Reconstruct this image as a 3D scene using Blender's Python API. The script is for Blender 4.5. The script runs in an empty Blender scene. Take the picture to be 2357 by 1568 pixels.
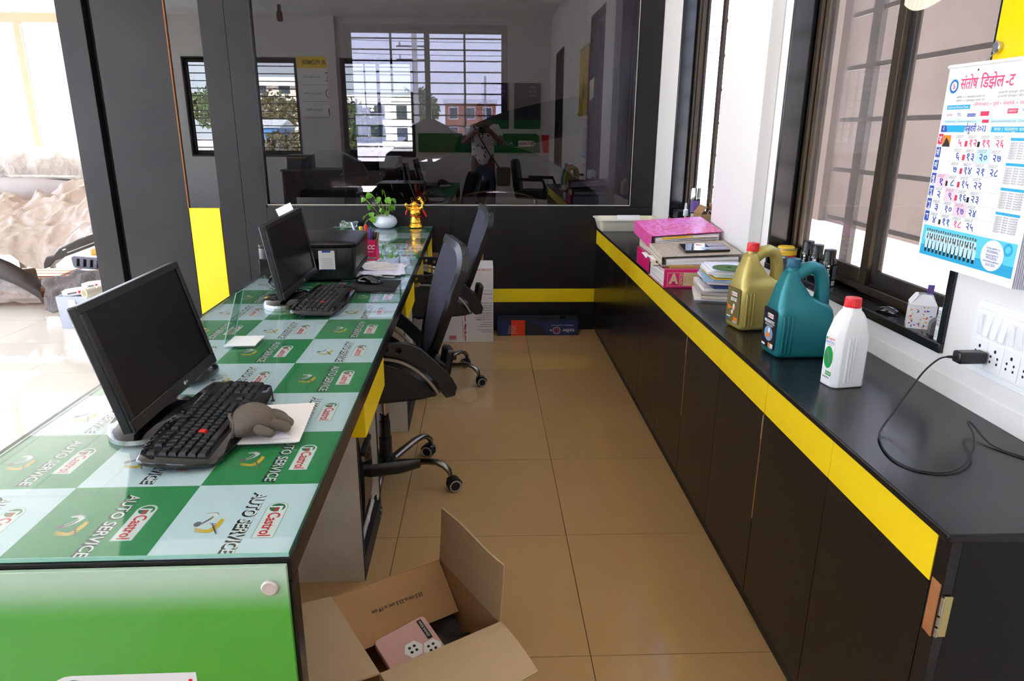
import bpy, bmesh, math, random
from mathutils import noise
from mathutils import Matrix, Vector, Euler
random.seed(7)
S = bpy.context.scene
COL = S.collection
PI = math.pi

# ------------------------------------------------------------------ camera
cam_d = bpy.data.cameras.new('camera'); cam = bpy.data.objects.new('camera', cam_d); COL.objects.link(cam)
cam_d.sensor_fit = 'HORIZONTAL'; cam_d.sensor_width = 36.0; cam_d.lens = 1605.885 / 2357 * 36.0
cam_d.clip_start = 0.02; cam_d.clip_end = 500
_p, _y, _r = 0.2937, 0.0400, 0.0061
fw = Vector((math.sin(_y)*math.cos(_p), math.cos(_y)*math.cos(_p), -math.sin(_p)))
rt = Vector((math.cos(_y), -math.sin(_y), 0)); up = rt.cross(fw)
r2 = rt*math.cos(_r) + up*math.sin(_r); u2 = -rt*math.sin(_r) + up*math.cos(_r)
cam.matrix_world = Matrix(((r2.x, u2.x, -fw.x, 0), (r2.y, u2.y, -fw.y, 0), (r2.z, u2.z, -fw.z, 1.3897), (0, 0, 0, 1)))
S.camera = cam

# ------------------------------------------------------------------ world, sun, exposure
W = bpy.data.worlds.new('sky'); S.world = W; W.use_nodes = True
wn = W.node_tree; wn.nodes.clear()
wo = wn.nodes.new('ShaderNodeOutputWorld'); wb = wn.nodes.new('ShaderNodeBackground')
tc = wn.nodes.new('ShaderNodeTexCoord'); sx = wn.nodes.new('ShaderNodeSeparateXYZ'); rmp = wn.nodes.new('ShaderNodeValToRGB')
wn.links.new(tc.outputs['Generated'], sx.inputs[0]); wn.links.new(sx.outputs[2], rmp.inputs[0])
rmp.color_ramp.elements[0].position = 0.0; rmp.color_ramp.elements[0].color = (0.82, 0.87, 1.0, 1)
rmp.color_ramp.elements[1].position = 0.75; rmp.color_ramp.elements[1].color = (0.40, 0.60, 1.0, 1)
wn.links.new(rmp.outputs[0], wb.inputs[0]); wb.inputs[1].default_value = 7.0
wn.links.new(wb.outputs[0], wo.inputs[0])
sun_d = bpy.data.lights.new('sun', 'SUN'); sun = bpy.data.objects.new('sun', sun_d); COL.objects.link(sun)
sun_d.energy = 42; sun_d.angle = 0.009; sun_d.color = (1.0, 0.95, 0.88)
_el, _az = math.radians(29), math.radians(-5)         # towards the sun: +Y, a little to -X
sdir = Vector((math.sin(_az)*math.cos(_el), math.cos(_az)*math.cos(_el), math.sin(_el)))
sun.rotation_euler = sdir.to_track_quat('Z', 'Y').to_euler(); sun.location = (0, 20, 20)
S.view_settings.view_transform = 'Standard'; S.view_settings.look = 'None'
S.view_settings.exposure = 0.22; S.view_settings.gamma = 1.0; S.view_settings.use_curve_mapping = False
S.cycles.max_bounces = 14; S.cycles.diffuse_bounces = 6; S.cycles.glossy_bounces = 5
S.cycles.transparent_max_bounces = 24; S.cycles.caustics_reflective = False; S.cycles.caustics_refractive = False
S.cycles.sample_clamp_indirect = 12

def portal(loc, rot, w, h):
    d = bpy.data.lights.new('daylight_portal', 'AREA'); d.shape = 'RECTANGLE'; d.size = w; d.size_y = h
    d.cycles.is_portal = True
    o = bpy.data.objects.new('daylight_portal', d); COL.objects.link(o); o.location = loc; o.rotation_euler = rot
portal((-4.35, 8.58, 1.65), (-PI/2, 0, 0), 3.3, 2.9)
portal((-6.18, 2.7, 1.6), (0, -PI/2, 0), 2.9, 11.2)
portal((-0.65, 8.58, 1.7), (-PI/2, 0, 0), 1.8, 1.6)
portal((-4.2, -3.19, 1.72), (PI/2, 0, 0), 1.9, 1.55)
portal((-1.85, -3.19, 1.72), (PI/2, 0, 0), 1.15, 1.55)
for _yc, _w in ((2.23, 1.15), (3.93, 0.9), (-1.6, 1.0)):
    portal((1.20, _yc, 1.7), (0, PI/2, 0), 1.6, _w)

# ------------------------------------------------------------------ materials
def lin(c):
    return tuple(((x/255)/12.92 if x/255 <= 0.04045 else (((x/255)+0.055)/1.055)**2.4) for x in c)
MATS = {}
def nt(name):
    m = bpy.data.materials.new(name); m.use_nodes = True; n = m.node_tree; n.nodes.clear()
    o = n.nodes.new('ShaderNodeOutputMaterial'); MATS[name] = m
    return m, n, o
def mat(name, rgb, rough=0.5, metal=0.0, var=0.0, scale=8.0, bump=0.0, bscale=60.0, spec=0.5, coat=0.0, rand=0.0, trans=0.0, dark=None, stretch=None, emit=None):
    """principled; var mixes towards `dark` (default: the colour dimmed) by noise, bump gives fine relief"""
    m, n, o = nt(name)
    b = n.nodes.new('ShaderNodeBsdfPrincipled'); n.links.new(b.outputs[0], o.inputs[0])
    c = lin(rgb)
    b.inputs['Base Color'].default_value = (*c, 1); b.inputs['Roughness'].default_value = rough
    b.inputs['Metallic'].default_value = metal; b.inputs['Specular IOR Level'].default_value = spec
    b.inputs['Coat Weight'].default_value = coat; b.inputs['Coat Roughness'].default_value = 0.08
    if trans: b.inputs['Transmission Weight'].default_value = trans
    if var or bump or rand:
        t = n.nodes.new('ShaderNodeTexCoord'); src = t.outputs['Object']
        if stretch:
            mp = n.nodes.new('ShaderNodeMapping'); mp.inputs['Scale'].default_value = stretch
            n.links.new(src, mp.inputs[0]); src = mp.outputs[0]
        if var or rand:
            mx = n.nodes.new('ShaderNodeMix'); mx.data_type = 'RGBA'
            mx.inputs[6].default_value = (*c, 1)
            d = lin(dark) if dark else tuple(x*0.55 for x in c)
            mx.inputs[7].default_value = (*d, 1)
            no = n.nodes.new('ShaderNodeTexNoise'); no.inputs['Scale'].default_value = scale; no.inputs['Detail'].default_value = 5
            n.links.new(src, no.inputs['Vector'])
            mr = n.nodes.new('ShaderNodeMapRange'); mr.inputs[1].default_value = 0.42; mr.inputs[2].default_value = 0.72
            mr.inputs[3].default_value = 0; mr.inputs[4].default_value = var
            n.links.new(no.outputs[0], mr.inputs[0])
            if rand:
                oi = n.nodes.new('ShaderNodeObjectInfo'); ma = n.nodes.new('ShaderNodeMath'); ma.operation = 'MULTIPLY_ADD'
                ma.inputs[1].default_value = rand; n.links.new(oi.outputs['Random'], ma.inputs[0]); n.links.new(mr.outputs[0], ma.inputs[2])
                n.links.new(ma.outputs[0], mx.inputs[0])
            else: n.links.new(mr.outputs[0], mx.inputs[0])
            n.links.new(mx.outputs[2], b.inputs['Base Color'])
        if bump:
            n2 = n.nodes.new('ShaderNodeTexNoise'); n2.inputs['Scale'].default_value = bscale; n2.inputs['Detail'].default_value = 4
            n.links.new(src, n2.inputs['Vector'])
            bp = n.nodes.new('ShaderNodeBump'); bp.inputs['Strength'].default_value = bump; bp.inputs['Distance'].default_value = 0.01
            n.links.new(n2.outputs[0], bp.inputs['Height']); n.links.new(bp.outputs[0], b.inputs['Normal'])
    if emit:
        b.inputs['Emission Color'].default_value = (*c, 1); b.inputs['Emission Strength'].default_value = emit
    return m
def glass(name, tint, f0=0.04, rough=0.0, dust=0.0, dustcol=(190, 185, 180)):
    """sheet glass: each face lets light straight through (tinted) and mirrors by Schlick's law"""
    m, n, o = nt(name)
    g = n.nodes.new('ShaderNodeNewGeometry'); dt = n.nodes.new('ShaderNodeVectorMath'); dt.operation = 'DOT_PRODUCT'
    n.links.new(g.outputs['Normal'], dt.inputs[0]); n.links.new(g.outputs['Incoming'], dt.inputs[1])
    def M(op, a, b=None):
        x = n.nodes.new('ShaderNodeMath'); x.operation = op
        for i, v in enumerate((a, b)):
            if v is None: continue
            if isinstance(v, (int, float)): x.inputs[i].default_value = v
            else: n.links.new(v, x.inputs[i])
        return x.outputs[0]
    a = M('ABSOLUTE', dt.outputs['Value']); k = M('POWER', M('SUBTRACT', 1.0, a), 5.0)
    F = M('ADD', M('MULTIPLY', k, 1-f0), f0)
    tr = n.nodes.new('ShaderNodeBsdfTransparent'); tr.inputs[0].default_value = (*tint, 1)
    gl = n.nodes.new('ShaderNodeBsdfGlossy'); gl.inputs['Roughness'].default_value = rough
    base = tr.outputs[0]
    if dust:
        df = n.nodes.new('ShaderNodeBsdfTranslucent'); df.inputs[0].default_value = (*lin(dustcol), 1)
        no = n.nodes.new('ShaderNodeTexNoise'); no.inputs['Scale'].default_value = 3; no.inputs['Detail'].default_value = 5
        t = n.nodes.new('ShaderNodeTexCoord'); mp = n.nodes.new('ShaderNodeMapping'); mp.inputs['Scale'].default_value = (6, 6, 0.6)
        n.links.new(t.outputs['Object'], mp.inputs[0]); n.links.new(mp.outputs[0], no.inputs['Vector'])
        mr = n.nodes.new('ShaderNodeMapRange'); mr.inputs[1].default_value = 0.3; mr.inputs[2].default_value = 0.7
        mr.inputs[3].default_value = dust*0.8; mr.inputs[4].default_value = dust*1.25; n.links.new(no.outputs[0], mr.inputs[0])
        mx = n.nodes.new('ShaderNodeMixShader'); n.links.new(mr.outputs[0], mx.inputs[0])
        n.links.new(base, mx.inputs[1]); n.links.new(df.outputs[0], mx.inputs[2]); base = mx.outputs[0]
    ms = n.nodes.new('ShaderNodeMixShader'); n.links.new(F, ms.inputs[0]); n.links.new(base, ms.inputs[1]); n.links.new(gl.outputs[0], ms.inputs[2])
    n.links.new(ms.outputs[0], o.inputs[0])
    return m
def film(name, rgb, opac, rough=0.15, bump=0.6, bscale=14):
    """crumpled translucent plastic film"""
    m, n, o = nt(name)
    b = n.nodes.new('ShaderNodeBsdfPrincipled'); b.inputs['Base Color'].default_value = (*lin(rgb), 1); b.inputs['Roughness'].default_value = rough
    t = n.nodes.new('ShaderNodeTexCoord'); no = n.nodes.new('ShaderNodeTexNoise'); no.inputs['Scale'].default_value = bscale; no.inputs['Detail'].default_value = 5; no.inputs['Distortion'].default_value = 0.25
    n.links.new(t.outputs['Object'], no.inputs['Vector'])
    bp = n.nodes.new('ShaderNodeBump'); bp.inputs['Strength'].default_value = bump; bp.inputs['Distance'].default_value = 0.05
    n.links.new(no.outputs[0], bp.inputs['Height']); n.links.new(bp.outputs[0], b.inputs['Normal'])
    tl = n.nodes.new('ShaderNodeBsdfTranslucent'); tl.inputs[0].default_value = (*lin(rgb), 1)
    m1 = n.nodes.new('ShaderNodeMixShader'); m1.inputs[0].default_value = 0.35; n.links.new(b.outputs[0], m1.inputs[1]); n.links.new(tl.outputs[0], m1.inputs[2])
    tr = n.nodes.new('ShaderNodeBsdfTransparent'); m2 = n.nodes.new('ShaderNodeMixShader'); m2.inputs[0].default_value = opac
    n.links.new(tr.outputs[0], m2.inputs[1]); n.links.new(m1.outputs[0], m2.inputs[2]); n.links.new(m2.outputs[0], o.inputs[0])
    return m
def swirl(name, c1, c2, scale=18, rough=0.35, lo=0.45, hi=0.55, dist=3.0):
    m, n, o = nt(name)
    b = n.nodes.new('ShaderNodeBsdfPrincipled'); b.inputs['Roughness'].default_value = rough; n.links.new(b.outputs[0], o.inputs[0])
    t = n.nodes.new('ShaderNodeTexCoord'); no = n.nodes.new('ShaderNodeTexNoise'); no.inputs['Scale'].default_value = scale
    no.inputs['Detail'].default_value = 4; no.inputs['Distortion'].default_value = dist; n.links.new(t.outputs['Object'], no.inputs['Vector'])
    r = n.nodes.new('ShaderNodeValToRGB'); r.color_ramp.elements[0].position = lo; r.color_ramp.elements[0].color = (*lin(c1), 1)
    r.color_ramp.elements[1].position = hi; r.color_ramp.elements[1].color = (*lin(c2), 1)
    n.links.new(no.outputs[0], r.inputs[0]); n.links.new(r.outputs[0], b.inputs['Base Color'])
    return m
def pages(name, rgb=(236, 232, 228), dark=(150, 140, 140), scale=420, axis=2):
    """edge of a block of sheets: fine lines"""
    m, n, o = nt(name)
    b = n.nodes.new('ShaderNodeBsdfPrincipled'); b.inputs['Roughness'].default_value = 0.8; n.links.new(b.outputs[0], o.inputs[0])
    t = n.nodes.new('ShaderNodeTexCoord'); mp = n.nodes.new('ShaderNodeMapping'); sc = [2, 2, 2]; sc[axis] = scale; mp.inputs['Scale'].default_value = sc
    n.links.new(t.outputs['Object'], mp.inputs[0]); no = n.nodes.new('ShaderNodeTexNoise'); no.inputs['Scale'].default_value = 1; no.inputs['Detail'].default_value = 2
    n.links.new(mp.outputs[0], no.inputs['Vector'])
    r = n.nodes.new('ShaderNodeValToRGB'); r.color_ramp.elements[0].position = 0.35; r.color_ramp.elements[0].color = (*lin(dark), 1)
    r.color_ramp.elements[1].position = 0.5; r.color_ramp.elements[1].color = (*lin(rgb), 1)
    n.links.new(no.outputs[0], r.inputs[0]); n.links.new(r.outputs[0], b.inputs['Base Color'])
    return m

mat('white_wall', (236, 233, 230), 0.6, var=0.12, scale=3, dark=(214, 206, 198), bump=0.04, bscale=90)
mat('stained_wall', (236, 233, 230), 0.6, var=0.55, scale=4, dark=(205, 192, 178), bump=0.04, bscale=90)
mat('rear_wall', (226, 222, 217), 0.6, var=0.2, scale=2, bump=0.03)
mat('ceiling', (238, 236, 232), 0.7, var=0.05, scale=2)
mat('ceiling_tile', (240, 238, 234), 0.7, rand=0.12)
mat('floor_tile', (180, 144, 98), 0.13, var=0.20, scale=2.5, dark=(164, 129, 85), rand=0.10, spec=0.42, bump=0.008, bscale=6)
mat('floor_tile_daylit', (226, 216, 202), 0.07, var=0.12, scale=2.5, dark=(214, 204, 190), rand=0.06, spec=0.6)  # same floor tile, paler: strong daylight on the left put into the colour
mat('grout', (92, 70, 46), 0.9)
mat('black_laminate', (22, 19, 22), 0.36, var=0.6, scale=2.2, dark=(38, 33, 35), bump=0.05, bscale=220, spec=0.35)
mat('black_laminate_gloss', (23, 20, 20), 0.24, var=0.3, scale=4, dark=(28, 24, 24), bump=0.02, bscale=160, spec=0.32)
mat('carcass_black', (17, 16, 12), 0.42, var=0.4, scale=3, dark=(26, 24, 12), spec=0.22)
mat('black_plain', (20, 19, 20), 0.5)
mat('groove_black', (8, 8, 9), 0.6)
mat('yellow_laminate', (252, 216, 22), 0.35, var=0.08, scale=5, dark=(225, 188, 20))
mat('granite', (24, 23, 25), 0.16, var=0.25, scale=40, dark=(46, 44, 44))
mat('brown_aluminium', (66, 54, 40), 0.38, metal=0.55, var=0.3, scale=6, dark=(44, 38, 32))
mat('dark_aluminium', (48, 44, 42), 0.42, metal=0.4, var=0.4, scale=9, dark=(80, 72, 64))
mat('bronze_aluminium', (158, 134, 108), 0.45, metal=0.3)
mat('steel', (200, 198, 196), 0.25, metal=1.0)
mat('chrome', (210, 208, 206), 0.12, metal=1.0)
mat('chrome_dull', (140, 132, 124), 0.28, metal=1.0, var=0.4, scale=30)
mat('iron_grille', (70, 66, 62), 0.6)
mat('bare_wood', (168, 108, 62), 0.7, var=0.5, scale=30)
mat('hinge_metal', (188, 176, 120), 0.4, metal=0.7)
glass('tinted_glass', (0.325, 0.315, 0.35), 0.085)
glass('strip_glass', (0.2, 0.18, 0.17), 0.14)
glass('clear_glass', (0.97, 0.985, 0.98), 0.04)
glass('window_glass', (0.93, 0.94, 0.96), 0.04)
glass('dusty_glass', (0.86, 0.82, 0.78), 0.04, dust=0.045, dustcol=(196, 186, 180))
glass('desk_glass', (0.945, 0.985, 0.98), 0.042)
mat('glass_edge', (20, 96, 74), 0.1, spec=0.6)
mat('glass_edge_pale', (150, 205, 190), 0.1, spec=0.6)
mat('white_laminate', (214, 206, 196), 0.45, var=0.45, scale=6, dark=(176, 160, 142))
mat('white_plastic', (238, 240, 242), 0.3)
mat('switch_plastic', (244, 245, 246), 0.25)
mat('paper', (240, 236, 236), 0.75)
mat('paper_blue', (232, 232, 250), 0.75)
mat('print_black', (26, 24, 26), 0.6)
mat('print_grey', (120, 116, 122), 0.6)
mat('print_white', (240, 240, 240), 0.5)
mat('print_red', (214, 30, 44), 0.5)
mat('print_green', (0, 116, 70), 0.5)
mat('print_blue', (36, 84, 180), 0.5)
mat('print_yellow', (238, 190, 40), 0.5)
mat('print_pink', (238, 40, 110), 0.5)
mat('castrol_red', (226, 30, 40), 0.5)
mat('outline_green', (120, 176, 150), 0.5)
mat('black_plastic', (22, 21, 22), 0.32, bump=0.03, bscale=300)
mat('black_gloss', (14, 13, 14), 0.10, coat=0.3)
mat('screen', (12, 11, 11), 0.28, spec=0.25)
mat('key_black', (34, 33, 34), 0.34)
mat('red_plastic', (224, 36, 38), 0.35)
mat('rubber', (26, 25, 25), 0.7)
mat('brushed_steel', (225, 214, 210), 0.45, metal=0.5)
mat('mesh_fabric', (50, 50, 70), 0.75, bump=0.35, bscale=420)
mat('chair_leather', (20, 18, 17), 0.38, bump=0.1, bscale=120)
mat('grey_piping', (158, 150, 140), 0.55)
mat('cardboard', (176, 134, 88), 0.8, var=0.25, scale=7, dark=(158, 114, 68), bump=0.05, bscale=120)
mat('cardboard_pale', (184, 156, 118), 0.8, var=0.2, scale=5, dark=(168, 136, 98))
mat('cardboard_dark', (140, 100, 62), 0.8, var=0.2)

# ------------------------------------------------------------------ mesh building
I4 = Matrix.Identity(4)
def T(x=0, y=0, z=0): return Matrix.Translation((x, y, z))
def R(ax, deg): return Matrix.Rotation(math.radians(deg), 4, ax)
class MB:
    def __init__(s): s.v = []; s.f = []
    def add(s, vs, fs, M=None):
        o = len(s.v)
        s.v += [(M @ Vector(p)) if M else Vector(p) for p in vs]
        s.f += [tuple(i+o for i in q) for q in fs]
        return s
    def box(s, x0, x1, y0, y1, z0, z1, M=None):
        return s.add([(x0,y0,z0),(x1,y0,z0),(x1,y1,z0),(x0,y1,z0),(x0,y0,z1),(x1,y0,z1),(x1,y1,z1),(x0,y1,z1)],
                     [(3,2,1,0),(4,5,6,7),(0,1,5,4),(1,2,6,5),(2,3,7,6),(3,0,4,7)], M)
    def prism(s, poly, z0, z1, M=None):
        n = len(poly)
        return s.add([(x,y,z0) for x,y in poly]+[(x,y,z1) for x,y in poly],
                     [tuple(range(n-1,-1,-1)), tuple(range(n,2*n))]+[(i,(i+1)%n,n+(i+1)%n,n+i) for i in range(n)], M)
    def loft(s, rings, M=None, cap=True, closed=True):
        n = len(rings[0]); vs = [p for r in rings for p in r]; fs = []
        for k in range(len(rings)-1):
            for i in range(n if closed else n-1):
                fs.append((k*n+i, k*n+(i+1)%n, (k+1)*n+(i+1)%n, (k+1)*n+i))
        if cap and closed: fs += [tuple(range(n-1,-1,-1)), tuple(range(len(vs)-n, len(vs)))]
        return s.add(vs, fs, M)
    def lathe(s, prof, n=24, M=None, cap=True):
        return s.loft([[(r*math.cos(2*PI*i/n), r*math.sin(2*PI*i/n), z) for i in range(n)] for r, z in prof], M, cap)
    def tube(s, pts, r, n=8, M=None, cap=True, sy=1.0, closed=False):
        P = [Vector(p) for p in pts]; rings = []; prev = None
        for i, p in enumerate(P):
            a = P[i-1] if (i > 0 or closed) else p; b = P[(i+1) % len(P)] if (i < len(P)-1 or closed) else p
            t = (b-a).normalized()
            if prev is None:
                u = t.cross(Vector((0,0,1)) if abs(t.z) < 0.9 else Vector((1,0,0))).normalized()
            else:
                u = (prev - t*prev.dot(t)).normalized()
            prev = u; w = t.cross(u)
            rr = r[i] if isinstance(r, (list, tuple)) else r
            rings.append([tuple(p + u*rr*math.cos(2*PI*j/n) + w*rr*sy*math.sin(2*PI*j/n)) for j in range(n)])
        if closed: rings.append(rings[0])
        return s.loft(rings, M, cap and not closed)
    def sheet(s, fn, nu, nv, M=None, thick=0.0):
        """grid from fn(u,v) in 0..1; with thickness it becomes a closed slab"""
        P = [[Vector(fn(i/nu, j/nv)) for i in range(nu+1)] for j in range(nv+1)]
        def idx(i, j): return j*(nu+1)+i
        vs = [p for row in P for p in row]; fs = [(idx(i,j), idx(i+1,j), idx(i+1,j+1), idx(i,j+1)) for j in range(nv) for i in range(nu)]
        if thick:
            N = []
            for j in range(nv+1):
                for i in range(nu+1):
                    a = P[j][min(i+1,nu)]-P[j][max(i-1,0)]; b = P[min(j+1,nv)][i]-P[max(j-1,0)][i]; N.append(a.cross(b).normalized())
            k = len(vs); vs = vs + [p - q*thick for p, q in zip(vs, N)]
            fs = fs + [tuple(x+k for x in reversed(q)) for q in fs]
            rim = [idx(i,0) for i in range(nu)] + [idx(nu,j) for j in range(nv)] + [idx(i,nv) for i in range(nu,0,-1)] + [idx(0,j) for j in range(nv,0,-1)]
            fs += [(rim[(q+1)%len(rim)], rim[q], rim[q]+k, rim[(q+1)%len(rim)]+k) for q in range(len(rim))]
        return s.add(vs, fs, M)
    def ball(s, c, r, n=12, m=8, M=None):
        rx, ry, rz = r if isinstance(r, (tuple, list)) else (r, r, r)
        return s.loft([[(c[0]+rx*math.sin(PI*(k+.02)/(m+.04))*math.cos(2*PI*i/n), c[1]+ry*math.sin(PI*(k+.02)/(m+.04))*math.sin(2*PI*i/n), c[2]-rz*math.cos(PI*(k+.02)/(m+.04))) for i in range(n)] for k in range(m+1)], M)
    def holed(s, outer, holes, z0, z1, M=None):
        bm = bmesh.new()
        for loop in [outer]+holes:
            vv = [bm.verts.new((x, y, z0)) for x, y in loop]
            for i in range(len(vv)): bm.edges.new((vv[i], vv[(i+1) % len(vv)]))
        bmesh.ops.triangle_fill(bm, use_beauty=True, use_dissolve=False, edges=bm.edges[:])
        r = bmesh.ops.extrude_face_region(bm, geom=bm.faces[:])
        for g in r['geom']:
            if isinstance(g, bmesh.types.BMVert): g.co.z = z1
        bm.verts.index_update()
        s.add([tuple(v.co) for v in bm.verts], [tuple(v.index for v in f.verts) for f in bm.faces], M); bm.free()
        return s
    def mesh(s, name, m, smooth=None):
        me = bpy.data.meshes.new(name); me.from_pydata([tuple(p) for p in s.v], [], s.f)
        bm = bmesh.new(); bm.from_mesh(me); bmesh.ops.recalc_face_normals(bm, faces=bm.faces[:]); bm.to_mesh(me); bm.free()
        if smooth is not None:
            for p in me.polygons: p.use_smooth = True
            me.set_sharp_from_angle(angle=math.radians(smooth))
        me.materials.append(MATS[m] if isinstance(m, str) else m)
        return me
    def build(s, name, m, parent=None, smooth=None, bevel=0.0, seg=2, M=None, label=None, kind=None, sub=0):
        o = bpy.data.objects.new(name, s.mesh(name, m, smooth)); COL.objects.link(o)
        if parent: o.parent = parent
        if M is not None: o.matrix_local = M
        if bevel:
            b = o.modifiers.new('bevel', 'BEVEL'); b.width = bevel; b.segments = seg; b.limit_method = 'ANGLE'; b.angle_limit = math.radians(35)
            b.harden_normals = False
            if smooth is None:
                for p in o.data.polygons: p.use_smooth = True
                o.data.set_sharp_from_angle(angle=math.radians(50))
        if sub:
            q = o.modifiers.new('sub', 'SUBSURF'); q.levels = sub; q.render_levels = sub
        if label: o['label'] = label
        if kind: o['kind'] = kind
        return o
def tag(o, label, cat, group=None, kind=None):
    o['label'] = label; o['category'] = cat
    if group: o['group'] = group
    if kind: o['kind'] = kind
    return o
def thing(name, label, cat, loc=(0,0,0), rz=0, group=None, M=None):
    o = bpy.data.objects.new(name, None); COL.objects.link(o); o.empty_display_size = 0.05
    if M is not None: o.matrix_world = M
    else: o.location = loc; o.rotation_euler = (0, 0, math.radians(rz))
    return tag(o, label, cat, group)
def struct(name, loc=(0,0,0), rz=0):
    o = bpy.data.objects.new(name, None); COL.objects.link(o); o.location = loc; o.rotation_euler = (0,0,math.radians(rz)); o['kind'] = 'structure'
    return o
def copy_tree(o, parent=None):
    c = o.copy(); COL.objects.link(c); c.parent = parent
    for ch in list(o.children): copy_tree(ch, c)
    return c
def inst(name, me, parent, M, label=None):
    o = bpy.data.objects.new(name, me); COL.objects.link(o); o.parent = parent; o.matrix_local = M
    if label: o['label'] = label
    return o
_tc = {}
def text_mesh(s, size=1.0, offset=0.0, align='CENTER', shear=0.0, sp=1.0):
    k = (s, size, offset, align, shear, sp)
    if k not in _tc:
        cu = bpy.data.curves.new('lettering', 'FONT'); cu.body = s; cu.size = size; cu.offset = offset; cu.align_x = align; cu.align_y = 'CENTER'; cu.shear = shear
        cu.space_character = sp; cu.resolution_u = 3
        o = bpy.data.objects.new('lettering', cu); COL.objects.link(o)
        dg = bpy.context.evaluated_depsgraph_get()
        me = bpy.data.meshes.new_from_object(o.evaluated_get(dg)); bpy.data.objects.remove(o); bpy.data.curves.remove(cu)
        _tc[k] = ([tuple(v.co) for v in me.vertices], [tuple(p.vertices) for p in me.polygons]); bpy.data.meshes.remove(me)
    return _tc[k]
def catmull(P, n=6):
    out = []
    for i in range(len(P)-1):
        p0, p1, p2, p3 = [Vector(P[max(0, min(len(P)-1, k))]) for k in (i-1, i, i+1, i+2)]
        for j in range(n):
            t = j/n; out.append(tuple(0.5*((2*p1)+(-p0+p2)*t+(2*p0-5*p1+4*p2-p3)*t*t+(-p0+3*p1-3*p2+p3)*t**3)))
    out.append(tuple(P[-1])); return out
class PB(MB):
    """a sheet of flat print: lettering and simple marks, joined"""
    def text(s, t, M, h, w=None, offset=0.0, align='CENTER', shear=0.0, sp=1.0):
        vs, fs = text_mesh(t, 1.0, offset, align, shear, sp)
        if not vs: return s
        k = h/0.73
        if w:
            ww = max(v[0] for v in vs)-min(v[0] for v in vs); kx = w/ww
        else: kx = k
        return s.add([(v[0]*kx, v[1]*k, 0) for v in vs], fs, M)
    def rect(s, x0, x1, y0, y1, M): return s.add([(x0,y0,0),(x1,y0,0),(x1,y1,0),(x0,y1,0)], [(0,1,2,3)], M)
    def poly(s, pts, M): return s.add([(x,y,0) for x,y in pts], [tuple(range(len(pts)))], M)
    def disc(s, cx, cy, rx, M, ry=None, n=20): return s.poly([(cx+rx*math.cos(2*PI*i/n), cy+(ry or rx)*math.sin(2*PI*i/n)) for i in range(n)], M)
    def ribbon(s, pts, w, M):
        P = [Vector(p) for p in catmull([(x, y, 0) for x, y in pts], 4)]
        L, Rr = [], []
        for i, p in enumerate(P):
            t = (P[min(i+1, len(P)-1)]-P[max(i-1, 0)]).normalized(); k = w*(0.35+0.65*math.sin(PI*(i+0.5)/len(P)))/2
            q = Vector((-t.y, t.x, 0))*k; L.append(tuple(p+q)); Rr.append(tuple(p-q))
        n = len(P)
        return s.add(L+Rr, [(i, i+1, n+i+1, n+i) for i in range(n-1)], M)
    def ring(s, cx, cy, r, w, M, n=24):
        vs = [(cx+q*math.cos(2*PI*i/n), cy+q*math.sin(2*PI*i/n), 0) for q in (r-w, r) for i in range(n)]
        return s.add(vs, [(i, (i+1)%n, n+(i+1)%n, n+i) for i in range(n)], M)
    def build(s, *a, **k):
        k.setdefault('kind', 'stuff'); return MB.build(s, *a, **k)
def frame3(o, xdir, ydir):
    """matrix with local x,y along the given directions at point o"""
    x = Vector(xdir).normalized(); z = x.cross(Vector(ydir)).normalized(); y = z.cross(x)
    return Matrix(((x.x,y.x,z.x,o[0]),(x.y,y.y,z.y,o[1]),(x.z,y.z,z.z,o[2]),(0,0,0,1)))
def rrect(x0, x1, y0, y1, r, n=4):
    out = []
    for cx, cy, a in ((x1-r,y1-r,0),(x0+r,y1-r,90),(x0+r,y0+r,180),(x1-r,y0+r,270)):
        for i in range(n+1):
            t = math.radians(a+90*i/n); out.append((cx+r*math.cos(t), cy+r*math.sin(t)))
    return out
def castrol(plate, txt, grn, M, L, H, shear=0.0, dz=0.0004):
    """the oil maker's plate: white with one round end, green disc with a stripe, red word; along +x"""
    r = H*0.5; pts = [(L, 0), (L, H)] + [(r+r*math.cos(PI/2+PI*i/10), r+r*math.sin(PI/2+PI*i/10)) for i in range(11)]
    plate.poly(list(reversed(pts)), M)
    grn.disc(r*1.02, r, r*0.8, M @ T(0,0,dz))
    plate.poly([(r*0.75, r*0.25), (r*1.0, r*0.25), (r*1.0, r*1.25), (r*1.75, r*1.25), (r*1.75, r*1.55), (r*0.75, r*1.55)], M @ T(0,0,dz*2))
    txt.rect(r*1.05, r*1.85, r*0.82, r*1.12, M @ T(0,0,dz*2))
    txt.text('Castrol', M @ T(r*1.95+(L-r*2.1)/2, H*0.50, dz), H*0.62, (L-r*2.3), offset=0.02, shear=shear)

# ------------------------------------------------------------------ structure
YB = 4.86                # partition with the big tinted pane
XW = 1.165               # right wall
YR = -3.2                # wall behind the camera
YF = 8.6                 # street front
XL = -6.2
ZC = 3.2
def walled(u0, u1, z0, z1, holes):
    """rectangles left when the holes are cut out of u0..u1 x z0..z1"""
    out = []; u = u0
    for a, b, c, d in sorted(holes):
        out.append((u, a, z0, z1)); out.append((a, b, z0, c)); out.append((a, b, d, z1)); u = b
    out.append((u, u1, z0, z1))
    return [q for q in out if q[1]-q[0] > 1e-4 and q[3]-q[2] > 1e-4]

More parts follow.
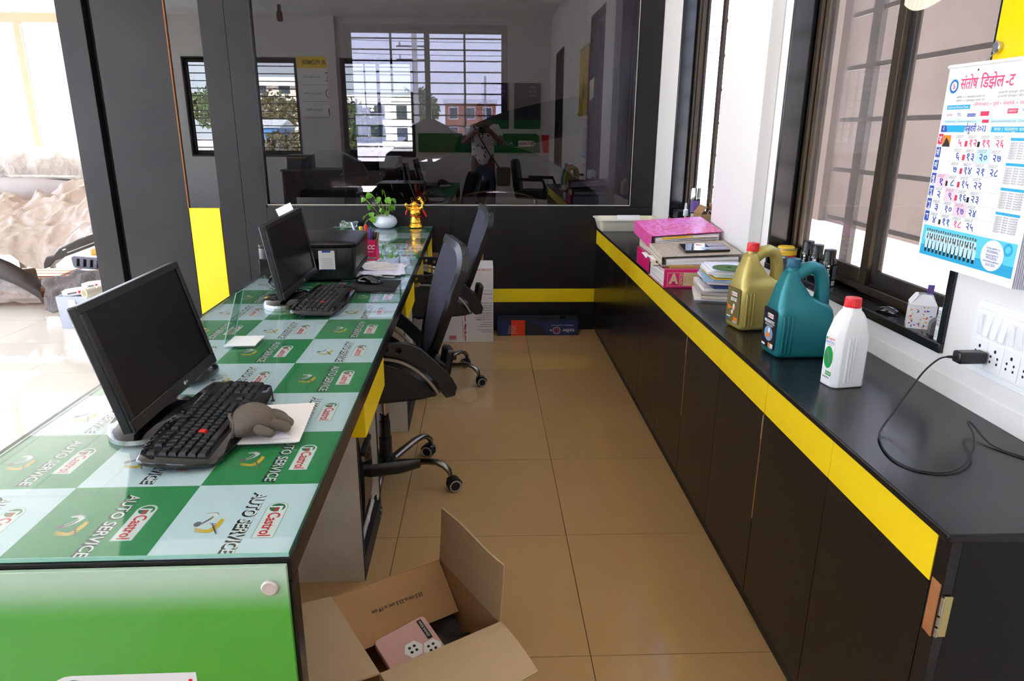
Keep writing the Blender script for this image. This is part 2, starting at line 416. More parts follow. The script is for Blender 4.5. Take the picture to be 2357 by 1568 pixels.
fl = struct('floor'); MB().box(XL, XW, YR, YF, -0.08, -0.006).build('floor_bed', 'grout', fl)
tm2 = MB().box(-0.2988, 0.2988, -0.2988, 0.2988, -0.006, 0.0).mesh('floor_tile', 'floor_tile_daylit')
tme = MB().box(-0.2988, 0.2988, -0.2988, 0.2988, -0.006, 0.0).mesh('floor_tile', 'floor_tile')
i0 = int((XL-0.286)/0.6)-1
for i in range(i0, 3):
    for j in range(-7, 16):
        cx, cy = 0.286+0.6*i+0.3, 5.1816-0.6*j+0.3
        if XL+0.2 < cx < XW+0.12 and YR+0.2 < cy < YF-0.1:
            x1 = min(cx+0.2988, XW-0.001)
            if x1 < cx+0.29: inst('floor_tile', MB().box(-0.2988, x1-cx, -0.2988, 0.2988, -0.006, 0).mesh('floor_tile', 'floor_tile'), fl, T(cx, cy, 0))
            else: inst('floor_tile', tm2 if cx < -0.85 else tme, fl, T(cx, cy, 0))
ce = struct('ceiling'); MB().box(XL, XW+0.25, YR, YF, ZC, ZC+0.12).build('ceiling_slab', 'ceiling', ce)
cme = MB().box(-0.2955, 0.2955, -0.2955, 0.2955, -0.012, 0.0).mesh('ceiling_tile', 'ceiling_tile')
for i in range(9):
    for j in range(19):
        cx, cy = -1.3-0.6*i, YF-0.35-0.6*j
        if cx > XL+0.3 and cy > YR+0.3 and not (YB-0.3 < cy < YB+0.4): inst('ceiling_tile', cme, ce, T(cx, cy, ZC))
MB().box(XL, XW, -0.9, -0.6, ZC-0.16, ZC).build('beam', 'ceiling', ce)

def window(n, loc, rz, w, z0, z1, panes, bars, gl, frame='brown_aluminium', surround=True, vbars=(), sill=0.09, dep=0.085, lock=False):
    """local x along the wall, +y outwards; y=0 is the room face of the wall"""
    r = struct('window_%d' % n, loc, rz); h = w/2
    if surround:
        q = MB()
        q.box(-h, h, -0.012, dep+0.06, z0-0.026, z0)
        q.build('granite_sill', 'granite', r, bevel=0.003)
        for s in (-1, 1):
            MB().box(min(s*h, s*(h-0.02)), max(s*h, s*(h-0.02)), -0.01, dep+0.06, z0, z1).build('granite_jamb', 'granite', r, bevel=0.003)
        MB().box(-h+0.02, h-0.02, -0.01, dep+0.06, z1-0.02, z1).build('granite_head', 'granite', r)
    a, b, c, d = -h+0.021, h-0.021, z0+0.001, z1-0.021
    q = MB()
    for k in range(3):
        y = dep-0.01+k*0.026
        q.box(a, a+0.034, y, y+0.012, c, d).box(b-0.034, b, y, y+0.012, c, d).box(a, b, y, y+0.012, c, c+0.03).box(a, b, y, y+0.012, d-0.03, d)
    q.box(a, a+0.012, dep-0.01, dep+0.055, c, d).box(b-0.012, b, dep-0.01, dep+0.055, c, d).box(a, b, dep-0.01, dep+0.055, c, c+0.012).box(a, b, dep-0.01, dep+0.055, d-0.012, d)
    q.build('track_frame', frame, r)
    pw = (b-a-0.03)/panes
    for k in range(panes):
        x0 = a+0.015+k*pw-0.012; x1 = a+0.015+(k+1)*pw+0.012; y = dep+0.004+(k % 2)*0.026
        q = MB(); t = 0.042
        q.box(x0, x0+t, y, y+0.018, c+0.02, d-0.02).box(x1-t, x1, y, y+0.018, c+0.02, d-0.02).box(x0+t, x1-t, y, y+0.018, c+0.02, c+0.02+t*1.3).box(x0+t, x1-t, y, y+0.018, d-0.02-t, d-0.02)
        sh = q.build('sash', frame if k == 0 else 'dark_aluminium', r, bevel=0.002)
        MB().box(x0+t, x1-t, y+0.007, y+0.011, c+0.02+t*1.3, d-0.02-t).build('pane', gl, sh)
        if lock and k == 0:
            MB().box(x0+0.010, x0+0.022, y-0.006, y, 1.50, 1.62).box(x0-0.012, x0+0.006, y-0.012, y, 1.50, 1.56).build('latch', 'steel', sh)
    for k in range(bars):
        z = z0+(k+1)*(z1-z0)/(bars+1)
        MB().box(-h, h, dep+0.14, dep+0.15, z-0.008, z+0.008).build('grille_bar', 'iron_grille', r)
    for x in vbars: MB().box(x-(0.03 if n == 1 else 0.012), x+(0.03 if n == 1 else 0.012), dep+0.135, dep+0.155, z0, z1).build('grille_bar', 'iron_grille', r)
    return r

# right wall with three window openings and a column
zs, zt = 0.875, 2.55
WR = [(1.65, 2.81), (3.47, 4.385), (-2.15, -1.05)]
wr = struct('wall_right'); q = MB(); s_ = MB()
for a, b, c, d in walled(YR, YF, 0, ZC, [(y0, y1, zs-0.026, zt) for y0, y1 in WR]):
    q.box(XW, XW+0.15, a, b, c, d)
q.build('plaster', 'white_wall', wr)
MB().box(1.108, XW, 2.90, 3.41, 0.7505, ZC).build('column', 'white_wall', wr, bevel=0.004)
MB().box(XW-0.002, XW, 1.02, 2.89, 0.75, 0.800).build('stain_band', 'stained_wall', wr)
for n, (y0, y1) in enumerate(WR):
    window(n+1, (XW, (y0+y1)/2, 0), -90, y1-y0, zs, zt, 2, 8, 'dusty_glass' if n != 1 else 'window_glass', lock=(n == 0), vbars=((0.34, -0.40) if n == 0 else (0.0,)))

# partition at the back of the room: black laminate around tinted panes
wb_ = struct('wall_back'); th = 0.10
def panel(x0, x1, z0, z1, m='black_laminate', dy=0.0, t=None, name='panel'):
    return MB().box(x0, x1, YB+dy, YB+(t if t else th), z0, z1).build(name, m, wb_, bevel=0.0015)
panel(-2.655, -2.492, 0, ZC, dy=-0.02, name='post')
panel(-2.492, -2.452, 0, ZC, 'groove_black', dy=0.05, name='recess')
panel(-2.452, -2.004, 0, ZC, name='panel')
panel(-2.000, -1.795, 0.0, 0.868, 'yellow_laminate', dy=-0.002, name='yellow_panel')
panel(-1.790, -1.632, 0, ZC, name='panel'); panel(-1.630, -1.482, 0, ZC, name='panel')
panel(-1.480, -0.2505, 0.304, 0.876, name='panel'); panel(-0.2495, 1.163, 0.304, 0.876, name='panel')
panel(-1.480, 1.163, 0.0, 0.205, name='kick_panel')
panel(-1.480, 0.83, 0.206, 0.303, 'yellow_laminate', dy=-0.001, name='yellow_stripe')
panel(1.012, 1.163, 0.878, ZC, name='post')
panel(-1.480, 1.010, 2.62, ZC, name='header'); panel(-2.002, -1.792, 2.62, ZC, name='header')
f = MB(); f.box(-1.481, -1.470, YB-0.004, YB+0.06, 0.877, 2.62).box(1.003, 1.011, YB-0.004, YB+0.06, 0.877, 2.62).box(-1.481, 1.011, YB-0.004, YB+0.06, 0.877, 0.890)
f.build('pane_frame', 'black_plain', wb_)
MB().box(-1.470, 1.003, YB-0.006, YB+0.01, 0.8895, 0.8935).box(1.0025, 1.005, YB-0.006, YB, 0.8935, 2.62).build('pane_bead', 'white_laminate', wb_)
MB().box(-1.470, 1.003, YB+0.026, YB+0.032, 0.890, 2.62).build('tinted_pane', 'tinted_glass', wb_)
MB().box(-2.004, -1.999, YB-0.003, YB+0.05, 0.868, 2.62).build('pane_bead', 'bare_wood', wb_)
MB().box(-2.000, -1.792, YB+0.012, YB+0.018, 0.868, 2.62).build('tinted_pane', 'strip_glass', wb_)

# rear wall (behind the camera, seen in the pane)
RW = [(-5.15, -3.22, 0.93, 2.55), (-2.48, -1.22, 0.93, 2.55)]
wq = struct('wall_rear'); q = MB()
for a, b, c, d in walled(XL, XW, 0, ZC, [(x0, x1, z0-0.026, z1) for x0, x1, z0, z1 in RW]): q.box(a, b, YR-0.2, YR, c, d)
q.build('plaster', 'rear_wall', wq)
MB().box(-2.68, -2.52, YR, YR+0.10, 0, ZC).build('column', 'rear_wall', wq)
for n, (x0, x1, z0, z1) in enumerate(RW):
    window(4+n, ((x0+x1)/2, YR, 0), 180, x1-x0, z0, z1, 2, 12, 'clear_glass', frame='dark_aluminium', vbars=(-0.1, 0.42) if n == 0 else (0.25,))
# left wall and street front
wl = struct('wall_left'); q = MB()
for a, b, c, d in walled(YR, YF, 0, ZC, [(-2.9, 8.3, 0.15, 3.05)]): q.box(XL-0.2, XL, a, b, c, d)
q.build('plaster', 'white_wall', wl)
w8 = struct('window_8', (XL, 2.7, 0), 90); q = MB()
q.box(-5.6, 5.6, 0.04, 0.10, 0.15, 0.21).box(-5.6, 5.6, 0.04, 0.10, 2.50, 2.58).box(-5.6, 5.6, 0.04, 0.10, 3.0, 3.05)
for k in range(9): q.box(-5.6+1.3925*k, -5.54+1.3925*k, 0.04, 0.10, 0.15, 3.05)
q.build('shop_frame', 'bronze_aluminium', w8)
for k in range(8):
    for z0, z1 in ((0.21, 2.5), (2.58, 3.0)): MB().box(-5.54+1.3925*k, -5.6+1.3925*(k+1), 0.066, 0.074, z0, z1).build('pane', 'clear_glass', w8)
FW = [(-6.1, -2.75, 0.25, 3.1), (-1.58, 0.27, 0.94, 2.52)]
wf = struct('wall_far'); q = MB()
for a, b, c, d in walled(XL, XW, 0, ZC, FW): q.box(a, b, YF, YF+0.2, c, d)
q.build('plaster', 'rear_wall', wf)
sf = struct('window_6', (-4.425, YF, 0)); q = MB()
q.box(-1.675, 1.675, 0.04, 0.10, 2.50, 2.60).box(-1.675, 1.675, 0.04, 0.10, 0.25, 0.31).box(-1.675, 1.675, 0.04, 0.1, 3.05, 3.1)
for x in (-1.675, 1.62): q.box(x, x+0.055, 0.04, 0.1, 0.25, 3.1)
q.build('shop_frame', 'bronze_aluminium', sf)
for x in (-0.80, 0.42): MB().box(x, x+0.07, 0.035, 0.105, 0.31, 2.5).build('mullion', 'bronze_aluminium', sf)
for x0, x1 in ((-1.62, -0.80), (-0.73, 0.42), (0.49, 1.62)):
    MB().box(x0, x1, 0.066, 0.074, 0.31, 2.5).build('pane', 'clear_glass', sf)
MB().box(-1.62, 1.62, 0.066, 0.074, 2.6, 3.05).build('pane', 'clear_glass', sf)
w7 = window(7, (-0.655, YF, 0), 0, 1.85, 0.94, 2.52, 2, 12, 'clear_glass', frame='dark_aluminium', vbars=(-0.43, 0.43))
wc_ = struct('wall_cabin'); MB().box(-2.70, -2.60, YB+0.1, YF, 0, ZC).build('partition', 'black_laminate', wc_)
# ------------------------------------------------------------------ the green and white desk
def checker_mat():
    m, n, o = nt('checker_print')
    b = n.nodes.new('ShaderNodeBsdfPrincipled'); b.inputs['Roughness'].default_value = 0.5; n.links.new(b.outputs[0], o.inputs[0])
    t = n.nodes.new('ShaderNodeTexCoord'); mp = n.nodes.new('ShaderNodeMapping'); mp.inputs['Scale'].default_value = (1/0.2245, 1/0.2375, 0); mp.inputs['Location'].default_value = (0, 0, 0.5)
    n.links.new(t.outputs['Object'], mp.inputs[0])
    c = n.nodes.new('ShaderNodeTexChecker'); c.inputs['Scale'].default_value = 1.0
    c.inputs['Color1'].default_value = (*lin((218, 234, 244)), 1); c.inputs['Color2'].default_value = (*lin((30, 142, 78)), 1)
    n.links.new(mp.outputs[0], c.inputs['Vector']); n.links.new(c.outputs[0], b.inputs['Base Color'])
checker_mat()
def front_print():
    m, n, o = nt('front_print')
    b = n.nodes.new('ShaderNodeBsdfPrincipled'); b.inputs['Roughness'].default_value = 0.22; n.links.new(b.outputs[0], o.inputs[0])
    t = n.nodes.new('ShaderNodeTexCoord'); s = n.nodes.new('ShaderNodeSeparateXYZ'); n.links.new(t.outputs['Object'], s.inputs[0])
    mr = n.nodes.new('ShaderNodeMapRange'); mr.inputs[1].default_value = 0.735; mr.inputs[2].default_value = 0.655; n.links.new(s.outputs[2], mr.inputs[0])
    r = n.nodes.new('ShaderNodeValToRGB'); r.color_ramp.interpolation = 'EASE'
    r.color_ramp.elements[0].color = (*lin((186, 214, 190)), 1); r.color_ramp.elements[1].color = (*lin((84, 172, 62)), 1)
    n.links.new(mr.outputs[0], r.inputs[0]); n.links.new(r.outputs[0], b.inputs['Base Color'])
front_print()
DTH = 0.0118
desk = thing('reception_desk', 'long desk under a glass sheet with green and white checkered print', 'desk', (-0.304, 0.952, 0), math.degrees(DTH))
DM = T(-0.304, 0.952, 0) @ Matrix.Rotation(DTH, 4, 'Z')
DW, DL = 0.678, 3.88
MB().box(-DW, 0, 0, DL, 0.708, 0.7500).build('desktop', 'black_laminate_gloss', desk, bevel=0.002)
MB().box(-DW+0.004, -0.004, 0.004, DL-0.004, 0.7502, 0.7512).build('printed_sheet', 'checker_print', desk)
MB().box(-DW+0.003, -0.003, 0.003, DL-0.003, 0.7526, 0.7590).build('glass_sheet', 'desk_glass', desk)
q = MB(); q.box(-0.0032, -0.0020, 0.003, DL-0.003, 0.7526, 0.7590).box(-DW+0.0018, -DW+0.0032, 0.003, DL-0.003, 0.7526, 0.7590)
q.build('glass_rim', 'glass_edge', desk)
MB().box(-DW+0.003, -0.003, 0.0016, 0.0032, 0.7526, 0.7590).build('glass_rim', 'glass_edge_pale', desk)
# print of the cells
pw, po, ptx, pg, pye, pgr, pln = PB(), PB(), PB(), PB(), PB(), PB(), PB()
for r in range(17):
    for c in range(4):
        x0, y0 = -0.2245*(c+1), 0.2375*r
        if x0 + 0.10 < -DW or y0+0.24 > DL+0.1: continue
        xl = x0
        C = T(xl, y0+0.2375, 0) @ Matrix.Rotation(-PI/2, 4, 'Z')        # +x runs towards the camera, +y to the right
        if y0 + 0.02 < DL-0.25 or r < 15:
            if xl+0.135 > -DW+0.02:
                po.text('AUTO SERVICE', C @ T(0.130, 0.1195, 0.75145), 0.0235, 0.200, offset=0.06, shear=0.1)
                pw.text('AUTO SERVICE', C @ T(0.128, 0.1215, 0.75165), 0.0215, 0.194, offset=0.012, shear=0.1)
            if xl+0.155 > -DW+0.02:
                L, H = 0.112, 0.034; CM = C @ T(0.068, 0.147, 0.7514)
                pln.poly(list(reversed([(L+.0012, -.0012), (L+.0012, H+.0012)]+[(H*.5+(H*.5+.0012)*math.cos(PI/2+PI*i/10), H*.5+(H*.5+.0012)*math.sin(PI/2+PI*i/10)) for i in range(11)])), CM @ T(0,0,-0.00005))
                castrol(pw, ptx, pg, CM, L, H, dz=0.0002)
            if xl+0.03 > -DW+0.02:
                E_ = C @ T(0.137, 0.064, 0.7514)
                pgr.disc(-0.002, -0.0195, 0.0075, E_ @ T(0,0,.0003), 0.0062)
                pw.ribbon([(-0.002, -0.016), (-0.013, -0.006), (-0.028, 0.002), (-0.036, -0.004), (-0.034, -0.018)], 0.011, E_ @ T(0,0,.0001))
                pgr.ribbon([(-0.003, -0.014), (-0.014, -0.006), (-0.026, -0.001)], 0.005, E_ @ T(0,0,.0002)); pgr.ribbon([(-0.030, 0.006), (-0.038, 0.000), (-0.035, -0.018)], 0.0018, E_ @ T(0,0,.0002))
                for k in range(5):
                    a = k*0.0022; pye.ribbon([(0.009+a*1.2, -0.020+a*.3), (0.014+a*1.1, -0.008+a*.5), (0.016+a*.6, 0.004+a), (0.002-a*.3, 0.011+a), (-0.012-a*.5, 0.014+a*.6), (-0.022+a, 0.0145-a*.2)], 0.0020, E_ @ T(0,0,.00004*k))
                for k in range(6): pgr.ribbon([(-0.004+0.006*k, 0.000+0.004*k), (-0.001+0.006*k, 0.011+0.0025*k)], 0.0018, E_ @ T(0,0,.0004))
                pgr.ribbon([(-0.003, 0.0045), (0.012, 0.0125), (0.030, 0.0215)], 0.0022, E_ @ T(0,0,.0004))
pgr.build('printed_figures', 'print_grey', desk); pye.build('printed_swirls', 'print_yellow', desk)
pln.build('printed_plate_outlines', 'outline_green', desk)
po.build('printed_lettering_outline', 'print_black', desk); pw.build('printed_lettering', 'print_white', desk)
ptx.build('printed_red_lettering', 'castrol_red', desk); pg.build('printed_green_marks', 'print_green', desk)
# near end: black board behind a printed acrylic panel on steel standoffs
MB().box(-DW, 0, 0.0005, 0.034, 0.0, 0.707).build('end_board', 'black_laminate_gloss', desk, bevel=0.001)
fp = MB().box(-DW, -0.006, -0.010, -0.001, 0.02, 0.742).build('printed_front', 'front_print', desk, bevel=0.0008)
for x, z in ((-0.033, 0.706), (-DW+0.033, 0.706)):
    MB().lathe([(0.013, 0.0), (0.013, 0.004), (0.011, 0.006), (0.0, 0.006)], 24, T(x, -0.010, z) @ R('X', 90)).build('standoff_bolt', 'brushed_steel', fp, smooth=40)
p1, p2, p3 = PB(), PB(), PB()
castrol(p1, p2, p3, T(-0.400, -0.0104, 0.468) @ R('X', 90), 0.235, 0.082, dz=0.0003, shear=0.15)
p1.build('printed_plate', 'print_white', fp); p2.build('printed_red_lettering', 'castrol_red', fp); p3.build('printed_green_marks', 'print_green', fp)
# pedestals under the top, open towards the aisle, each with a yellow drawer
def pedestal(y0, y1, x1=-0.055, deep=0.42, drawer=True, foot=True):
    for y in (y0, y1-0.018):
        MB().box(x1-deep, x1-0.002, y, y+0.018, 0.0, 0.707).build('pedestal_side', 'white_laminate', desk)
        MB().box(x1-0.002, x1, y, y+0.018, 0.0, 0.707).build('pedestal_edging', 'black_plain', desk)
    MB().box(x1-deep, x1-0.02, y0+0.018, y1-0.018, 0.06, 0.075).build('pedestal_floor', 'white_laminate', desk)
    if foot: MB().box(x1-0.018, x1, y0+0.018, y1-0.018, 0.0, 0.074).build('pedestal_plinth', 'black_plain', desk)
    MB().box(x1-deep, x1-deep+0.012, y0+0.018, y1-0.018, 0.075, 0.707).build('pedestal_back', 'white_laminate', desk)
    if drawer: MB().box(-0.34, -0.010, y0-0.19, y1-0.19, 0.588, 0.704).build('drawer', 'yellow_laminate', desk, bevel=0.002)
pedestal(0.985, 1.388, x1=-0.072)
pedestal(2.140, 2.56, x1=-0.040)
MB().box(-0.36, -0.010, 2.62, 2.98, 0.595, 0.704).build('drawer', 'yellow_laminate', desk, bevel=0.002)
MB().box(-0.25, -0.010, 3.42, 3.80, 0.48, 0.704).build('drawer', 'yellow_laminate', desk, bevel=0.002)
pedestal(3.40, 3.86, x1=-0.014, drawer=False)
MB().box(-DW, -DW+0.018, 0.034, DL, 0.02, 0.707).build('modesty_panel', 'white_laminate', desk)

# computer tower in the first pedestal
tw = thing('computer_tower', 'black computer tower standing in the desk pedestal', 'computer', DM @ Vector((-0.255, 1.185, 0.0755)), math.degrees(DTH), M=None)
MB().box(-0.16, 0.155, -0.088, 0.088, 0, 0.42).build('tower_case', 'black_plastic', tw, bevel=0.004)
fr = MB(); fr.sheet(lambda u, v: (0.156+0.022*math.sin(PI*v)**0.7, (u-0.5)*0.174, 0.005+0.41*v), 6, 12, thick=0.02)
fr.build('tower_front', 'black_gloss', tw, smooth=40)
MB().box(0.166, 0.182, -0.07, 0.07, 0.30, 0.315).build('disc_drive_slot', 'groove_black', tw)
MB().box(0.176, 0.1795, -0.05, -0.03, 0.045, 0.06).build('sticker', 'print_white', tw)

# ------------------------------------------------------------------ monitors
def monitor(label, loc, yaw, tilt, roll=0.0, baserot=0.0, bz=0.759, boff=(0.0, 0.0)):
    """local: screen faces +x, width along y; origin on the desk under the lower edge of the screen"""
    r = thing('monitor', label, 'monitor', loc, 0, 'screens on the desk'); r.rotation_euler = (0, 0, yaw)
    SM = T(0, 0, 0.041) @ Matrix.Rotation(-tilt, 4, 'Y') @ Matrix.Rotation(roll, 4, 'X')
    w, h = 0.44, 0.275
    MB().box(-0.026, -0.004, -w/2, w/2, 0, h).build('screen_housing', 'black_plastic', r, bevel=0.004, M=SM)
    q = MB(); b = 0.017
    for a in ((-w/2, w/2, 0, 0.027), (-w/2, w/2, h-b, h), (-w/2, -w/2+b, 0.027, h-b), (w/2-b, w/2, 0.027, h-b)): q.box(-0.005, 0.001, a[0], a[1], a[2], a[3])
    q.build('bezel', 'black_plastic', r, bevel=0.0015, M=SM)
    MB().box(-0.006, -0.003, -w/2+b, w/2-b, 0.027, h-b).build('screen', 'screen', r, M=SM)
    MB().sheet(lambda u, v: (-0.026-0.028*math.sin(PI*u)**0.6*math.sin(PI*v)**0.6, (u-0.5)*0.34, 0.03+0.20*v), 12, 10).build('rear_cover', 'black_plastic', r, smooth=60, M=SM)
    p = PB(); LM = SM @ frame3((0.0013, 0.03, 0.0135), (0, 1, 0), (0, 0, 1))
    p.text('LG', LM @ T(0.010, 0, 0), 0.006); p.ring(-0.002, 0, 0.0042, 0.001, LM); p.disc(-0.002, 0, 0.002, LM)
    p.build('printed_maker_mark', 'print_white', r)
    # foot: oval plate with a pale rim, neck
    ov = lambda s, z: [(boff[0]-0.03+0.085*s*math.cos(2*PI*i/32), boff[1]+0.125*s*math.sin(2*PI*i/32), z) for i in range(32)]
    MB().loft([ov(1.0, 0.0), ov(1.0, 0.010)]).build('foot_rim', 'steel', r, smooth=40)
    MB().loft([ov(0.985, 0.010), ov(0.93, 0.020), ov(0.6, 0.026), ov(0.1, 0.030)]).build('foot', 'black_gloss', r, smooth=60)
    MB().tube([(boff[0]-0.035, boff[1], 0.02), (-0.062, boff[1]*0.5, 0.06), (-0.092, 0, 0.13)], [0.026, 0.022, 0.026], 12, sy=0.55).build('neck', 'black_gloss', r, smooth=50)
    return r
MON1 = monitor('large black monitor nearest the camera beside the grey glove', (-0.706, 1.545, 0.759), -0.013, 0.249, 0.016, boff=(0.0, -0.075))
MON2 = monitor('black monitor in front of the printer, farther along the desk', (-0.716, 2.715, 0.759), -0.045, 0.16, 0.04, boff=(0.0, -0.095))

# ------------------------------------------------------------------ keyboards
KEYC = {}
def keycap(w, d):
    k = (round(w, 4), round(d, 4))
    if k not in KEYC:
        a, b = w/2-0.0012, d/2-0.0012
        rg = lambda s, z, o=0: [(-a+s, -b+s+o, z), (a-s, -b+s+o, z), (a-s, b-s+o, z), (-a+s, b-s+o, z)]
        KEYC[k] = MB().loft([rg(0, 0), rg(0.0006, 0.004), rg(0.0022, 0.0075, 0.0004), rg(0.003, 0.0078, 0.0004)]).mesh('key', 'key_black', 30)
    return KEYC[k]
red_key = None
def keyboard(label, loc, rz):
    r = thing('keyboard', label, 'keyboard', loc, rz, 'keyboards on the desk'); tl = R('X', 4)
    def outline(s=0.0):
        out = []
        n = 18
        for i in range(n+1):                                   # lower edge, gently bowed, round ends
            u = -1+2*i/n; out.append((u*(0.212-s), -0.088+s-0.010*(1-u*u)+0.010*abs(u)**6))
        for i in range(7):
            a = -PI/2+PI*(i+0.5)/7; out.append((0.212-s+0.012*math.cos(a), 0.0+(0.066-s)*math.sin(a)))
        for i in range(n+1):
            u = 1-2*i/n; out.append((u*(0.208-s), 0.074-s+0.009*(1-u*u)-0.006*abs(u)**8))
        for i in range(7):
            a = PI/2+PI*(i+0.5)/7; out.append((-0.212+s+0.012*math.cos(a), (0.066-s)*math.sin(a)))
        return out
    rg = lambda s, z: [(x, y, z) for x, y in outline(s)]
    MB().loft([rg(0.004, 0.002), rg(0.0, 0.006), rg(0.0, 0.013), rg(0.004, 0.018)]).build('keyboard_case', 'black_gloss', r, smooth=50, M=tl)
    MB().box(-0.206, 0.206, -0.068, 0.052, 0.0155, 0.0188).build('key_tray', 'groove_black', r, M=tl)
    U = 0.0182; rows = []
    def put(x, y, w=U, d=U): rows.append((x, y, w, d))
    X0 = -0.203
    def line(y, widths, x=X0):
        for w in widths:
            if w > 0: put(x+w*U/2, y, w*U)
            x += abs(w)*U
    line(0.044, [1, -1, 1, 1, 1, 1, -.5, 1, 1, 1, 1, -.5, 1, 1, 1, 1])
    line(0.021, [1]*13+[2]); line(0.003, [1.5]+[1]*12+[1.5]); line(-0.0155, [1.75]+[1]*11+[2.25]); line(-0.034, [2.25]+[1]*10+[2.75])
    line(-0.0525, [1.25, 1.25, 1.25, 6, 1.25, 1.25, 1.25, 1.5])
    xn = X0+15.35*U
    line(0.044, [1, 1, 1], xn); line(0.021, [1, 1, 1], xn); line(0.003, [1, 1, 1], xn); line(-0.034, [-1, 1], xn); line(-0.0525, [1, 1, 1], xn)
    xp = X0+18.65*U
    line(0.021, [1, 1, 1, 1], xp); line(0.003, [1, 1, 1], xp); line(-0.0155, [1, 1, 1], xp); line(-0.034, [1, 1, 1], xp); line(-0.0525, [2, 1], xp)
    put(xp+3.5*U, -0.006, U, 2*U); put(xp+3.5*U, -0.043, U, 2*U)
    for i, (x, y, w, d) in enumerate(rows):
        if abs(x-(X0+6.25*U)) < U*0.6 and abs(y+0.0155) < 0.004:
            k = keycap(w, d).copy(); k.materials.clear(); k.materials.append(MATS['red_plastic']); inst('key', k, r, tl @ T(x, y, 0.0180), 'red key')
        else: inst('key', keycap(w, d), r, tl @ T(x, y, 0.0180))
    rd = MB().lathe([(0.0052, 0), (0.0050, 0.003), (0.003, 0.0042)], 12).mesh('media_button', 'black_gloss', 50)
    for i in range(11): inst('media_button', rd, r, tl @ T(-0.17+0.0185*i, 0.0665+0.004*math.sin(PI*i/10), 0.0165))
    return r
keyboard('black keyboard nearest the camera, lying under the big monitor', (-0.612, 1.458, 0.7588), 91.2)
keyboard('black keyboard beside the black mouse pad, farther along the desk', (-0.612, 2.605, 0.7588), 89.0)

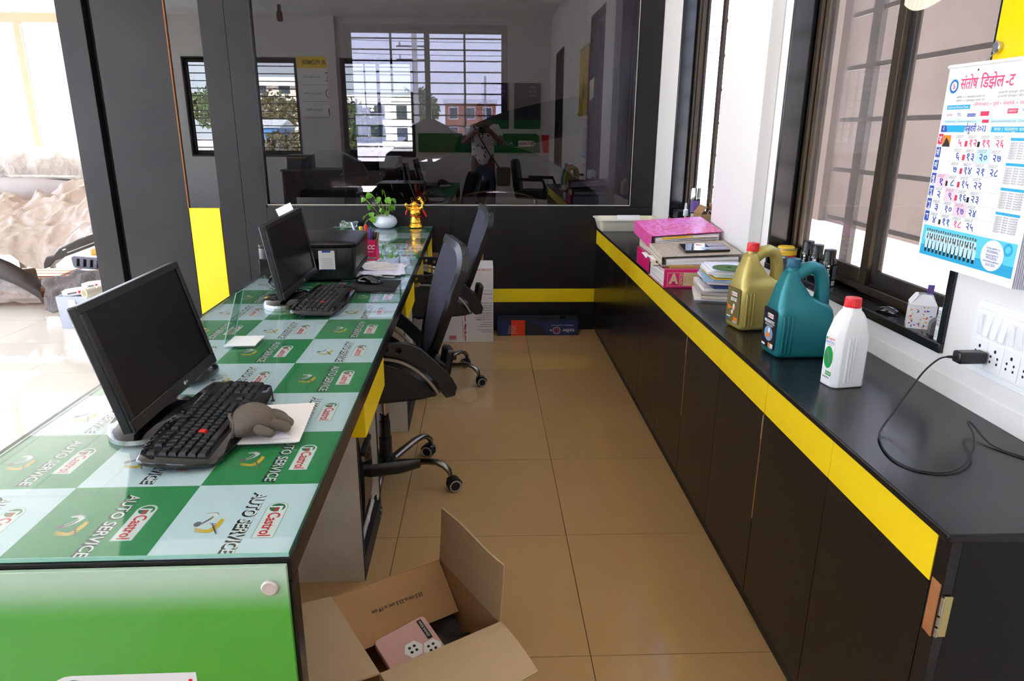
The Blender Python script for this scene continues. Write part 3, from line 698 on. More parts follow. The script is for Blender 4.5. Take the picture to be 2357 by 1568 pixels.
# ------------------------------------------------------------------ office chairs (local: sitter faces -x)
def chair_parts(r, turn):
    m = 'chair_leather'
    # seat cushion with a pale piping
    def seat(s, z, k=0.0):
        return [(0.235*s*(abs(math.cos(a))**0.55)*(1 if math.cos(a) > 0 else -1), 0.232*s*(abs(math.sin(a))**0.6)*(1 if math.sin(a) > 0 else -1), z+k*math.cos(a)) for a in [2*PI*i/36 for i in range(36)]]
    MB().loft([seat(0.80, 0.425), seat(0.96, 0.432), seat(1.0, 0.455), seat(1.0, 0.49), seat(0.95, 0.515), seat(0.75, 0.527), seat(0.2, 0.53)]).build('seat', m, r, smooth=60)
    # back: tall rounded frame, mesh inside, leaning
    BM = T(0.20, 0, 0.50) @ R('Y', 14)
    tap = lambda z: 0.42+0.58*min(1, max(0, z/0.30))**0.8
    def out(s): # rounded outline in (y,z)
        return [(y*tap(z), z) for y, z in rrect(-0.205+s, 0.205-s, 0.02+s, 0.50-s, 0.10-s*0.5, 6)]
    o1, o2 = out(0.0), out(0.028)
    bow = lambda y, z: -0.035*(1-(y/0.21)**2) + 0.03*math.sin(PI*z/0.5)*-0.6
    fr = MB(); rings = []
    for yz1, yz2 in zip(o1, o2):
        a, b = yz1, yz2
        rings.append([(bow(*a)-0.012, a[0], a[1]), (bow(*a)+0.016, a[0], a[1]), (bow(*b)+0.016, b[0], b[1]), (bow(*b)-0.012, b[0], b[1])])
    rings.append(rings[0]); fr.loft(rings, cap=False)
    fr.build('back_frame', 'black_plastic', r, smooth=50, M=BM)
    MB().sheet(lambda u, v: (bow(-0.18+0.36*u, 0.045+0.43*v), (-0.185+0.37*u)*tap(0.045+0.43*v), 0.045+0.43*v), 12, 12, thick=0.006).build('back_mesh', 'mesh_fabric', r, smooth=60, M=BM)
    MB().box(0.0, 0.035, -0.045, 0.045, 0.40, 0.57).build('back_bracket', 'black_plastic', r, bevel=0.010, M=T(0.150, 0, 0) @ R('Y', 10))
    # lumbar shell at the lower back
    MB().sheet(lambda u, v: (0.212+0.03*(v-0.5)-0.05*(1-(2*u-1)**2)*0.4, -0.17+0.34*u, 0.43+0.11*v), 12, 6, thick=0.02).build('lower_shell', 'black_plastic', r, smooth=60)
    # arms: a holed plate that bends down to the rear of the seat
    for s in (-1, 1):
        pl = [(-0.16, 0.655), (-0.14, 0.672), (0.04, 0.672), (0.08, 0.664), (0.115, 0.645), (0.175, 0.585), (0.225, 0.525), (0.243, 0.487), (0.235, 0.455), (0.20, 0.450), (0.185, 0.472), (0.165, 0.515), (0.115, 0.572), (0.06, 0.610), (-0.01, 0.630), (-0.13, 0.635)]
        holes = [[(cx+0.0095*math.cos(2*PI*i/10), cz+0.0095*math.sin(2*PI*i/10)) for i in range(10)] for cx, cz in ((-0.10, 0.653), (-0.055, 0.653), (-0.010, 0.652), (0.035, 0.644))]
        mb = MB().holed(pl, holes, 0.0, 0.024)
        a = mb.build('armrest', 'black_plastic', r, bevel=0.004, M=T(0, s*0.262+0.012, 0) @ R('X', 90))
        MB().tube([(-0.14, s*0.262, 0.672), (-0.09, s*0.262, 0.680), (0.01, s*0.262, 0.680), (0.08, s*0.262, 0.668)], [0.012, 0.024, 0.024, 0.016], 10, sy=0.35).build('arm_pad', 'black_plastic', a, smooth=60, M=a.matrix_local.inverted())
        MB().tube(catmull([(-0.215, s*0.258, 0.50), (-0.19, s*0.258, 0.57), (-0.12, s*0.258, 0.612), (-0.04, s*0.258, 0.616), (0.04, s*0.258, 0.598), (0.10, s*0.258, 0.558), (0.146, s*0.258, 0.510), (0.176, s*0.258, 0.462)], 4), 0.0058, 8).build('piping', 'grey_piping', r, smooth=60)
        MB().sheet(lambda u, v: (-0.19+0.36*u, s*0.246, 0.45+v*(0.155*(1-u**3))), 10, 4, thick=0.012).build('side_cushion', m, r, smooth=60)
    # gas lift, cover, mechanism
    MB().box(-0.10, 0.10, -0.08, 0.08, 0.385, 0.425).build('tilt_mechanism', 'black_plastic', r, bevel=0.01)
    MB().lathe([(0.014, 0.30), (0.014, 0.39)], 16).build('gas_lift', 'chrome', r, smooth=40)
    MB().lathe([(0.022, 0.10), (0.026, 0.12), (0.026, 0.20), (0.022, 0.202), (0.022, 0.27), (0.019, 0.272), (0.019, 0.30)], 20).build('lift_cover', 'black_plastic', r, smooth=40)
    hub = MB().lathe([(0.028, 0.052), (0.036, 0.06), (0.040, 0.10), (0.034, 0.118), (0.026, 0.122)], 20).build('hub', 'black_plastic', r, smooth=40)
    leg = MB(); pts = [(0.03, 0, 0.088), (0.10, 0, 0.102), (0.18, 0, 0.116), (0.218, 0, 0.118), (0.248, 0, 0.108), (0.271, 0, 0.088), (0.278, 0, 0.068)]
    leg.tube(pts, [0.020, 0.019, 0.017, 0.016, 0.0155, 0.014, 0.011], 12, sy=0.75)
    lme = leg.mesh('star_leg', 'chrome_dull', 50)
    wb2 = MB().lathe([(0.012, -0.021), (0.025, -0.021), (0.027, -0.018), (0.027, -0.006), (0.022, -0.004), (0.022, 0.004), (0.027, 0.006), (0.027, 0.018), (0.025, 0.021), (0.012, 0.021)], 20).mesh('wheel', 'rubber', 40)
    rim = MB(); 
    for sg in (-1, 1):
        rim.loft([[(rr*math.cos(2*PI*i/20), rr*math.sin(2*PI*i/20), z) for i in range(20)] for rr, z in ((0.0245, sg*0.0205), (0.0245, sg*0.0225), (0.019, sg*0.0225), (0.019, sg*0.0205))], cap=False)
    rme = rim.mesh('wheel_rim', 'grey_piping', 40)
    hood = MB().sheet(lambda u, v: (0.029*math.cos(PI*(0.05+0.75*u)), -0.017+0.034*v, 0.029*math.sin(PI*(0.05+0.75*u))), 10, 2, thick=0.003).mesh('caster_hood', 'black_plastic', 40)
    pin = MB().lathe([(0.006, 0.05), (0.006, 0.075)], 10).mesh('caster_pin', 'black_plastic', 40)
    for k in range(5):
        A = R('Z', turn+72*k); l = inst('star_leg', lme, r, A)
        L = T(0.278, 0, 0) @ R('Z', 40+65*k)
        w = inst('wheel', wb2, l, L @ T(0.012, 0, 0.027) @ R('X', 90)); inst('wheel_rim', rme, l, L @ T(0.012, 0, 0.027) @ R('X', 90))
        inst('caster_hood', hood, l, L @ T(0.012, 0, 0.027)); inst('caster_pin', pin, l, T(0.278, 0, 0))
c1 = thing('office_chair', 'nearer black mesh-backed swivel chair pushed under the desk', 'chair', (-0.405, 2.60, 0), 14, 'swivel chairs at the desk')
chair_parts(c1, -32)
c2 = copy_tree(c1); c2.location = (-0.292, 3.813, 0); c2.rotation_euler.z = math.radians(9)
c2['label'] = 'farther black mesh-backed swivel chair beside the white carton'

# ------------------------------------------------------------------ low counter along the right wall
WY0, WY1 = 0.985, 4.852
wt = MB().box(0.7665, XW-0.001, WY0, WY1, 0.7335, 0.7500).build('worktop', 'black_laminate_gloss', None, bevel=0.003)
tag(wt, 'long black worktop on the yellow banded cabinets along the window wall', 'worktop')
joints = [1.026, 1.784, 2.553, 3.346, 4.150, 4.852]
wh = ['nearest, with a bare hinge at its end', 'second from the near end', 'third one, below the booklets', 'fourth one, below the pink folder', 'last one, in the corner by the partition']
for k in range(5):
    a, b = joints[k], joints[k+1]
    t = thing('cabinet', 'black base cabinet with a yellow band, '+wh[k], 'cabinet', (0.78, a, 0), 0, 'base cabinets under the worktop'); L = b-a
    MB().box(0.019, 0.375, 0.0 if k else -0.036, L-0.001, 0.0, 0.7325).build('carcass', 'carcass_black', t)
    MB().box(0.012, 0.0188, 0.0, L-0.002, 0.0, 0.045).build('plinth', 'black_plain', t)
    for s in range(2):
        y0, y1 = s*L/2+0.0012, (s+1)*L/2-(0.0012 if s == 0 else 0.002)
        MB().box(0.0, 0.0186, y0, y1, 0.632, 0.732).build('band_panel', 'yellow_laminate', t, bevel=0.0006)
        d = MB().box(0.0, 0.0186, y0, y1, 0.047, 0.630).build('door', 'black_laminate_gloss', t, bevel=0.0006)
    for y in ((0.0,) if k in (1, 2) else ()):
        MB().box(-0.0007, 0.001, y-0.0016, y+0.0022, 0.30, 0.63).build('chipped_edge', 'bare_wood', t)
        MB().box(-0.0007, 0.001, y+0.001, y+0.0055, 0.552, 0.622).build('chipped_edge', 'cardboard_pale', t)
    if k == 0:
        h = MB().box(-0.0005, 0.014, -0.0045, -0.0002, 0.547, 0.628).build('hinge_leaf', 'hinge_metal', t, bevel=0.001, M=T(0.004, -0.037, 0))
        q = MB()
        for z in (0.547, 0.569, 0.591, 0.609): q.lathe([(0.0035, z), (0.0035, z+0.018)], 10)
        q.build('hinge_knuckle', 'steel', t, smooth=40, M=T(0.0015, -0.039, 0))
        MB().prism([(-0.001, 0.0), (0.004, -0.004), (0.004, 0.030), (0.0, 0.024)], 0.540, 0.646, M=T(-0.0005, -0.030, 0)).build('chipped_edge', 'bare_wood', t)
        MB().box(0.0, 0.0186, -0.036, -0.001, 0.0, 0.7325).build('end_post', 'black_laminate_gloss', t, bevel=0.0006)
# ------------------------------------------------------------------ things on the desk
ZD = 0.759
mat('glove_cloth', (108, 97, 88), 0.95, var=0.3, scale=14, dark=(88, 78, 70), bump=0.25, bscale=90, stretch=(1, 6, 1))
# sheaf of A4 sheets under the glove
sh = thing('paper_sheaf', 'thin stack of white sheets under the grey glove', 'paper', (-0.478, 1.452, ZD+0.0003), 4)
for k in range(5):
    MB().sheet(lambda u, v, k=k: (-0.075+0.15*u+0.0015*k, -0.105+0.21*v-0.001*k, 0.0009*k+0.012*max(0, v-0.6)**2*(0.3+u)*k/3+0.0006), 6, 8, thick=0.0006).build('sheet', 'paper', sh, M=R('Z', 1.2*(k % 3)-1))
MB().add([(0.020, -0.098, 0.006), (0.062, -0.088, 0.0062), (0.034, -0.066, 0.011)], [(0, 1, 2)]).build('folded_corner', 'paper_blue', sh)
def glove():
    g = thing('work_glove', 'crumpled grey knitted glove lying on the white sheets', 'glove', (-0.487, 1.395, ZD+0.0055), 20)
    mb = MB(); n = 20; rings = []
    prof = [(-0.052, 0.026, 0.016, 0.020), (-0.046, 0.038, 0.026, 0.026), (-0.03, 0.044, 0.032, 0.031), (-0.008, 0.047, 0.035, 0.034), (0.015, 0.044, 0.033, 0.032), (0.032, 0.038, 0.024, 0.024), (0.044, 0.028, 0.015, 0.016)]
    for x, hw, hh, zc in prof:
        ring = []
        for i in range(n):
            a = 2*PI*i/n; w = 1+0.07*math.sin(3*a+x*90)+0.05*math.sin(5*a+1+x*60)
            ring.append((x, hw*w*math.cos(a), max(0.001, zc+hh*w*math.sin(a))))
        rings.append(ring)
    mb.loft(rings); mb.build('palm', 'glove_cloth', g, smooth=70, sub=1)
    for pts, rr in (([(0.02, -0.030, 0.030), (0.040, -0.034, 0.026), (0.055, -0.034, 0.017), (0.064, -0.032, 0.012)], 0.0125), ([(0.025, -0.008, 0.038), (0.047, -0.012, 0.030), (0.063, -0.012, 0.018), (0.070, -0.008, 0.012)], 0.013),
                    ([(0.022, 0.016, 0.036), (0.043, 0.014, 0.030), (0.056, 0.016, 0.018), (0.060, 0.018, 0.013)], 0.0125), ([(0.015, 0.034, 0.030), (0.035, 0.036, 0.024), (0.046, 0.038, 0.013)], 0.011), ([(-0.010, -0.040, 0.030), (0.010, -0.056, 0.024), (0.030, -0.058, 0.014)], 0.012)):
        mb = MB(); mb.tube(pts, [rr, rr*1.05, rr, rr*0.7], 10) if len(pts) == 4 else mb.tube(pts, [rr, rr, rr*0.75], 10)
        mb.build('finger', 'glove_cloth', g, smooth=70, sub=1)
    MB().tube([(-0.050+0.003*math.sin(3*a), 0.030*math.cos(a), max(0.004, 0.022+0.024*math.sin(a))) for a in [2*PI*i/24 for i in range(24)]], 0.004, 6, closed=True).build('cuff', 'glove_cloth', g, smooth=60)
glove()
sc = thing('screw', 'small black screw standing on its head by the white sheets', 'screw', (-0.513, 1.590, ZD))
MB().lathe([(0.0055, 0), (0.0055, 0.001), (0.002, 0.005)], 12).build('head', 'black_plain', sc, smooth=40)
MB().lathe([(0.0019, 0.004)]+[(0.0021 if k % 2 else 0.0016, 0.006+0.0016*k) for k in range(13)]+[(0.0003, 0.031)], 8).build('thread', 'black_plain', sc)
# L-shaped acrylic sign holder
glass('acrylic', (0.78, 0.92, 0.86), 0.06)
ls = thing('sign_holder', 'clear acrylic L-shaped sign holder on a white foot', 'sign holder', (-0.741, 2.090, ZD), 1)
MB().box(-0.048, 0.046, -0.052, 0.052, 0, 0.003).build('foot', 'white_plastic', ls, bevel=0.001)
MB().loft([[(-0.048, -0.052, 0.003), (-0.048, 0.052, 0.003), (-0.045, 0.052, 0.003), (-0.045, -0.052, 0.003)], [(-0.092, 0.235, 0.098), (-0.096, 0.33, 0.092), (-0.093, 0.33, 0.092), (-0.089, 0.235, 0.098)]]).build('upright_sheet', 'acrylic', ls)
MB().tube([(-0.047, -0.052, 0.003), (-0.091, 0.235, 0.098), (-0.095, 0.33, 0.092), (-0.047, 0.052, 0.003)], 0.0014, 6).build('upright_edge', 'glass_edge_pale', ls)
# mouse by the first monitor, mouse pad and mouse by the second
def mouse(label, x, y, z, rz, wire=True):
    r = thing('computer_mouse', label, 'mouse', (x, y, z), rz)
    rings = []
    for k in range(11):
        t = k/10; L = -0.057+0.114*t; w = 0.030*(math.sin(PI*(0.08+0.86*t))**0.45); h = 0.037*(math.sin(PI*(0.06+0.80*t))**0.6)
        rings.append([(L, w*math.cos(a)*(1 if math.sin(a) > -0.1 else 0.9), max(0.0, 0.004+(h-0.004)*max(0, math.sin(a))**0.8) if math.sin(a) >= 0 else 0.0) for a in [2*PI*i/20 for i in range(20)]])
    MB().loft(rings).build('mouse_body', 'black_gloss', r, smooth=60)
    MB().box(0.012, 0.056, -0.0006, 0.0006, 0.018, 0.034, M=R('Y', 12)).build('button_split', 'groove_black', r)
    MB().lathe([(0.008, -0.003), (0.009, 0), (0.008, 0.003)], 14, T(0.034, 0, 0.027) @ R('X', 90)).build('wheel', 'rubber', r, smooth=40)
    return r
mouse('black mouse half hidden behind the nearest monitor', -0.752, 1.765, ZD, 70)
mp = MB().prism(rrect(-0.102, 0.102, -0.105, 0.105, 0.006), 0, 0.003).build('mouse_pad', 'rubber', None, M=T(-0.466, 2.885, ZD) @ R('Z', -1)); tag(mp, 'thin black mouse pad between keyboard and loose papers', 'mouse pad')
m2 = mouse('black mouse lying on the black mouse pad', -0.490, 2.925, ZD+0.003, 155)
MB().tube([(0.055, 0, 0.008), (0.09, 0.002, 0.005), (0.13, 0.012, 0.003)], 0.0018, 6).build('lead', 'black_plain', m2, smooth=60)
# black lead running from the printer side to the second keyboard
w = MB().tube([(-0.70, 2.835, ZD+0.002), (-0.72, 2.86, ZD+0.002), (-0.76, 2.865, ZD+0.002), (-0.80, 2.85, ZD+0.002)], 0.0018, 6).build('keyboard_lead', 'black_plain', None, smooth=60); tag(w, 'thin black keyboard lead lying behind the farther keyboard', 'cable')
# cables behind the second monitor
vc = thing('video_cable', 'black monitor cable with a blue plug behind the second monitor', 'cable', (0, 0, 0))
MB().tube([(-0.855, 2.86, ZD+0.050), (-0.882, 2.90, ZD+0.046), (-0.905, 2.93, ZD+0.025), (-0.905, 2.90, ZD+0.008), (-0.86, 2.82, ZD+0.005), (-0.80, 2.78, ZD+0.005)], 0.0042, 8).build('lead', 'black_plain', vc, smooth=60)
MB().box(-0.018, 0.018, -0.010, 0.010, -0.008, 0.008, M=T(-0.860, 2.87, ZD+0.052)).build('plug', 'print_blue', vc, bevel=0.003)
wc = MB().tube([(-0.84, 2.80, ZD+0.16), (-0.875, 2.92, ZD+0.13), (-0.905, 3.00, ZD+0.07), (-0.90, 3.02, ZD+0.02), (-0.87, 3.05, ZD+0.004)], 0.0045, 8).build('power_cable', 'white_plastic', None, smooth=60); tag(wc, 'white power cable hanging behind the second monitor', 'cable')
# card on a small holder behind the second monitor
ch = thing('card_holder', 'black clip stand holding a white card behind the second monitor', 'card holder', (-0.800, 2.93, ZD), -10)
MB().lathe([(0.03, 0), (0.03, 0.006), (0.006, 0.012), (0.006, 0.27), (0.010, 0.28), (0.0, 0.285)], 16).build('stand', 'black_plastic', ch, smooth=40)
MB().box(-0.050, 0.0, -0.004, 0.004, -0.008, 0.012, M=T(0.0, -0.008, 0.272) @ R('Y', -20)).build('clip', 'black_plastic', ch, bevel=0.002)
MB().box(-0.036, 0.036, -0.0012, 0.0012, 0.0, 0.052, M=T(-0.004, -0.006, 0.278) @ R('Y', -24)).build('card', 'print_white', ch)
# printer
pr = thing('printer', 'black all-in-one printer with a white sticker on its front', 'printer', (-0.762, 3.185, ZD), 1.5)
def prr(dx, dy0, z, r=0.03): return [(x, y, z) for x, y in rrect(-0.205+dx, 0.205-dx, -0.215+dy0, 0.20, r, 5)]
MB().loft([prr(0.02, 0.03, 0.0), prr(0.012, 0.012, 0.012), prr(0.002, 0.0, 0.05), prr(0.0, 0.0, 0.12), prr(0.0, 0.004, 0.143)]).build('printer_body', 'black_plastic', pr, smooth=50)
MB().loft([prr(0.008, 0.012, 0.1435), prr(0.004, 0.008, 0.147)]).build('seam_strip', 'steel', pr, smooth=50)
MB().loft([prr(0.0, 0.002, 0.1472), prr(-0.001, 0.0, 0.158), prr(0.006, 0.008, 0.164), prr(0.1, 0.1, 0.1645)]).build('scanner_lid', 'black_plastic', pr, smooth=50)
q = MB()
for k, (x0, x1, y0, y1) in enumerate(((0.208-0.0005, 0.2085, -0.17, 0.14),)): q.box(0.204, 0.2062, y0, y1, 0.035, 0.052)
q.build('side_slot', 'groove_black', pr)
MB().box(-0.20, 0.06, -0.2165, -0.214, 0.03, 0.10).build('paper_tray_front', 'black_gloss', pr, bevel=0.002)
MB().box(0.126, 0.1275, -0.2162, -0.214, 0.02, 0.14).build('panel_gap', 'groove_black', pr)
st = MB().prism(rrect(0.050, 0.118, 0.052, 0.134, 0.004), 0, 0.0008).build('sticker', 'print_white', pr, M=frame3((0.0, -0.2168, 0.0), (1, 0, 0), (0, 0, 1)))
p = PB()
p.rect(0.010, 0.046, 0.126, 0.134, T(0.056, 0, 0.001)); p.rect(-0.002, 0.058, 0.052, 0.055, T(0.056, 0, 0.001)); p.build('printed_blue_bands', 'print_blue', st)
p = PB()
for k, (w_, t) in enumerate(((0.046, 'Scan to download the app'), (0.052, 'For warranty and setup visit'), (0.044, 'the support page on the web'), (0.05, 'Warranty valid for one year'), (0.056, 'Keep this label on the product'), (0.05, 'Model and serial number inside'))):
    p.text(t, T(0.084, 0.100-0.0075*k, 0.001), 0.0038, w_)
p.build('printed_lettering', 'print_grey', st)
p = PB(); TM = T(0, 0, 0.1648)
for k in range(5): p.rect(-0.13+0.022*k, -0.125+0.022*k, 0.09, 0.16, TM @ R('Z', -6))
p.rect(-0.12, -0.04, 0.075, 0.079, TM); p.build('printed_lid_icons', 'print_grey', pr)
p = PB(); p.disc(-0.175, 0.12, 0.028, TM, 0.02); p.build('printed_lid_badge', 'print_blue', pr)
p = PB(); p.disc(-0.145, 0.085, 0.008, TM); p.build('printed_lid_dot', 'print_yellow', pr)
# loose papers beside the printer
lp = thing('loose_papers', 'untidy heap of printed sheets beside the black printer', 'papers', (-0.485, 3.20, ZD+0.0004), 0)
random.seed(3)
for k, (x, y, a, w_, h_, m) in enumerate(((0, 0, -6, 0.20, 0.29, 'paper'), (0.01, 0.02, 8, 0.20, 0.27, 'paper_blue'), (-0.03, -0.01, -14, 0.19, 0.27, 'paper'), (0.02, -0.03, 3, 0.17, 0.24, 'paper_blue'), (-0.02, 0.04, 20, 0.15, 0.2, 'paper'), (-0.045, 0.03, -35, 0.10, 0.15, 'paper'))):
    MB().sheet(lambda u, v, k=k, w_=w_, h_=h_: (w_*(u-.5), h_*(v-.5), 0.0028*k+0.005*math.sin(3*u+2*v+k)**2+0.018*max(0, 0.35-u)**2*k), 8, 8, thick=0.0006).build('sheet', m, lp, M=T(x, y, 0.0012) @ R('Z', a))
p = PB()
for k in range(7): p.rect(-0.01, 0.065, 0.075-0.018*k, 0.0765-0.018*k, T(0.02, 0.0, 0.0235) @ R('Z', 3))
for k in range(3): p.rect(0.015, 0.055, 0.10-0.055*k, 0.104-0.055*k, T(0.03, 0.0, 0.0237) @ R('Z', 3))
p.build('printed_lines', 'print_grey', lp)
# pen cup and pens
pc = thing('pen_cup', 'pink printed box-shaped pen cup behind the loose papers', 'pen cup', (-0.572, 3.478, ZD), -3)
q = MB(); w_, h_ = 0.040, 0.108
for x0, x1, y0, y1 in ((-w_, w_, -w_, -w_+0.003), (-w_, w_, w_-0.003, w_), (-w_, -w_+0.003, -w_, w_), (w_-0.003, w_, -w_, w_)):
    q.loft([[(x0, y0, 0.006), (x1, y0, 0.006), (x1, y1, 0.006), (x0, y1, 0.006)], [(x0*0.9, y0*0.9, h_), (x1*0.9, y0*0.9, h_), (x1*0.9, y1*0.9, h_), (x0*0.9, y1*0.9, h_)]])
q.build('cup_walls', 'print_pink', pc)
MB().box(-0.048, 0.048, -0.044, 0.044, 0, 0.006).build('cup_base', 'white_plastic', pc, bevel=0.001)
p = PB(); FM = T(0, -w_+0.0005, 0) @ R('X', 87.6)
p.text('ACC', FM @ T(0.006, 0.072, 0.0038), 0.020, 0.056, offset=0.03, shear=0.25); p.text('cement', FM @ T(0.010, 0.051, 0.0028), 0.009, 0.036); p.build('printed_lettering', 'print_white', pc)
p = PB(); p.rect(-0.039, 0.039, 0.014, 0.026, FM @ T(0, 0, 0.0008)); p.build('printed_band', 'white_laminate', pc)
p = PB(); p.text('Build with confidence', FM @ T(0, 0.020, 0.0013), 0.0075, 0.068, offset=0.01); p.build('printed_slogan', 'print_black', pc)
for nm, col, (x, y), (tx, ty), L, cap in (('yellow marker', (236, 204, 40), (-0.018, -0.012), (-0.13, 0.02), 0.165, True), ('red marker', (226, 52, 40), (-0.008, 0.008), (-0.06, 0.05), 0.170, True), ('violet pen', (70, 36, 150), (0.004, -0.012), (0.04, 0.0), 0.155, True),
        ('black pen at the left', (24, 24, 28), (0.014, -0.010), (0.08, 0.02), 0.140, True), ('black pen at the right', (30, 30, 34), (0.020, 0.004), (0.12, 0.0), 0.136, True), ('teal pen', (20, 110, 100), (0.002, 0.016), (0.02, 0.08), 0.158, False), ('brown pencil', (130, 84, 50), (0.022, -0.02), (0.22, -0.02), 0.142, False), ('tall blue and white pen', (215, 225, 240), (-0.026, 0.010), (-0.34, 0.05), 0.190, False)):
    m_ = 'pen_'+nm.split()[0]+str(len(MATS)); mat(m_, col, 0.35)
    pn = thing('pen', nm+' standing in the pink pen cup', 'pen', pc.matrix_basis @ Vector((x, y, 0.007)), 0, 'pens in the pink cup')
    zax = Vector((tx, ty, 1)).normalized(); pn.rotation_euler = zax.to_track_quat('Z', 'Y').to_euler()
    rr = 0.0068 if 'marker' in nm else 0.0045
    MB().lathe([(0.002, 0), (rr, 0.012), (rr, L*0.7), (rr*1.15, L*0.7), (rr*1.15, L-0.004), (rr*0.6, L)], 12).build('barrel', m_, pn, smooth=40)
    if cap or 'blue' in nm: MB().box(-0.0012, 0.0012, rr, rr+0.003, L*0.72, L-0.002).build('clip', 'print_blue' if 'blue' in nm else m_, pn)
# glass ashtray
mat('cut_glass', (214, 236, 220), 0.03, trans=0.85, spec=0.6)
at = thing('ashtray', 'cut glass ashtray at the far left end of the desk', 'ashtray', (-0.905, 4.70, ZD), 0)
def star(r, z, k=0.0): return [(r*(1+k*math.cos(12*a))*math.cos(a), r*(1+k*math.cos(12*a))*math.sin(a), z) for a in [2*PI*i/72 for i in range(72)]]
MB().loft([star(0.050, 0.0), star(0.056, 0.004, 0.03), star(0.058, 0.026, 0.035), star(0.055, 0.032, 0.02), star(0.046, 0.032), star(0.040, 0.012), star(0.001, 0.010)]).build('bowl', 'cut_glass', at, smooth=35)
for a in (20, 140, 260): MB().ball((0.050*math.cos(math.radians(a)), 0.050*math.sin(math.radians(a)), 0.034), (0.016, 0.012, 0.009), 10, 6).build('rest', 'cut_glass', at, smooth=60)
# white pot with a trailing pothos
mat('glazed_white', (226, 236, 248), 0.12, var=0.1, scale=12, dark=(170, 190, 220), coat=0.4)
mat('leaf_green', (92, 150, 36), 0.35, var=0.4, scale=30, dark=(140, 190, 60))
mat('stem_green', (150, 176, 70), 0.5); mat('soil', (52, 40, 32), 0.95, bump=0.5)
pt = thing('potted_pothos', 'trailing green pothos in a squat white glazed pot', 'plant', (-0.661, 4.690, ZD), 0)
MB().lathe([(0.034, 0.0), (0.060, 0.008), (0.078, 0.026), (0.082, 0.042), (0.076, 0.062), (0.060, 0.078), (0.046, 0.083), (0.043, 0.081), (0.043, 0.070)], 36).build('pot', 'glazed_white', pt, smooth=70)
MB().lathe([(0.0, 0.072), (0.044, 0.071)], 24).build('soil', 'soil', pt)
def leaf_me(s):
    mb = MB()
    def f(u, v):
        w = (math.sin(PI*u)**0.7)*(1.15-0.62*u)*0.52
        y = (v-0.5)*2*w
        return (s*(u-0.06*math.exp(-30*u)*(1-abs(2*v-1))), s*y, s*(0.22*abs(v-0.5)*2*w-0.30*u*u))
    mb.sheet(f, 8, 6); return mb.mesh('leaf', 'leaf_green', 80)
LV = [leaf_me(0.042), leaf_me(0.050), leaf_me(0.034)]
random.seed(11)
stems = [((0.01, 0.0), (0.02, 0.0, 0.19), (0.005, -0.02, 0.245)), ((-0.01, 0.0), (-0.04, -0.02, 0.18), (-0.075, -0.03, 0.225)), ((-0.02, 0.0), (-0.07, -0.03, 0.14), (-0.12, -0.05, 0.20)),
         ((0.015, -0.01), (0.04, -0.02, 0.15), (0.055, -0.03, 0.195)), ((0.0, -0.02), (-0.03, -0.06, 0.12), (-0.02, -0.07, 0.165)), ((-0.02, -0.01), (-0.08, -0.05, 0.13), (-0.115, -0.06, 0.085)),
         ((-0.01, -0.02), (-0.07, -0.07, 0.10), (-0.115, -0.08, 0.045)), ((0.01, -0.02), (0.02, -0.06, 0.12), (0.01, -0.07, 0.125)), ((0.0, 0.01), (-0.01, 0.0, 0.17), (-0.03, -0.02, 0.205)), ((-0.01, 0.0), (-0.05, -0.04, 0.10), (-0.055, -0.06, 0.075)), ((0.02, 0.01), (0.04, 0.02, 0.13), (0.025, -0.03, 0.145))]
for k, (b_, m_, e_) in enumerate(stems):
    pts = []
    for i in range(9):
        t = i/8; pts.append(tuple((1-t)**2*a+2*t*(1-t)*b+t*t*c for a, b, c in zip((b_[0], b_[1], 0.07), m_, e_)))
    MB().tube(pts, 0.0019, 6).build('stem', 'stem_green', pt, smooth=60)
    for j, at_ in enumerate((8, 5) if k < 8 else (8,)):
        P = Vector(pts[at_]); yaw = math.degrees(math.atan2(e_[1]-b_[1], e_[0]-b_[0]))+random.uniform(-70, 70)+(80 if j else 0)
        inst('leaf', LV[(k+j) % 3], pt, T(*P) @ R('Z', yaw-10) @ R('Y', random.uniform(10, 55)) @ R('X', random.uniform(-40, 40)+45))
# gilded laughing figure
mat('gilding', (255, 196, 70), 0.2, metal=1.0, var=0.2, scale=40, dark=(214, 130, 30))
mat('red_enamel', (200, 24, 20), 0.2)
bd = thing('gilded_figurine', 'gilded laughing standing figurine with red sleeves on the desk end', 'figurine', (-0.459, 4.705, ZD), 0)
MB().lathe([(0.046, 0), (0.052, 0.006), (0.050, 0.016), (0.044, 0.022), (0.040, 0.030), (0.0, 0.032)], 24).build('base', 'gilding', bd, smooth=50)
b = MB(); b.lathe([(0.030, 0.030), (0.042, 0.036), (0.038, 0.055), (0.034, 0.075), (0.040, 0.092)], 20).build('robe', 'gilding', bd, smooth=60)
b = MB(); b.ball((0, -0.004, 0.098), (0.040, 0.036, 0.034)); b.ball((0, 0.004, 0.122), (0.036, 0.026, 0.024)); b.ball((0, -0.034, 0.093), 0.004, 8, 6); b.build('torso', 'gilding', bd, smooth=70)
b = MB(); b.ball((-0.004, -0.004, 0.152), (0.021, 0.020, 0.022)); b.ball((-0.027, 0, 0.150), (0.005, 0.005, 0.010)); b.ball((0.018, 0, 0.150), (0.005, 0.005, 0.010)); b.ball((-0.004, -0.024, 0.150), 0.0045, 8, 6); b.ball((-0.013, -0.019, 0.144), 0.006, 8, 6); b.ball((0.006, -0.019, 0.144), 0.006, 8, 6); b.build('head', 'gilding', bd, smooth=70)
b = MB(); b.tube([(0.030, 0, 0.125), (0.052, -0.006, 0.138), (0.050, -0.006, 0.165), (0.036, -0.006, 0.182)], [0.013, 0.012, 0.010, 0.009], 10).build('raised_arm', 'gilding', bd, smooth=70)
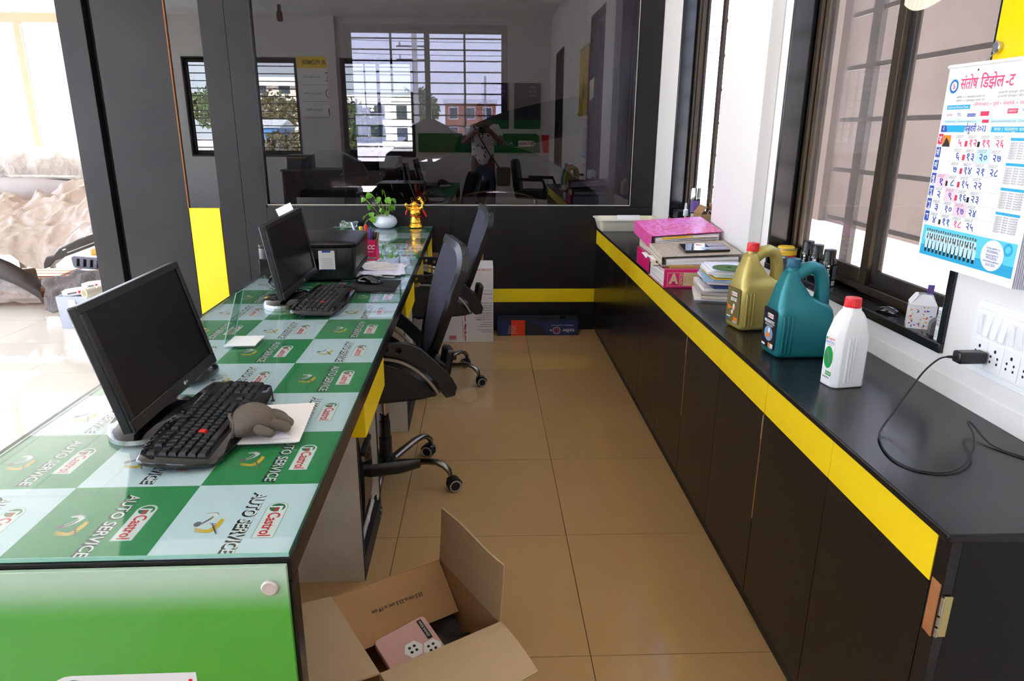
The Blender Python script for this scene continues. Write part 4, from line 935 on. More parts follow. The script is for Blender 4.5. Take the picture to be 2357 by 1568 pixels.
b = MB(); b.tube([(-0.030, 0, 0.125), (-0.052, -0.010, 0.128), (-0.055, -0.016, 0.145)], [0.013, 0.012, 0.009], 10).build('bent_arm', 'gilding', bd, smooth=70)
b = MB(); b.ball((0.034, -0.006, 0.186), (0.018, 0.011, 0.007)); b.ball((0.034, -0.006, 0.193), (0.008, 0.006, 0.009)); b.build('ingot', 'gilding', bd, smooth=70)
b = MB(); b.ball((-0.058, -0.018, 0.150), (0.012, 0.010, 0.014)).build('bag', 'gilding', bd, smooth=70)
for s, pts in ((-1, [(-0.045, -0.004, 0.125), (-0.058, -0.004, 0.105), (-0.062, -0.004, 0.085)]), (1, [(0.048, -0.004, 0.118), (0.062, -0.004, 0.095), (0.072, -0.004, 0.072)])):
    MB().tube(pts, [0.010, 0.013, 0.011], 10, sy=0.6).build('sleeve', 'red_enamel', bd, smooth=60)
MB().tube([(0.036*math.cos(a), -0.004+0.034*math.sin(a), 0.078+0.004*math.sin(2*a)) for a in [PI*1.05+PI*0.9*i/14 for i in range(15)]], 0.004, 6).build('sash', 'red_enamel', bd, smooth=60)
MB().tube([(0.005, -0.038, 0.076), (0.010, -0.040, 0.062), (0.018, -0.036, 0.052)], 0.003, 6).build('tassel', 'print_green', bd, smooth=60)

# ------------------------------------------------------------------ things on the low counter
ZW = 0.7502
mat('cream_plastic', (238, 230, 206), 0.35)
tr = thing('plastic_tray', 'cream plastic tray at the far end of the black worktop', 'tray', (0.950, 4.675, ZW), 0)
def rr3(x, y, r, z): return [(a, b, z) for a, b in rrect(-x, x, -y, y, r, 5)]
MB().loft([rr3(0.178, 0.095, 0.025, 0.0), rr3(0.183, 0.10, 0.025, 0.006), rr3(0.200, 0.122, 0.03, 0.068), rr3(0.212, 0.134, 0.035, 0.072), rr3(0.213, 0.135, 0.035, 0.078), rr3(0.200, 0.122, 0.03, 0.079), rr3(0.196, 0.118, 0.03, 0.070), rr3(0.178, 0.096, 0.025, 0.008), rr3(0.05, 0.03, 0.02, 0.007)]).build('tray_shell', 'cream_plastic', tr, smooth=40)
p = PB(); p.disc(0, 0, 0.016, frame3((0.085, -0.1155, 0.036), (1, 0, 0), (0, -0.2, 1)), 0.013); p.build('sticker', 'print_red', tr)
p = PB(); p.disc(0, 0, 0.010, frame3((0.083, -0.1162, 0.036), (1, 0, 0), (0, -0.2, 1)), 0.004); p.build('sticker_flash', 'print_yellow', tr)
pk = MB().sheet(lambda u, v: (-0.05+0.1*u, -0.03+0.06*v, 0.004+0.006*math.sin(4*u+3*v)**2), 6, 4, thick=0.002).build('plastic_packet', 'paper', None, M=T(0.84, 4.66, ZW+0.055)); tag(pk, 'small white packet lying in the cream tray', 'packet')
yl = MB().box(-0.02, 0.02, -0.02, 0.02, 0, 0.006).build('yellow_label', 'print_yellow', None, bevel=0.001, M=T(0.80, 4.62, ZW+0.054)); tag(yl, 'small yellow label in the cream tray', 'label')
MB_ = MB().loft([[(-0.075, -0.04, 0), (0.075, -0.04, 0), (0.075, 0.04, 0), (-0.075, 0.04, 0)], [(-0.075, -0.04, 0.045), (0.075, -0.04, 0.045), (0.075, 0.04, 0.045), (-0.075, 0.04, 0.045)], [(-0.075, -0.012, 0.085), (0.075, -0.012, 0.085), (0.075, 0.012, 0.085), (-0.075, 0.012, 0.085)]]).build('tissue_packet', 'paper', None, M=T(0.965, 4.69, ZW+0.0085)); tag(MB_, 'white packet standing in the cream tray', 'packet')

swirl('pink_marble', (236, 130, 214), (222, 70, 128), 16, lo=0.44, hi=0.58)
swirl('pink_marble_spine', (226, 96, 170), (216, 80, 150), 16)
swirl('beige_swirl', (196, 182, 164), (166, 150, 132), 22, lo=0.5, hi=0.56, dist=5)
swirl('rose_swirl', (226, 150, 160), (190, 90, 110), 60, lo=0.45, hi=0.55)
pages('page_edges'); pages('page_edges_side'); pages('brown_pages', (214, 202, 184), (140, 116, 92))
mat('magenta_board', (214, 24, 104), 0.35, var=0.1); mat('tan_card', (206, 178, 132), 0.7); mat('olive_card', (176, 140, 70), 0.7)
mat('violet_card', (110, 78, 150), 0.5)
def euler(pos, a, b, c): return T(*pos) @ R('Z', c) @ R('Y', b) @ R('X', a)
def binder(name, label, M, w, d, h, cover, spine, open_=0.0, spine_side='-x', sag=0.0, grp='binders piled on the worktop'):
    """M at the middle of the top cover; spine at the chosen side"""
    r = thing(name, label, 'binder', (0, 0, 0), 0, grp, M=M)
    t = 0.003
    cov = lambda z0, rise: MB().sheet(lambda u, v: (w*(u-.5), d*(v-.5), z0+rise*(u)+sag*u*u*(1-v)), 8, 6, thick=t)
    cov(0.0, open_).build('top_cover', cover, r); cov(-h+t, 0.0).build('bottom_cover', cover, r)
    if spine_side == '-x':
        MB().box(-w/2-t, -w/2, -d/2, d/2, -h, 0).build('spine', spine, r, bevel=0.001)
        MB().box(-w/2+0.02, w/2-0.012, -d/2+0.006, d/2-0.01, -h+0.004, -0.012).build('page_block', 'page_edges', r)
    else:
        MB().box(-w/2, w/2, -d/2-t, -d/2, -h, 0).build('spine', spine, r, bevel=0.001)
        MB().box(-w/2+0.006, w/2-0.01, -d/2+0.02, d/2-0.012, -h+0.004, -0.006).build('page_block', 'page_edges', r)
    return r
# bottom binder, spine towards the camera
bA = binder('box_file', 'magenta and tan box file with a large A on its spine', T(0.913, 3.015, ZW+0.0800), 0.315, 0.285, 0.0798, 'rose_swirl', 'magenta_board', spine_side='-y')
p = PB(); SM = frame3((-0.1575, -0.1463, -0.0798), (1, 0, 0), (0, 0, 1)); p.rect(0.014, 0.300, 0.008, 0.066, SM); p.build('spine_label', 'tan_card', bA)
p = PB(); p.rect(0.016, 0.066, 0.010, 0.064, SM @ T(0, 0, 0.0004)); p.rect(0.068, 0.082, 0.010, 0.064, SM @ T(0, 0, 0.0004)); p.build('label_blocks', 'magenta_board', bA)
p = PB(); p.text('A', SM @ T(0.041, 0.037, 0.0008), 0.042, 0.042, offset=0.05); p.text('APPLE', SM @ T(0.075, 0.037, 0.0008) @ R('Z', 90), 0.010, 0.048, offset=0.02)
p.build('spine_lettering', 'tan_card', bA)
p = PB(); p.text('INDEX', SM @ T(0.092, 0.037, 0.0008) @ R('Z', 90), 0.005, 0.026)
for k in range(6): p.rect(0.105+0.008*k, 0.1056+0.008*k, 0.012, 0.064, SM @ T(0, 0, 0.0008))
p.build('spine_index', 'print_grey', bA)
# thin olive envelope on the box file, then the beige binder, its booklet, the pink binder
oe = MB().box(-0.15, 0.16, -0.13, 0.13, 0, 0.012).build('document_wallet', 'olive_card', None, bevel=0.002, M=T(0.925, 3.02, ZW+0.0806) @ R('Z', 2)); tag(oe, 'olive card wallet lying between the box file and beige binder', 'wallet')
bB = binder('box_file', 'beige swirl-patterned box file with a black booklet on it', euler((0.922, 3.028, 0.892), 2.5, -2.0, -2.7), 0.335, 0.285, 0.042, 'beige_swirl', 'brown_pages', open_=0.004)
bP = binder('box_file', 'pink marbled box file stuffed with papers, on top of the pile', euler((0.922, 3.325, 0.953), 7.0, -3.0, 4.1), 0.335, 0.285, 0.062, 'pink_marble', 'pink_marble_spine')
q = MB(); random.seed(5)
for k in range(6):
    z = -0.052+0.007*k; y = -0.150-0.012*random.random(); q.sheet(lambda u, v: (-0.125+0.27*u, y+0.05*v, z+0.002*math.sin(5*u+k)), 6, 1, thick=0.0007)
q.build('loose_sheets', 'paper', bP)
MB().sheet(lambda u, v: (-0.12+0.2*u, -0.158+0.05*v, -0.016+0.004*math.sin(4*u)), 6, 1, thick=0.001).build('yellow_sheet', 'print_yellow', bP)
# file under the pink one, carrying it
bQ = binder('box_file', 'worn brown box file with torn edges under the pink one', T(0.945, 3.335, 0.876), 0.33, 0.27, 0.042, 'beige_swirl', 'brown_pages')
bR = binder('box_file', 'faded red box file at the bottom behind the magenta one', T(0.935, 3.335, 0.8325), 0.33, 0.27, 0.082, 'rose_swirl', 'magenta_board')
# torn packing strips sticking out on the aisle side
for k, (x, y, z, a) in enumerate(((0.745, 3.06, 0.845, 12), (0.74, 3.0, 0.838, -8))):
    o = MB().sheet(lambda u, v, k=k: (0.02*v-0.012+0.006*math.sin(9*u), -0.11+0.2*u, 0.008*math.sin(14*u+k)), 14, 2, thick=0.004).build('paper_strip', 'brown_pages' if k else 'paper', None, M=T(x, y, z) @ R('Z', a)); tag(o, ('crumpled cream', 'crumpled brown')[k]+' paper strip poking out of the binder pile', 'paper strip')
bk = thing('booklet', 'black and silver booklet lying on the beige box file', 'booklet', (0, 0, 0), 0, M=euler((0.955, 2.995, 0.8975), 2.5, -2, -4))
MB().box(-0.095, 0.095, -0.072, 0.072, 0.0, 0.009).build('booklet_cover', 'black_gloss', bk, bevel=0.001)
mat('silver_print', (150, 160, 180), 0.3, metal=0.4)
p = PB(); p.poly([(-0.095, -0.072), (-0.07, -0.072), (-0.035, 0.072), (-0.065, 0.072)], T(0, 0, 0.0093)); p.rect(-0.02, 0.09, -0.06, -0.012, T(0, 0, 0.0093)); p.rect(0.02, 0.088, 0.01, 0.066, T(0, 0, 0.0093)); p.build('printed_silver', 'silver_print', bk)
p = PB(); p.poly([(-0.03, 0.03), (0.005, 0.03), (-0.022, 0.055)], T(0, 0, 0.0094)); p.build('printed_triangle', 'castrol_red', bk)
# pile of booklets and envelopes
names = ['thin white booklet at the very bottom of the pile beside the gold jug', 'cream booklet second from the bottom of the pile', 'grey booklet third from the bottom of the pile', 'white booklet with brown edge in the lower middle of the pile', 'dark blue booklet in the middle of the pile', 'white booklet above the dark blue one', 'pale blue booklet in the upper pile', 'thin yellow-edged booklet in the upper pile', 'crumpled mint sheet in the upper pile', 'white envelope second from the top of the pile', 'white envelope on top of the pile, under the green disc']
mat('mint_paper', (214, 232, 222), 0.7); mat('navy_card', (44, 60, 110), 0.5); mat('grey_card', (182, 174, 168), 0.7); mat('sky_card', (168, 198, 232), 0.6)
z = ZW+0.0003; random.seed(21)
for k, (nm, m_, th_, w_, d_, a) in enumerate(zip(names, ('paper', 'brown_pages', 'grey_card', 'page_edges', 'navy_card', 'page_edges', 'sky_card', 'print_yellow', 'mint_paper', 'paper', 'paper_blue'), (.008, .014, .012, .016, .010, .012, .010, .004, .012, .010, .006), (.225, .21, .20, .19, .17, .175, .175, .165, .16, .165, .16), (.24, .23, .22, .22, .215, .21, .22, .2, .2, .19, .18), (14, 12, 9, 6, 2, 5, 12, 3, 0, 10, 6))):
    cx = 0.960+0.009*math.sin(k*1.9); cy = 2.725+0.008*math.cos(k*2.3)-0.004*k
    r = thing('booklet' if k < 9 else 'envelope', nm, 'booklet' if k < 9 else 'envelope', (cx, cy, z), -a, 'booklets and envelopes beside the jugs')
    MB().sheet(lambda u, v, th_=th_, w_=w_, d_=d_, k=k: (w_*(u-.5), d_*(v-.5), th_+(0.006*max(0, .4-u)**1.5)*(k % 3)), 6, 3, thick=th_*0.96).build('cover' if k < 9 else 'envelope_sheet', m_, r)
    z += th_+0.0016*(k % 3 > 0)+0.0004
gd = thing('grinding_disc', 'green round disc with a centre hole on top of the envelopes', 'disc', (0.945, 2.632, z+0.0005), 0)
MB().loft([[(rr*math.cos(2*PI*i/40), rr*math.sin(2*PI*i/40), zz) for i in range(40)] for rr, zz in ((0.0625, 0), (0.0625, 0.0025), (0.011, 0.0035), (0.011, 0.0)) ], cap=False).build('disc_plate', 'disc_green' if 'disc_green' in MATS else mat('disc_green', (70, 110, 52), 0.75, bump=0.2), gd, smooth=30)
MB().loft([[(rr*math.cos(2*PI*i/24), rr*math.sin(2*PI*i/24), zz) for i in range(24)] for rr, zz in ((0.0125, 0.0036), (0.0125, 0.0042), (0.0095, 0.0042), (0.0095, 0.0034))], cap=False).build('bush', 'black_plain', gd)

# oil jugs: local -x is the label end, hole runs along y
def ribbed_cap(r, h, n=28, dome=0.002):
    g = lambda rr, z, k: [(rr*(1+(k if i % 2 else 0))*math.cos(2*PI*i/(2*n)), rr*(1+(k if i % 2 else 0))*math.sin(2*PI*i/(2*n)), z) for i in range(2*n)]
    return MB().loft([g(r*1.02, 0, 0), g(r*1.02, h*0.14, 0), g(r*1.0, h*0.16, -0.06), g(r*0.98, h*0.88, -0.06), g(r*0.93, h, 0), g(r*0.5, h+dome*0.6, 0), g(r*0.02, h+dome, 0)])
def jug(label, loc, rz, body, cap, lab, kind):
    r = thing('oil_jug', label, 'jug', loc, rz, 'oil jugs on the worktop')
    Lx, Wy = 0.170, 0.112
    def ring(x0, x1, w, z, rc):
        rc = min(rc, w*0.49, (x1-x0)*0.49); return [(x, y, z) for x, y in rrect(x0, x1, -w, w, rc, 5)]
    h = Lx/2; w = Wy/2
    b = MB(); b.loft([ring(-h+.012, h-.012, w-.012, 0.0, .02), ring(-h+.002, h-.002, w-.002, .006, .022), ring(-h, h, w, .014, .022), ring(-h, h, w, .10, .022), ring(-h, h, w, .128, .022),
        ring(-h+.001, h-.003, w-.001, .142, .024), ring(-h+.003, h-.012, w-.004, .156, .026), ring(-h+.006, h-.040, w-.010, .168, .026), ring(-h+.009, h-.070, w-.014, .184, .026), ring(-h+.014, h-.086, w-.018, .206, .024),
        ring(-h+.022, h-.102, w-.025, .226, .020), ring(-h+.027, h-.104, w-.030, .244, .018), ring(-h+.033, h-.105, w-.035, .254, .017)])
    jb = b.build('jug_body', body, r, smooth=60)
    # carrying handle from the neck over to the back shoulder
    pts = [(-h+.040, 0, .216), (-h+.060, 0, .240), (-h+.084, 0, .256), (-h+.108, 0, .261), (-h+.126, 0, .254), (-h+.138, 0, .238), (-h+.144, 0, .212), (-h+.146, 0, .185), (-h+.146, 0, .150), (-h+.142, 0, .115)]
    MB().tube(pts, [.022, .023, .022, .021, .021, .021, .021, .022, .025, .026], 14, sy=0.95).build('handle', body, r, smooth=70)
    MB().loft([[(rr*math.cos(2*PI*i/24)-h+.050, rr*math.sin(2*PI*i/24), zz) for i in range(24)] for rr, zz in ((.020, .238), (.018, .256), (.018, .262))]).build('neck', body, r, smooth=40)
    ribbed_cap(0.0195, 0.026).build('cap', cap, r, smooth=30, M=T(-h+.050, 0, .2615))
    # vertical grooves on the corners
    for s in (-1, 1):
        for k in range(3):
            MB().tube([(-h+.016+.012*k, s*(w-0.0006), .018), (-h+.016+.012*k, s*(w+0.0012), .026), (-h+.016+.012*k, s*(w+.0012), .118), (-h+.016+.012*k, s*(w-.0006), .128)], .0032, 8).build('rib', body, r, smooth=60)
    # wrap label on the -x end
    LM = frame3((-h-0.0006, 0, 0), (0, -1, 0), (0, 0, 1))
    arch = [(-.042, .022), (.042, .022), (.042, .13)] + [(.042*math.cos(PI*i/12), .128+.058*math.sin(PI*i/12)*0.0+.0) for i in ()] + [(.036, .150), (.0, .152), (-.036, .150), (-.042, .13)]
    MB().prism(rrect(-.043, .043, .020, .140, .008), 0, 0.0009, M=LM).build('label', lab, r)
    F = lambda x, y, z=0.0013: LM @ T(x, y, z)
    p1, p2, p3 = PB(), PB(), PB(); castrol(p1, p2, p3, F(-.018, .112), .040, .013, dz=.0003)
    if kind == 'gold':
        p2b = PB(); p1.text('EDGE', F(0.002, .099), .011, .038, offset=.03)
        p1.disc(0.006, .074, .006, F(0, 0), .012); p1.disc(-0.002, .056, .005, F(0, 0), .007); p1.rect(-.036, -.012, .036, .040, F(0, 0))
        p2b.poly([(-.034, .078), (-.01, .072), (.02, .074), (.004, .066), (-.012, .068), (-.03, .060)], F(0, 0)); p2b.rect(.010, .036, .030, .042, F(0, 0)); p2b.build('printed_orange', 'print_orange', r)
        p4 = PB(); p4.rect(-.038, -.026, .026, .034, F(0, 0)); p4.build('printed_blue', 'print_blue', r)
    else:
        p2b = PB(); p1.text('MAGNATEC', F(0, .100), .010, .066, offset=.03); p1.text('STOP-START', F(0, .089), .007, .052)
        p2b.poly([(-.024, .050), (-.006, .066), (.006, .080), (.010, .062), (.022, .048), (.002, .056)], F(0, 0)); p2b.rect(.004, .018, .026, .038, F(0, 0)); p2b.build('printed_orange', 'print_orange', r)
        p4 = PB(); p4.disc(0, .064, .028, F(0, 0, .0011), .022); p4.build('printed_halo', 'print_halo', r)
        p1.disc(.003, .074, .006, F(0, 0, .0016), .008); p1.rect(.019, .036, .026, .038, F(0, 0)); p1.rect(-.038, -.016, .024, .030, F(0, 0))
    for k in range(4): p1.rect(.006, .034, .0225+.0018*k, .0232+.0018*k, F(0, 0))
    p1.build('printed_lettering', 'print_white', r); p2.build('printed_red', 'castrol_red', r); p3.build('printed_green', 'print_green', r)
    return r
mat('print_orange', (240, 130, 30), 0.5); mat('print_halo', (130, 160, 190), 0.5)
mat('gold_plastic', (186, 168, 92), 0.33, metal=0.35); mat('gold_label', (138, 122, 78), 0.3, metal=0.3, var=0.3, scale=20, dark=(90, 78, 50))
mat('teal_plastic', (34, 122, 130), 0.32, metal=0.3); mat('dark_label', (34, 36, 44), 0.3); mat('teal_cap', (22, 90, 116), 0.35)
jug('gold plastic oil jug with a red cap, beside the booklets', (0.918, 2.262, ZW), 9, 'gold_plastic', 'red_plastic', 'gold_label', 'gold')
jug('teal plastic oil jug with a blue cap, in front of the gold one', (0.928, 1.965, ZW), 2, 'teal_plastic', 'teal_cap', 'dark_label', 'blue')
# white coolant bottle
cb = thing('coolant_bottle', 'white coolant bottle with a red cap and green round label', 'bottle', (0.940, 1.700, ZW), 10)
def cham(x, y, c, z): return [(-x+c, -y, z), (x-c, -y, z), (x, -y+c, z), (x, y-c, z), (x-c, y, z), (-x+c, y, z), (-x, y-c, z), (-x, -y+c, z)]
MB().loft([cham(.046, .030, .010, 0), cham(.049, .033, .013, .004), cham(.049, .033, .014, .012), cham(.049, .033, .014, .135), cham(.047, .032, .014, .145), cham(.036, .028, .012, .180), cham(.026, .024, .010, .196), cham(.020, .020, .008, .202), cham(.019, .019, .008, .212)]).build('bottle_body', 'white_plastic', cb, bevel=0.004, seg=3)
ribbed_cap(0.0205, 0.024).build('cap', 'red_plastic', cb, smooth=30, M=T(0, 0, .2105))
for k in range(3): MB().tube([(0.010+0.0*k-.037+.009*k+.008, -.0332, .016), (-.019+.009*k, -.0342, .022), (-.019+.009*k, -.0342, .128), (-.019+.009*k, -.0332, .135)], .0024, 8).build('rib', 'white_plastic', cb, smooth=60)
LM = frame3((-0.0493, 0, 0), (0, -1, 0), (0, 0, 1)); F = lambda x, y, z=0.0003: LM @ T(x, y, z)
MB().prism(rrect(-.0185, .0185, .012, .138, .006), -0.0004, 0.0002, M=LM).build('label', 'print_white', cb)
p1, p2, p3 = PB(), PB(), PB(); p2.text('Castrol', F(.003, .128), .008, .024, offset=.02); p3.disc(-.014, .127, .0035, F(0, 0)); p3.disc(0, .078, .0175, F(0, 0), .030); p3.rect(-.004, .018, .030, .041, F(0, 0)); p2.build('printed_red', 'castrol_red', cb); 
p3.build('printed_green', 'leaf_print' if 'leaf_print' in MATS else mat('leaf_print', (30, 160, 70), 0.4), cb)
p1.text('RADICOOL', F(0, .118), .007, .034, offset=.02); p1.build('printed_blue', 'print_blue', cb)
p1 = PB(); p1.text('ESSENTIAL', F(0, .111), .0045, .026); [p1.disc(-.010+.0066*k, .024, .0026, F(0, 0)) for k in range(4)]; p1.poly([(-.008, .092), (-.002, .095), (.010, .064), (.006, .060)], F(0, 0, .0008)); p1.build('printed_black', 'print_grey', cb)
p1 = PB(); p1.text('COOLANT', F(.007, .0355, .0007), .006, .019, offset=.01); p1.build('printed_white', 'print_white', cb)

# phone charger in the socket and its lead
ad = thing('charger', 'black plug-in charger with a long lead curling over the worktop', 'charger', (0, 0, 0))
MB().box(-0.036, 0.030, -0.015, 0.015, -0.014, 0.014, M=T(1.121, 1.490, 0.893)).build('charger_body', 'black_plastic', ad, bevel=0.005)
for y in (1.482, 1.498): MB().box(1.150, 1.1545, y-0.002, y+0.002, 0.891, 0.896).build('pin', 'steel', ad)
pts = [(1.086, 1.490, 0.893), (1.066, 1.492, 0.893), (1.045, 1.492, 0.886), (1.010, 1.482, 0.860), (0.965, 1.455, 0.822), (0.915, 1.420, 0.784), (0.872, 1.385, 0.760), (0.848, 1.345, 0.7545), (0.830, 1.290, 0.7530), (0.828, 1.245, 0.7528), (0.846, 1.212, 0.7528), (0.884, 1.196, 0.7530), (0.930, 1.208, 0.756), (0.972, 1.240, 0.763), (1.010, 1.280, 0.770), (1.040, 1.330, 0.775), (1.060, 1.375, 0.776), (1.073, 1.395, 0.774), (1.080, 1.384, 0.768), (1.075, 1.350, 0.760), (1.075, 1.310, 0.7535), (1.095, 1.270, 0.7528), (1.125, 1.230, 0.7528), (1.150, 1.195, 0.7528), (1.148, 1.16, 0.7528)]
MB().tube(catmull(pts), 0.0021, 8).build('lead', 'black_plain', ad, smooth=60)
MB().tube([pts[0], pts[1]], [0.0045, 0.003], 8).build('strain_relief', 'black_plastic', ad, smooth=60)

# switch board on the right wall: local x = away from the window (towards the camera), y up
sb = thing('switch_board', 'white modular switch and socket plate on the white wall', 'switchboard', (0, 0, 0), 0, M=frame3((XW-0.0006, 1.545, 0.861), (0, -1, 0), (0, 0, 1)) @ Matrix.Diagonal((1.08, 1.27, 1, 1)))
MB().prism(rrect(-0.012, 0.262, -0.014, 0.122, 0.006), 0.0, 0.003).build('surround', 'switch_plastic', sb, bevel=0.0012)
MB().prism(rrect(0.0, 0.25, 0.0, 0.108, 0.003), 0.003, 0.0085).build('face_plate', 'switch_plastic', sb, bevel=0.001)
for k in range(6):
    x = 0.008+0.0235*k if k < 5 else 0.008+0.0235*5
    s_ = MB().box(0.001, 0.0215, 0.058, 0.103, 0.0085, 0.0098, M=T(x, 0, 0)).build('switch_frame', 'white_plastic', sb)
    MB().loft([[(0.003, 0.061, 0.0098), (0.0195, 0.061, 0.0098), (0.0195, 0.100, 0.0098), (0.003, 0.100, 0.0098)], [(0.004, 0.062, 0.0165 if k in (1, 2, 3) else 0.0108), (0.0185, 0.062, 0.0165 if k in (1, 2, 3) else 0.0108), (0.0185, 0.099, 0.0108 if k in (1, 2, 3) else 0.0165), (0.004, 0.099, 0.0108 if k in (1, 2, 3) else 0.0165)]], M=T(x, 0, 0)).build('rocker', 'switch_plastic', sb, bevel=0.0006)
for k in range(4):
    x = 0.006+0.0475*k
    so = MB().box(0, 0.046, 0.004, 0.054, 0.0085, 0.0100, M=T(x, 0, 0)).build('socket', 'switch_plastic', sb, bevel=0.0006)
    for hx, hy, hr in ((0.023, 0.041, 0.0034), (0.013, 0.030, 0.0026), (0.033, 0.030, 0.0026), (0.013, 0.020, 0.0026), (0.033, 0.020, 0.0026)):
        MB().lathe([(hr, 0.0095), (hr, 0.0103)], 12, T(x+hx, hy, 0)).build('socket_hole', 'black_plain', so)

# things on the near window sill
ZS = zs+0.0003
mat('can_steel', (190, 184, 172), 0.3, metal=0.8); mat('can_grey', (96, 92, 94), 0.4)
cn = thing('tin_can', 'small tin with a yellow lid and a red patch on the window sill', 'tin', (1.197, 2.715, ZS), 20)
MB().lathe([(0.041, 0), (0.042, 0.002), (0.0405, 0.004), (0.0405, 0.052)], 32).build('can_wall', 'can_grey', cn, smooth=40)
MB().lathe([(0.0408, 0.046), (0.0408, 0.066)], 32).build('yellow_band', 'print_yellow', cn, smooth=40)
MB().lathe([(0.0408, 0.066), (0.043, 0.068), (0.043, 0.071), (0.038, 0.071), (0.037, 0.069), (0.0, 0.069)], 32).build('can_rim', 'can_steel', cn, smooth=40)
MB().lathe([(0.0, 0.069), (0.031, 0.069), (0.032, 0.074), (0.030, 0.078), (0.0, 0.079)], 32).build('lid', 'print_yellow', cn, smooth=40)
def wrap(name, m_, parent, r, a0, a1, z0, z1, n=8):
    MB().loft([[(rr*math.cos(math.radians(a0+(a1-a0)*i/n)), rr*math.sin(math.radians(a0+(a1-a0)*i/n)), z) for i in range(n+1)] for rr, z in ((r, z0), (r, z1))], cap=False, closed=False).build(name, m_, parent, smooth=60)
wrap('red_patch', 'print_red', cn, 0.0411, -118, -70, 0.012, 0.046); wrap('pale_patch', 'sky_card', cn, 0.0410, -190, -135, 0.008, 0.042)
def around(p, t, r, ang, z, h, w_): # word wrapped as a small flat print tangent to the can
    a = math.radians(ang); p.text(t, frame3((r*math.cos(a), r*math.sin(a), z), (-math.sin(a), math.cos(a), 0), (0, 0, 1)), h, w_)
p = PB(); around(p, 'HOTSTUFF', 0.0422, -92, 0.038, 0.006, 0.028); p.build('printed_lettering', 'print_white', cn)
p = PB()
for k in range(5): around(p, 'apply thin coat and rub', 0.0418, -162, 0.036-0.006*k, 0.003, 0.024)
around(p, 'Cream', 0.0415, -150, 0.056, 0.005, 0.018); p.build('printed_small', 'print_black', cn)
bp_ = MB().box(-0.035, 0.035, -0.022, 0.022, 0, 0.014).build('small_packet', 'black_plastic', None, bevel=0.002, M=T(1.180, 2.615, ZS+0.030) @ R('Z', 30) @ R('X', 6)); 
bx_ = MB().box(-0.03, 0.03, -0.02, 0.02, 0, 0.029).build('small_box', 'black_plain', None, bevel=0.001, M=T(1.182, 2.615, ZS) @ R('Z', 30)); tag(bx_, 'small black box on the sill under a black packet', 'box'); tag(bp_, 'flat black packet lying on a small black box by the tin', 'packet')
mat('label_pale', (196, 192, 190), 0.5)
for k, (x, y, nm) in enumerate(((1.205, 2.545, 'farthest black bottle of three on the window sill'), (1.198, 2.455, 'middle black bottle of three on the window sill'), (1.190, 2.345, 'nearest black bottle of three on the window sill'))):
    b = thing('polish_bottle', nm, 'bottle', (x, y, ZS), 12*k, 'black bottles on the window sill')
    MB().lathe([(0.023, 0), (0.025, 0.003), (0.025, 0.078), (0.023, 0.088), (0.0195, 0.094), (0.0195, 0.098)], 24).build('bottle_body', 'black_gloss', b, smooth=50)
    MB().lathe([(0.0205, 0.096), (0.0205, 0.098), (0.0198, 0.099), (0.0205, 0.125), (0.0185, 0.126), (0.0, 0.1255)], 24).build('cap', 'black_plastic', b, smooth=50)
    wrap('pale_label', 'label_pale', b, 0.0253, -105, -40, 0.003, 0.020)
    wrap('grey_label', 'can_grey', b, 0.0253, -105, -50, 0.024, 0.072)
    p = PB(); a = math.radians(-140); FMx = frame3((0.0254*math.cos(a), 0.0254*math.sin(a), 0.040), (0, 0, 1), (math.sin(a), -math.cos(a), 0))
    p.text('JillJilt', FMx, 0.010, 0.050); p.disc(0.032, 0.0, 0.004, FMx); p.build('printed_script', 'print_white', b)
m3 = mouse('black gadget shaped like a mouse lying on the window sill', 1.190, 1.955, ZS, -70); m3.scale = (.6, .55, .6)
MB().box(0.05, 0.062, -0.008, 0.008, 0.004, 0.007).build('metal_tip', 'steel', m3)
# confetti-printed carton
cf = thing('gift_carton', 'small white carton with coloured confetti print on the sill', 'box', (1.199, 1.815, ZS), -28)
w_ = 0.033
MB().loft([[(-w_, -w_, 0), (w_, -w_, 0), (w_, w_, 0), (-w_, w_, 0)], [(-w_, -w_, 0.066), (w_, -w_, 0.066), (w_, w_, 0.066), (-w_, w_, 0.066)]]).build('carton_body', 'print_white', cf)
for a in (0, 90, 180, 270):
    MB().loft([[(-w_, -w_, 0.066), (w_, -w_, 0.066), (w_, -w_+0.001, 0.066), (-w_, -w_+0.001, 0.066)], [(-w_*0.62, -w_+0.018, 0.092), (w_*0.62, -w_+0.018, 0.092), (w_*0.62, -w_+0.019, 0.092), (-w_*0.62, -w_+0.019, 0.092)]], M=R('Z', a)).build('flap', 'print_white', cf)
MB().sheet(lambda u, v: (0.006+0.016*u, 0.012-0.004*v, 0.090+0.026*v), 2, 4, thick=0.0008).build('tab', 'violet_card', cf)
random.seed(9)
for m_ in ('print_pink', 'print_yellow', 'print_blue'):
    p = PB()
    for face in (0, 270):
        for k in range(9):
            x, y, s, a = random.uniform(-.028, .028), random.uniform(.004, .064), random.uniform(.003, .006), random.uniform(0, 360)
            p.poly([(-s, 0), (s, s*0.4), (s*0.2, -s*0.6)], R('Z', face) @ frame3((x, -w_-0.0004, y), (1, 0, 0), (0, 0, 1)) @ R('Z', a))
    p.build('confetti_print', m_, cf)
td = thing('tape_dispenser', 'grey arched tape holder at the near end of the sill', 'tape dispenser', (1.205, 1.728, ZS), -20)
arch = [(0.030*math.cos(PI*i/12), 0.026+0.022*math.sin(PI*i/12)) for i in range(13)]+[(-0.030, 0), (-0.016, 0)]+[(-0.016*math.cos(PI*i/8), 0.016+0.014*math.sin(PI*i/8)) for i in range(9)]+[(0.016, 0), (0.030, 0)]
MB().prism(arch, -0.014, 0.014, M=R('X', 90)).build('holder', 'can_grey', td, bevel=0.001)
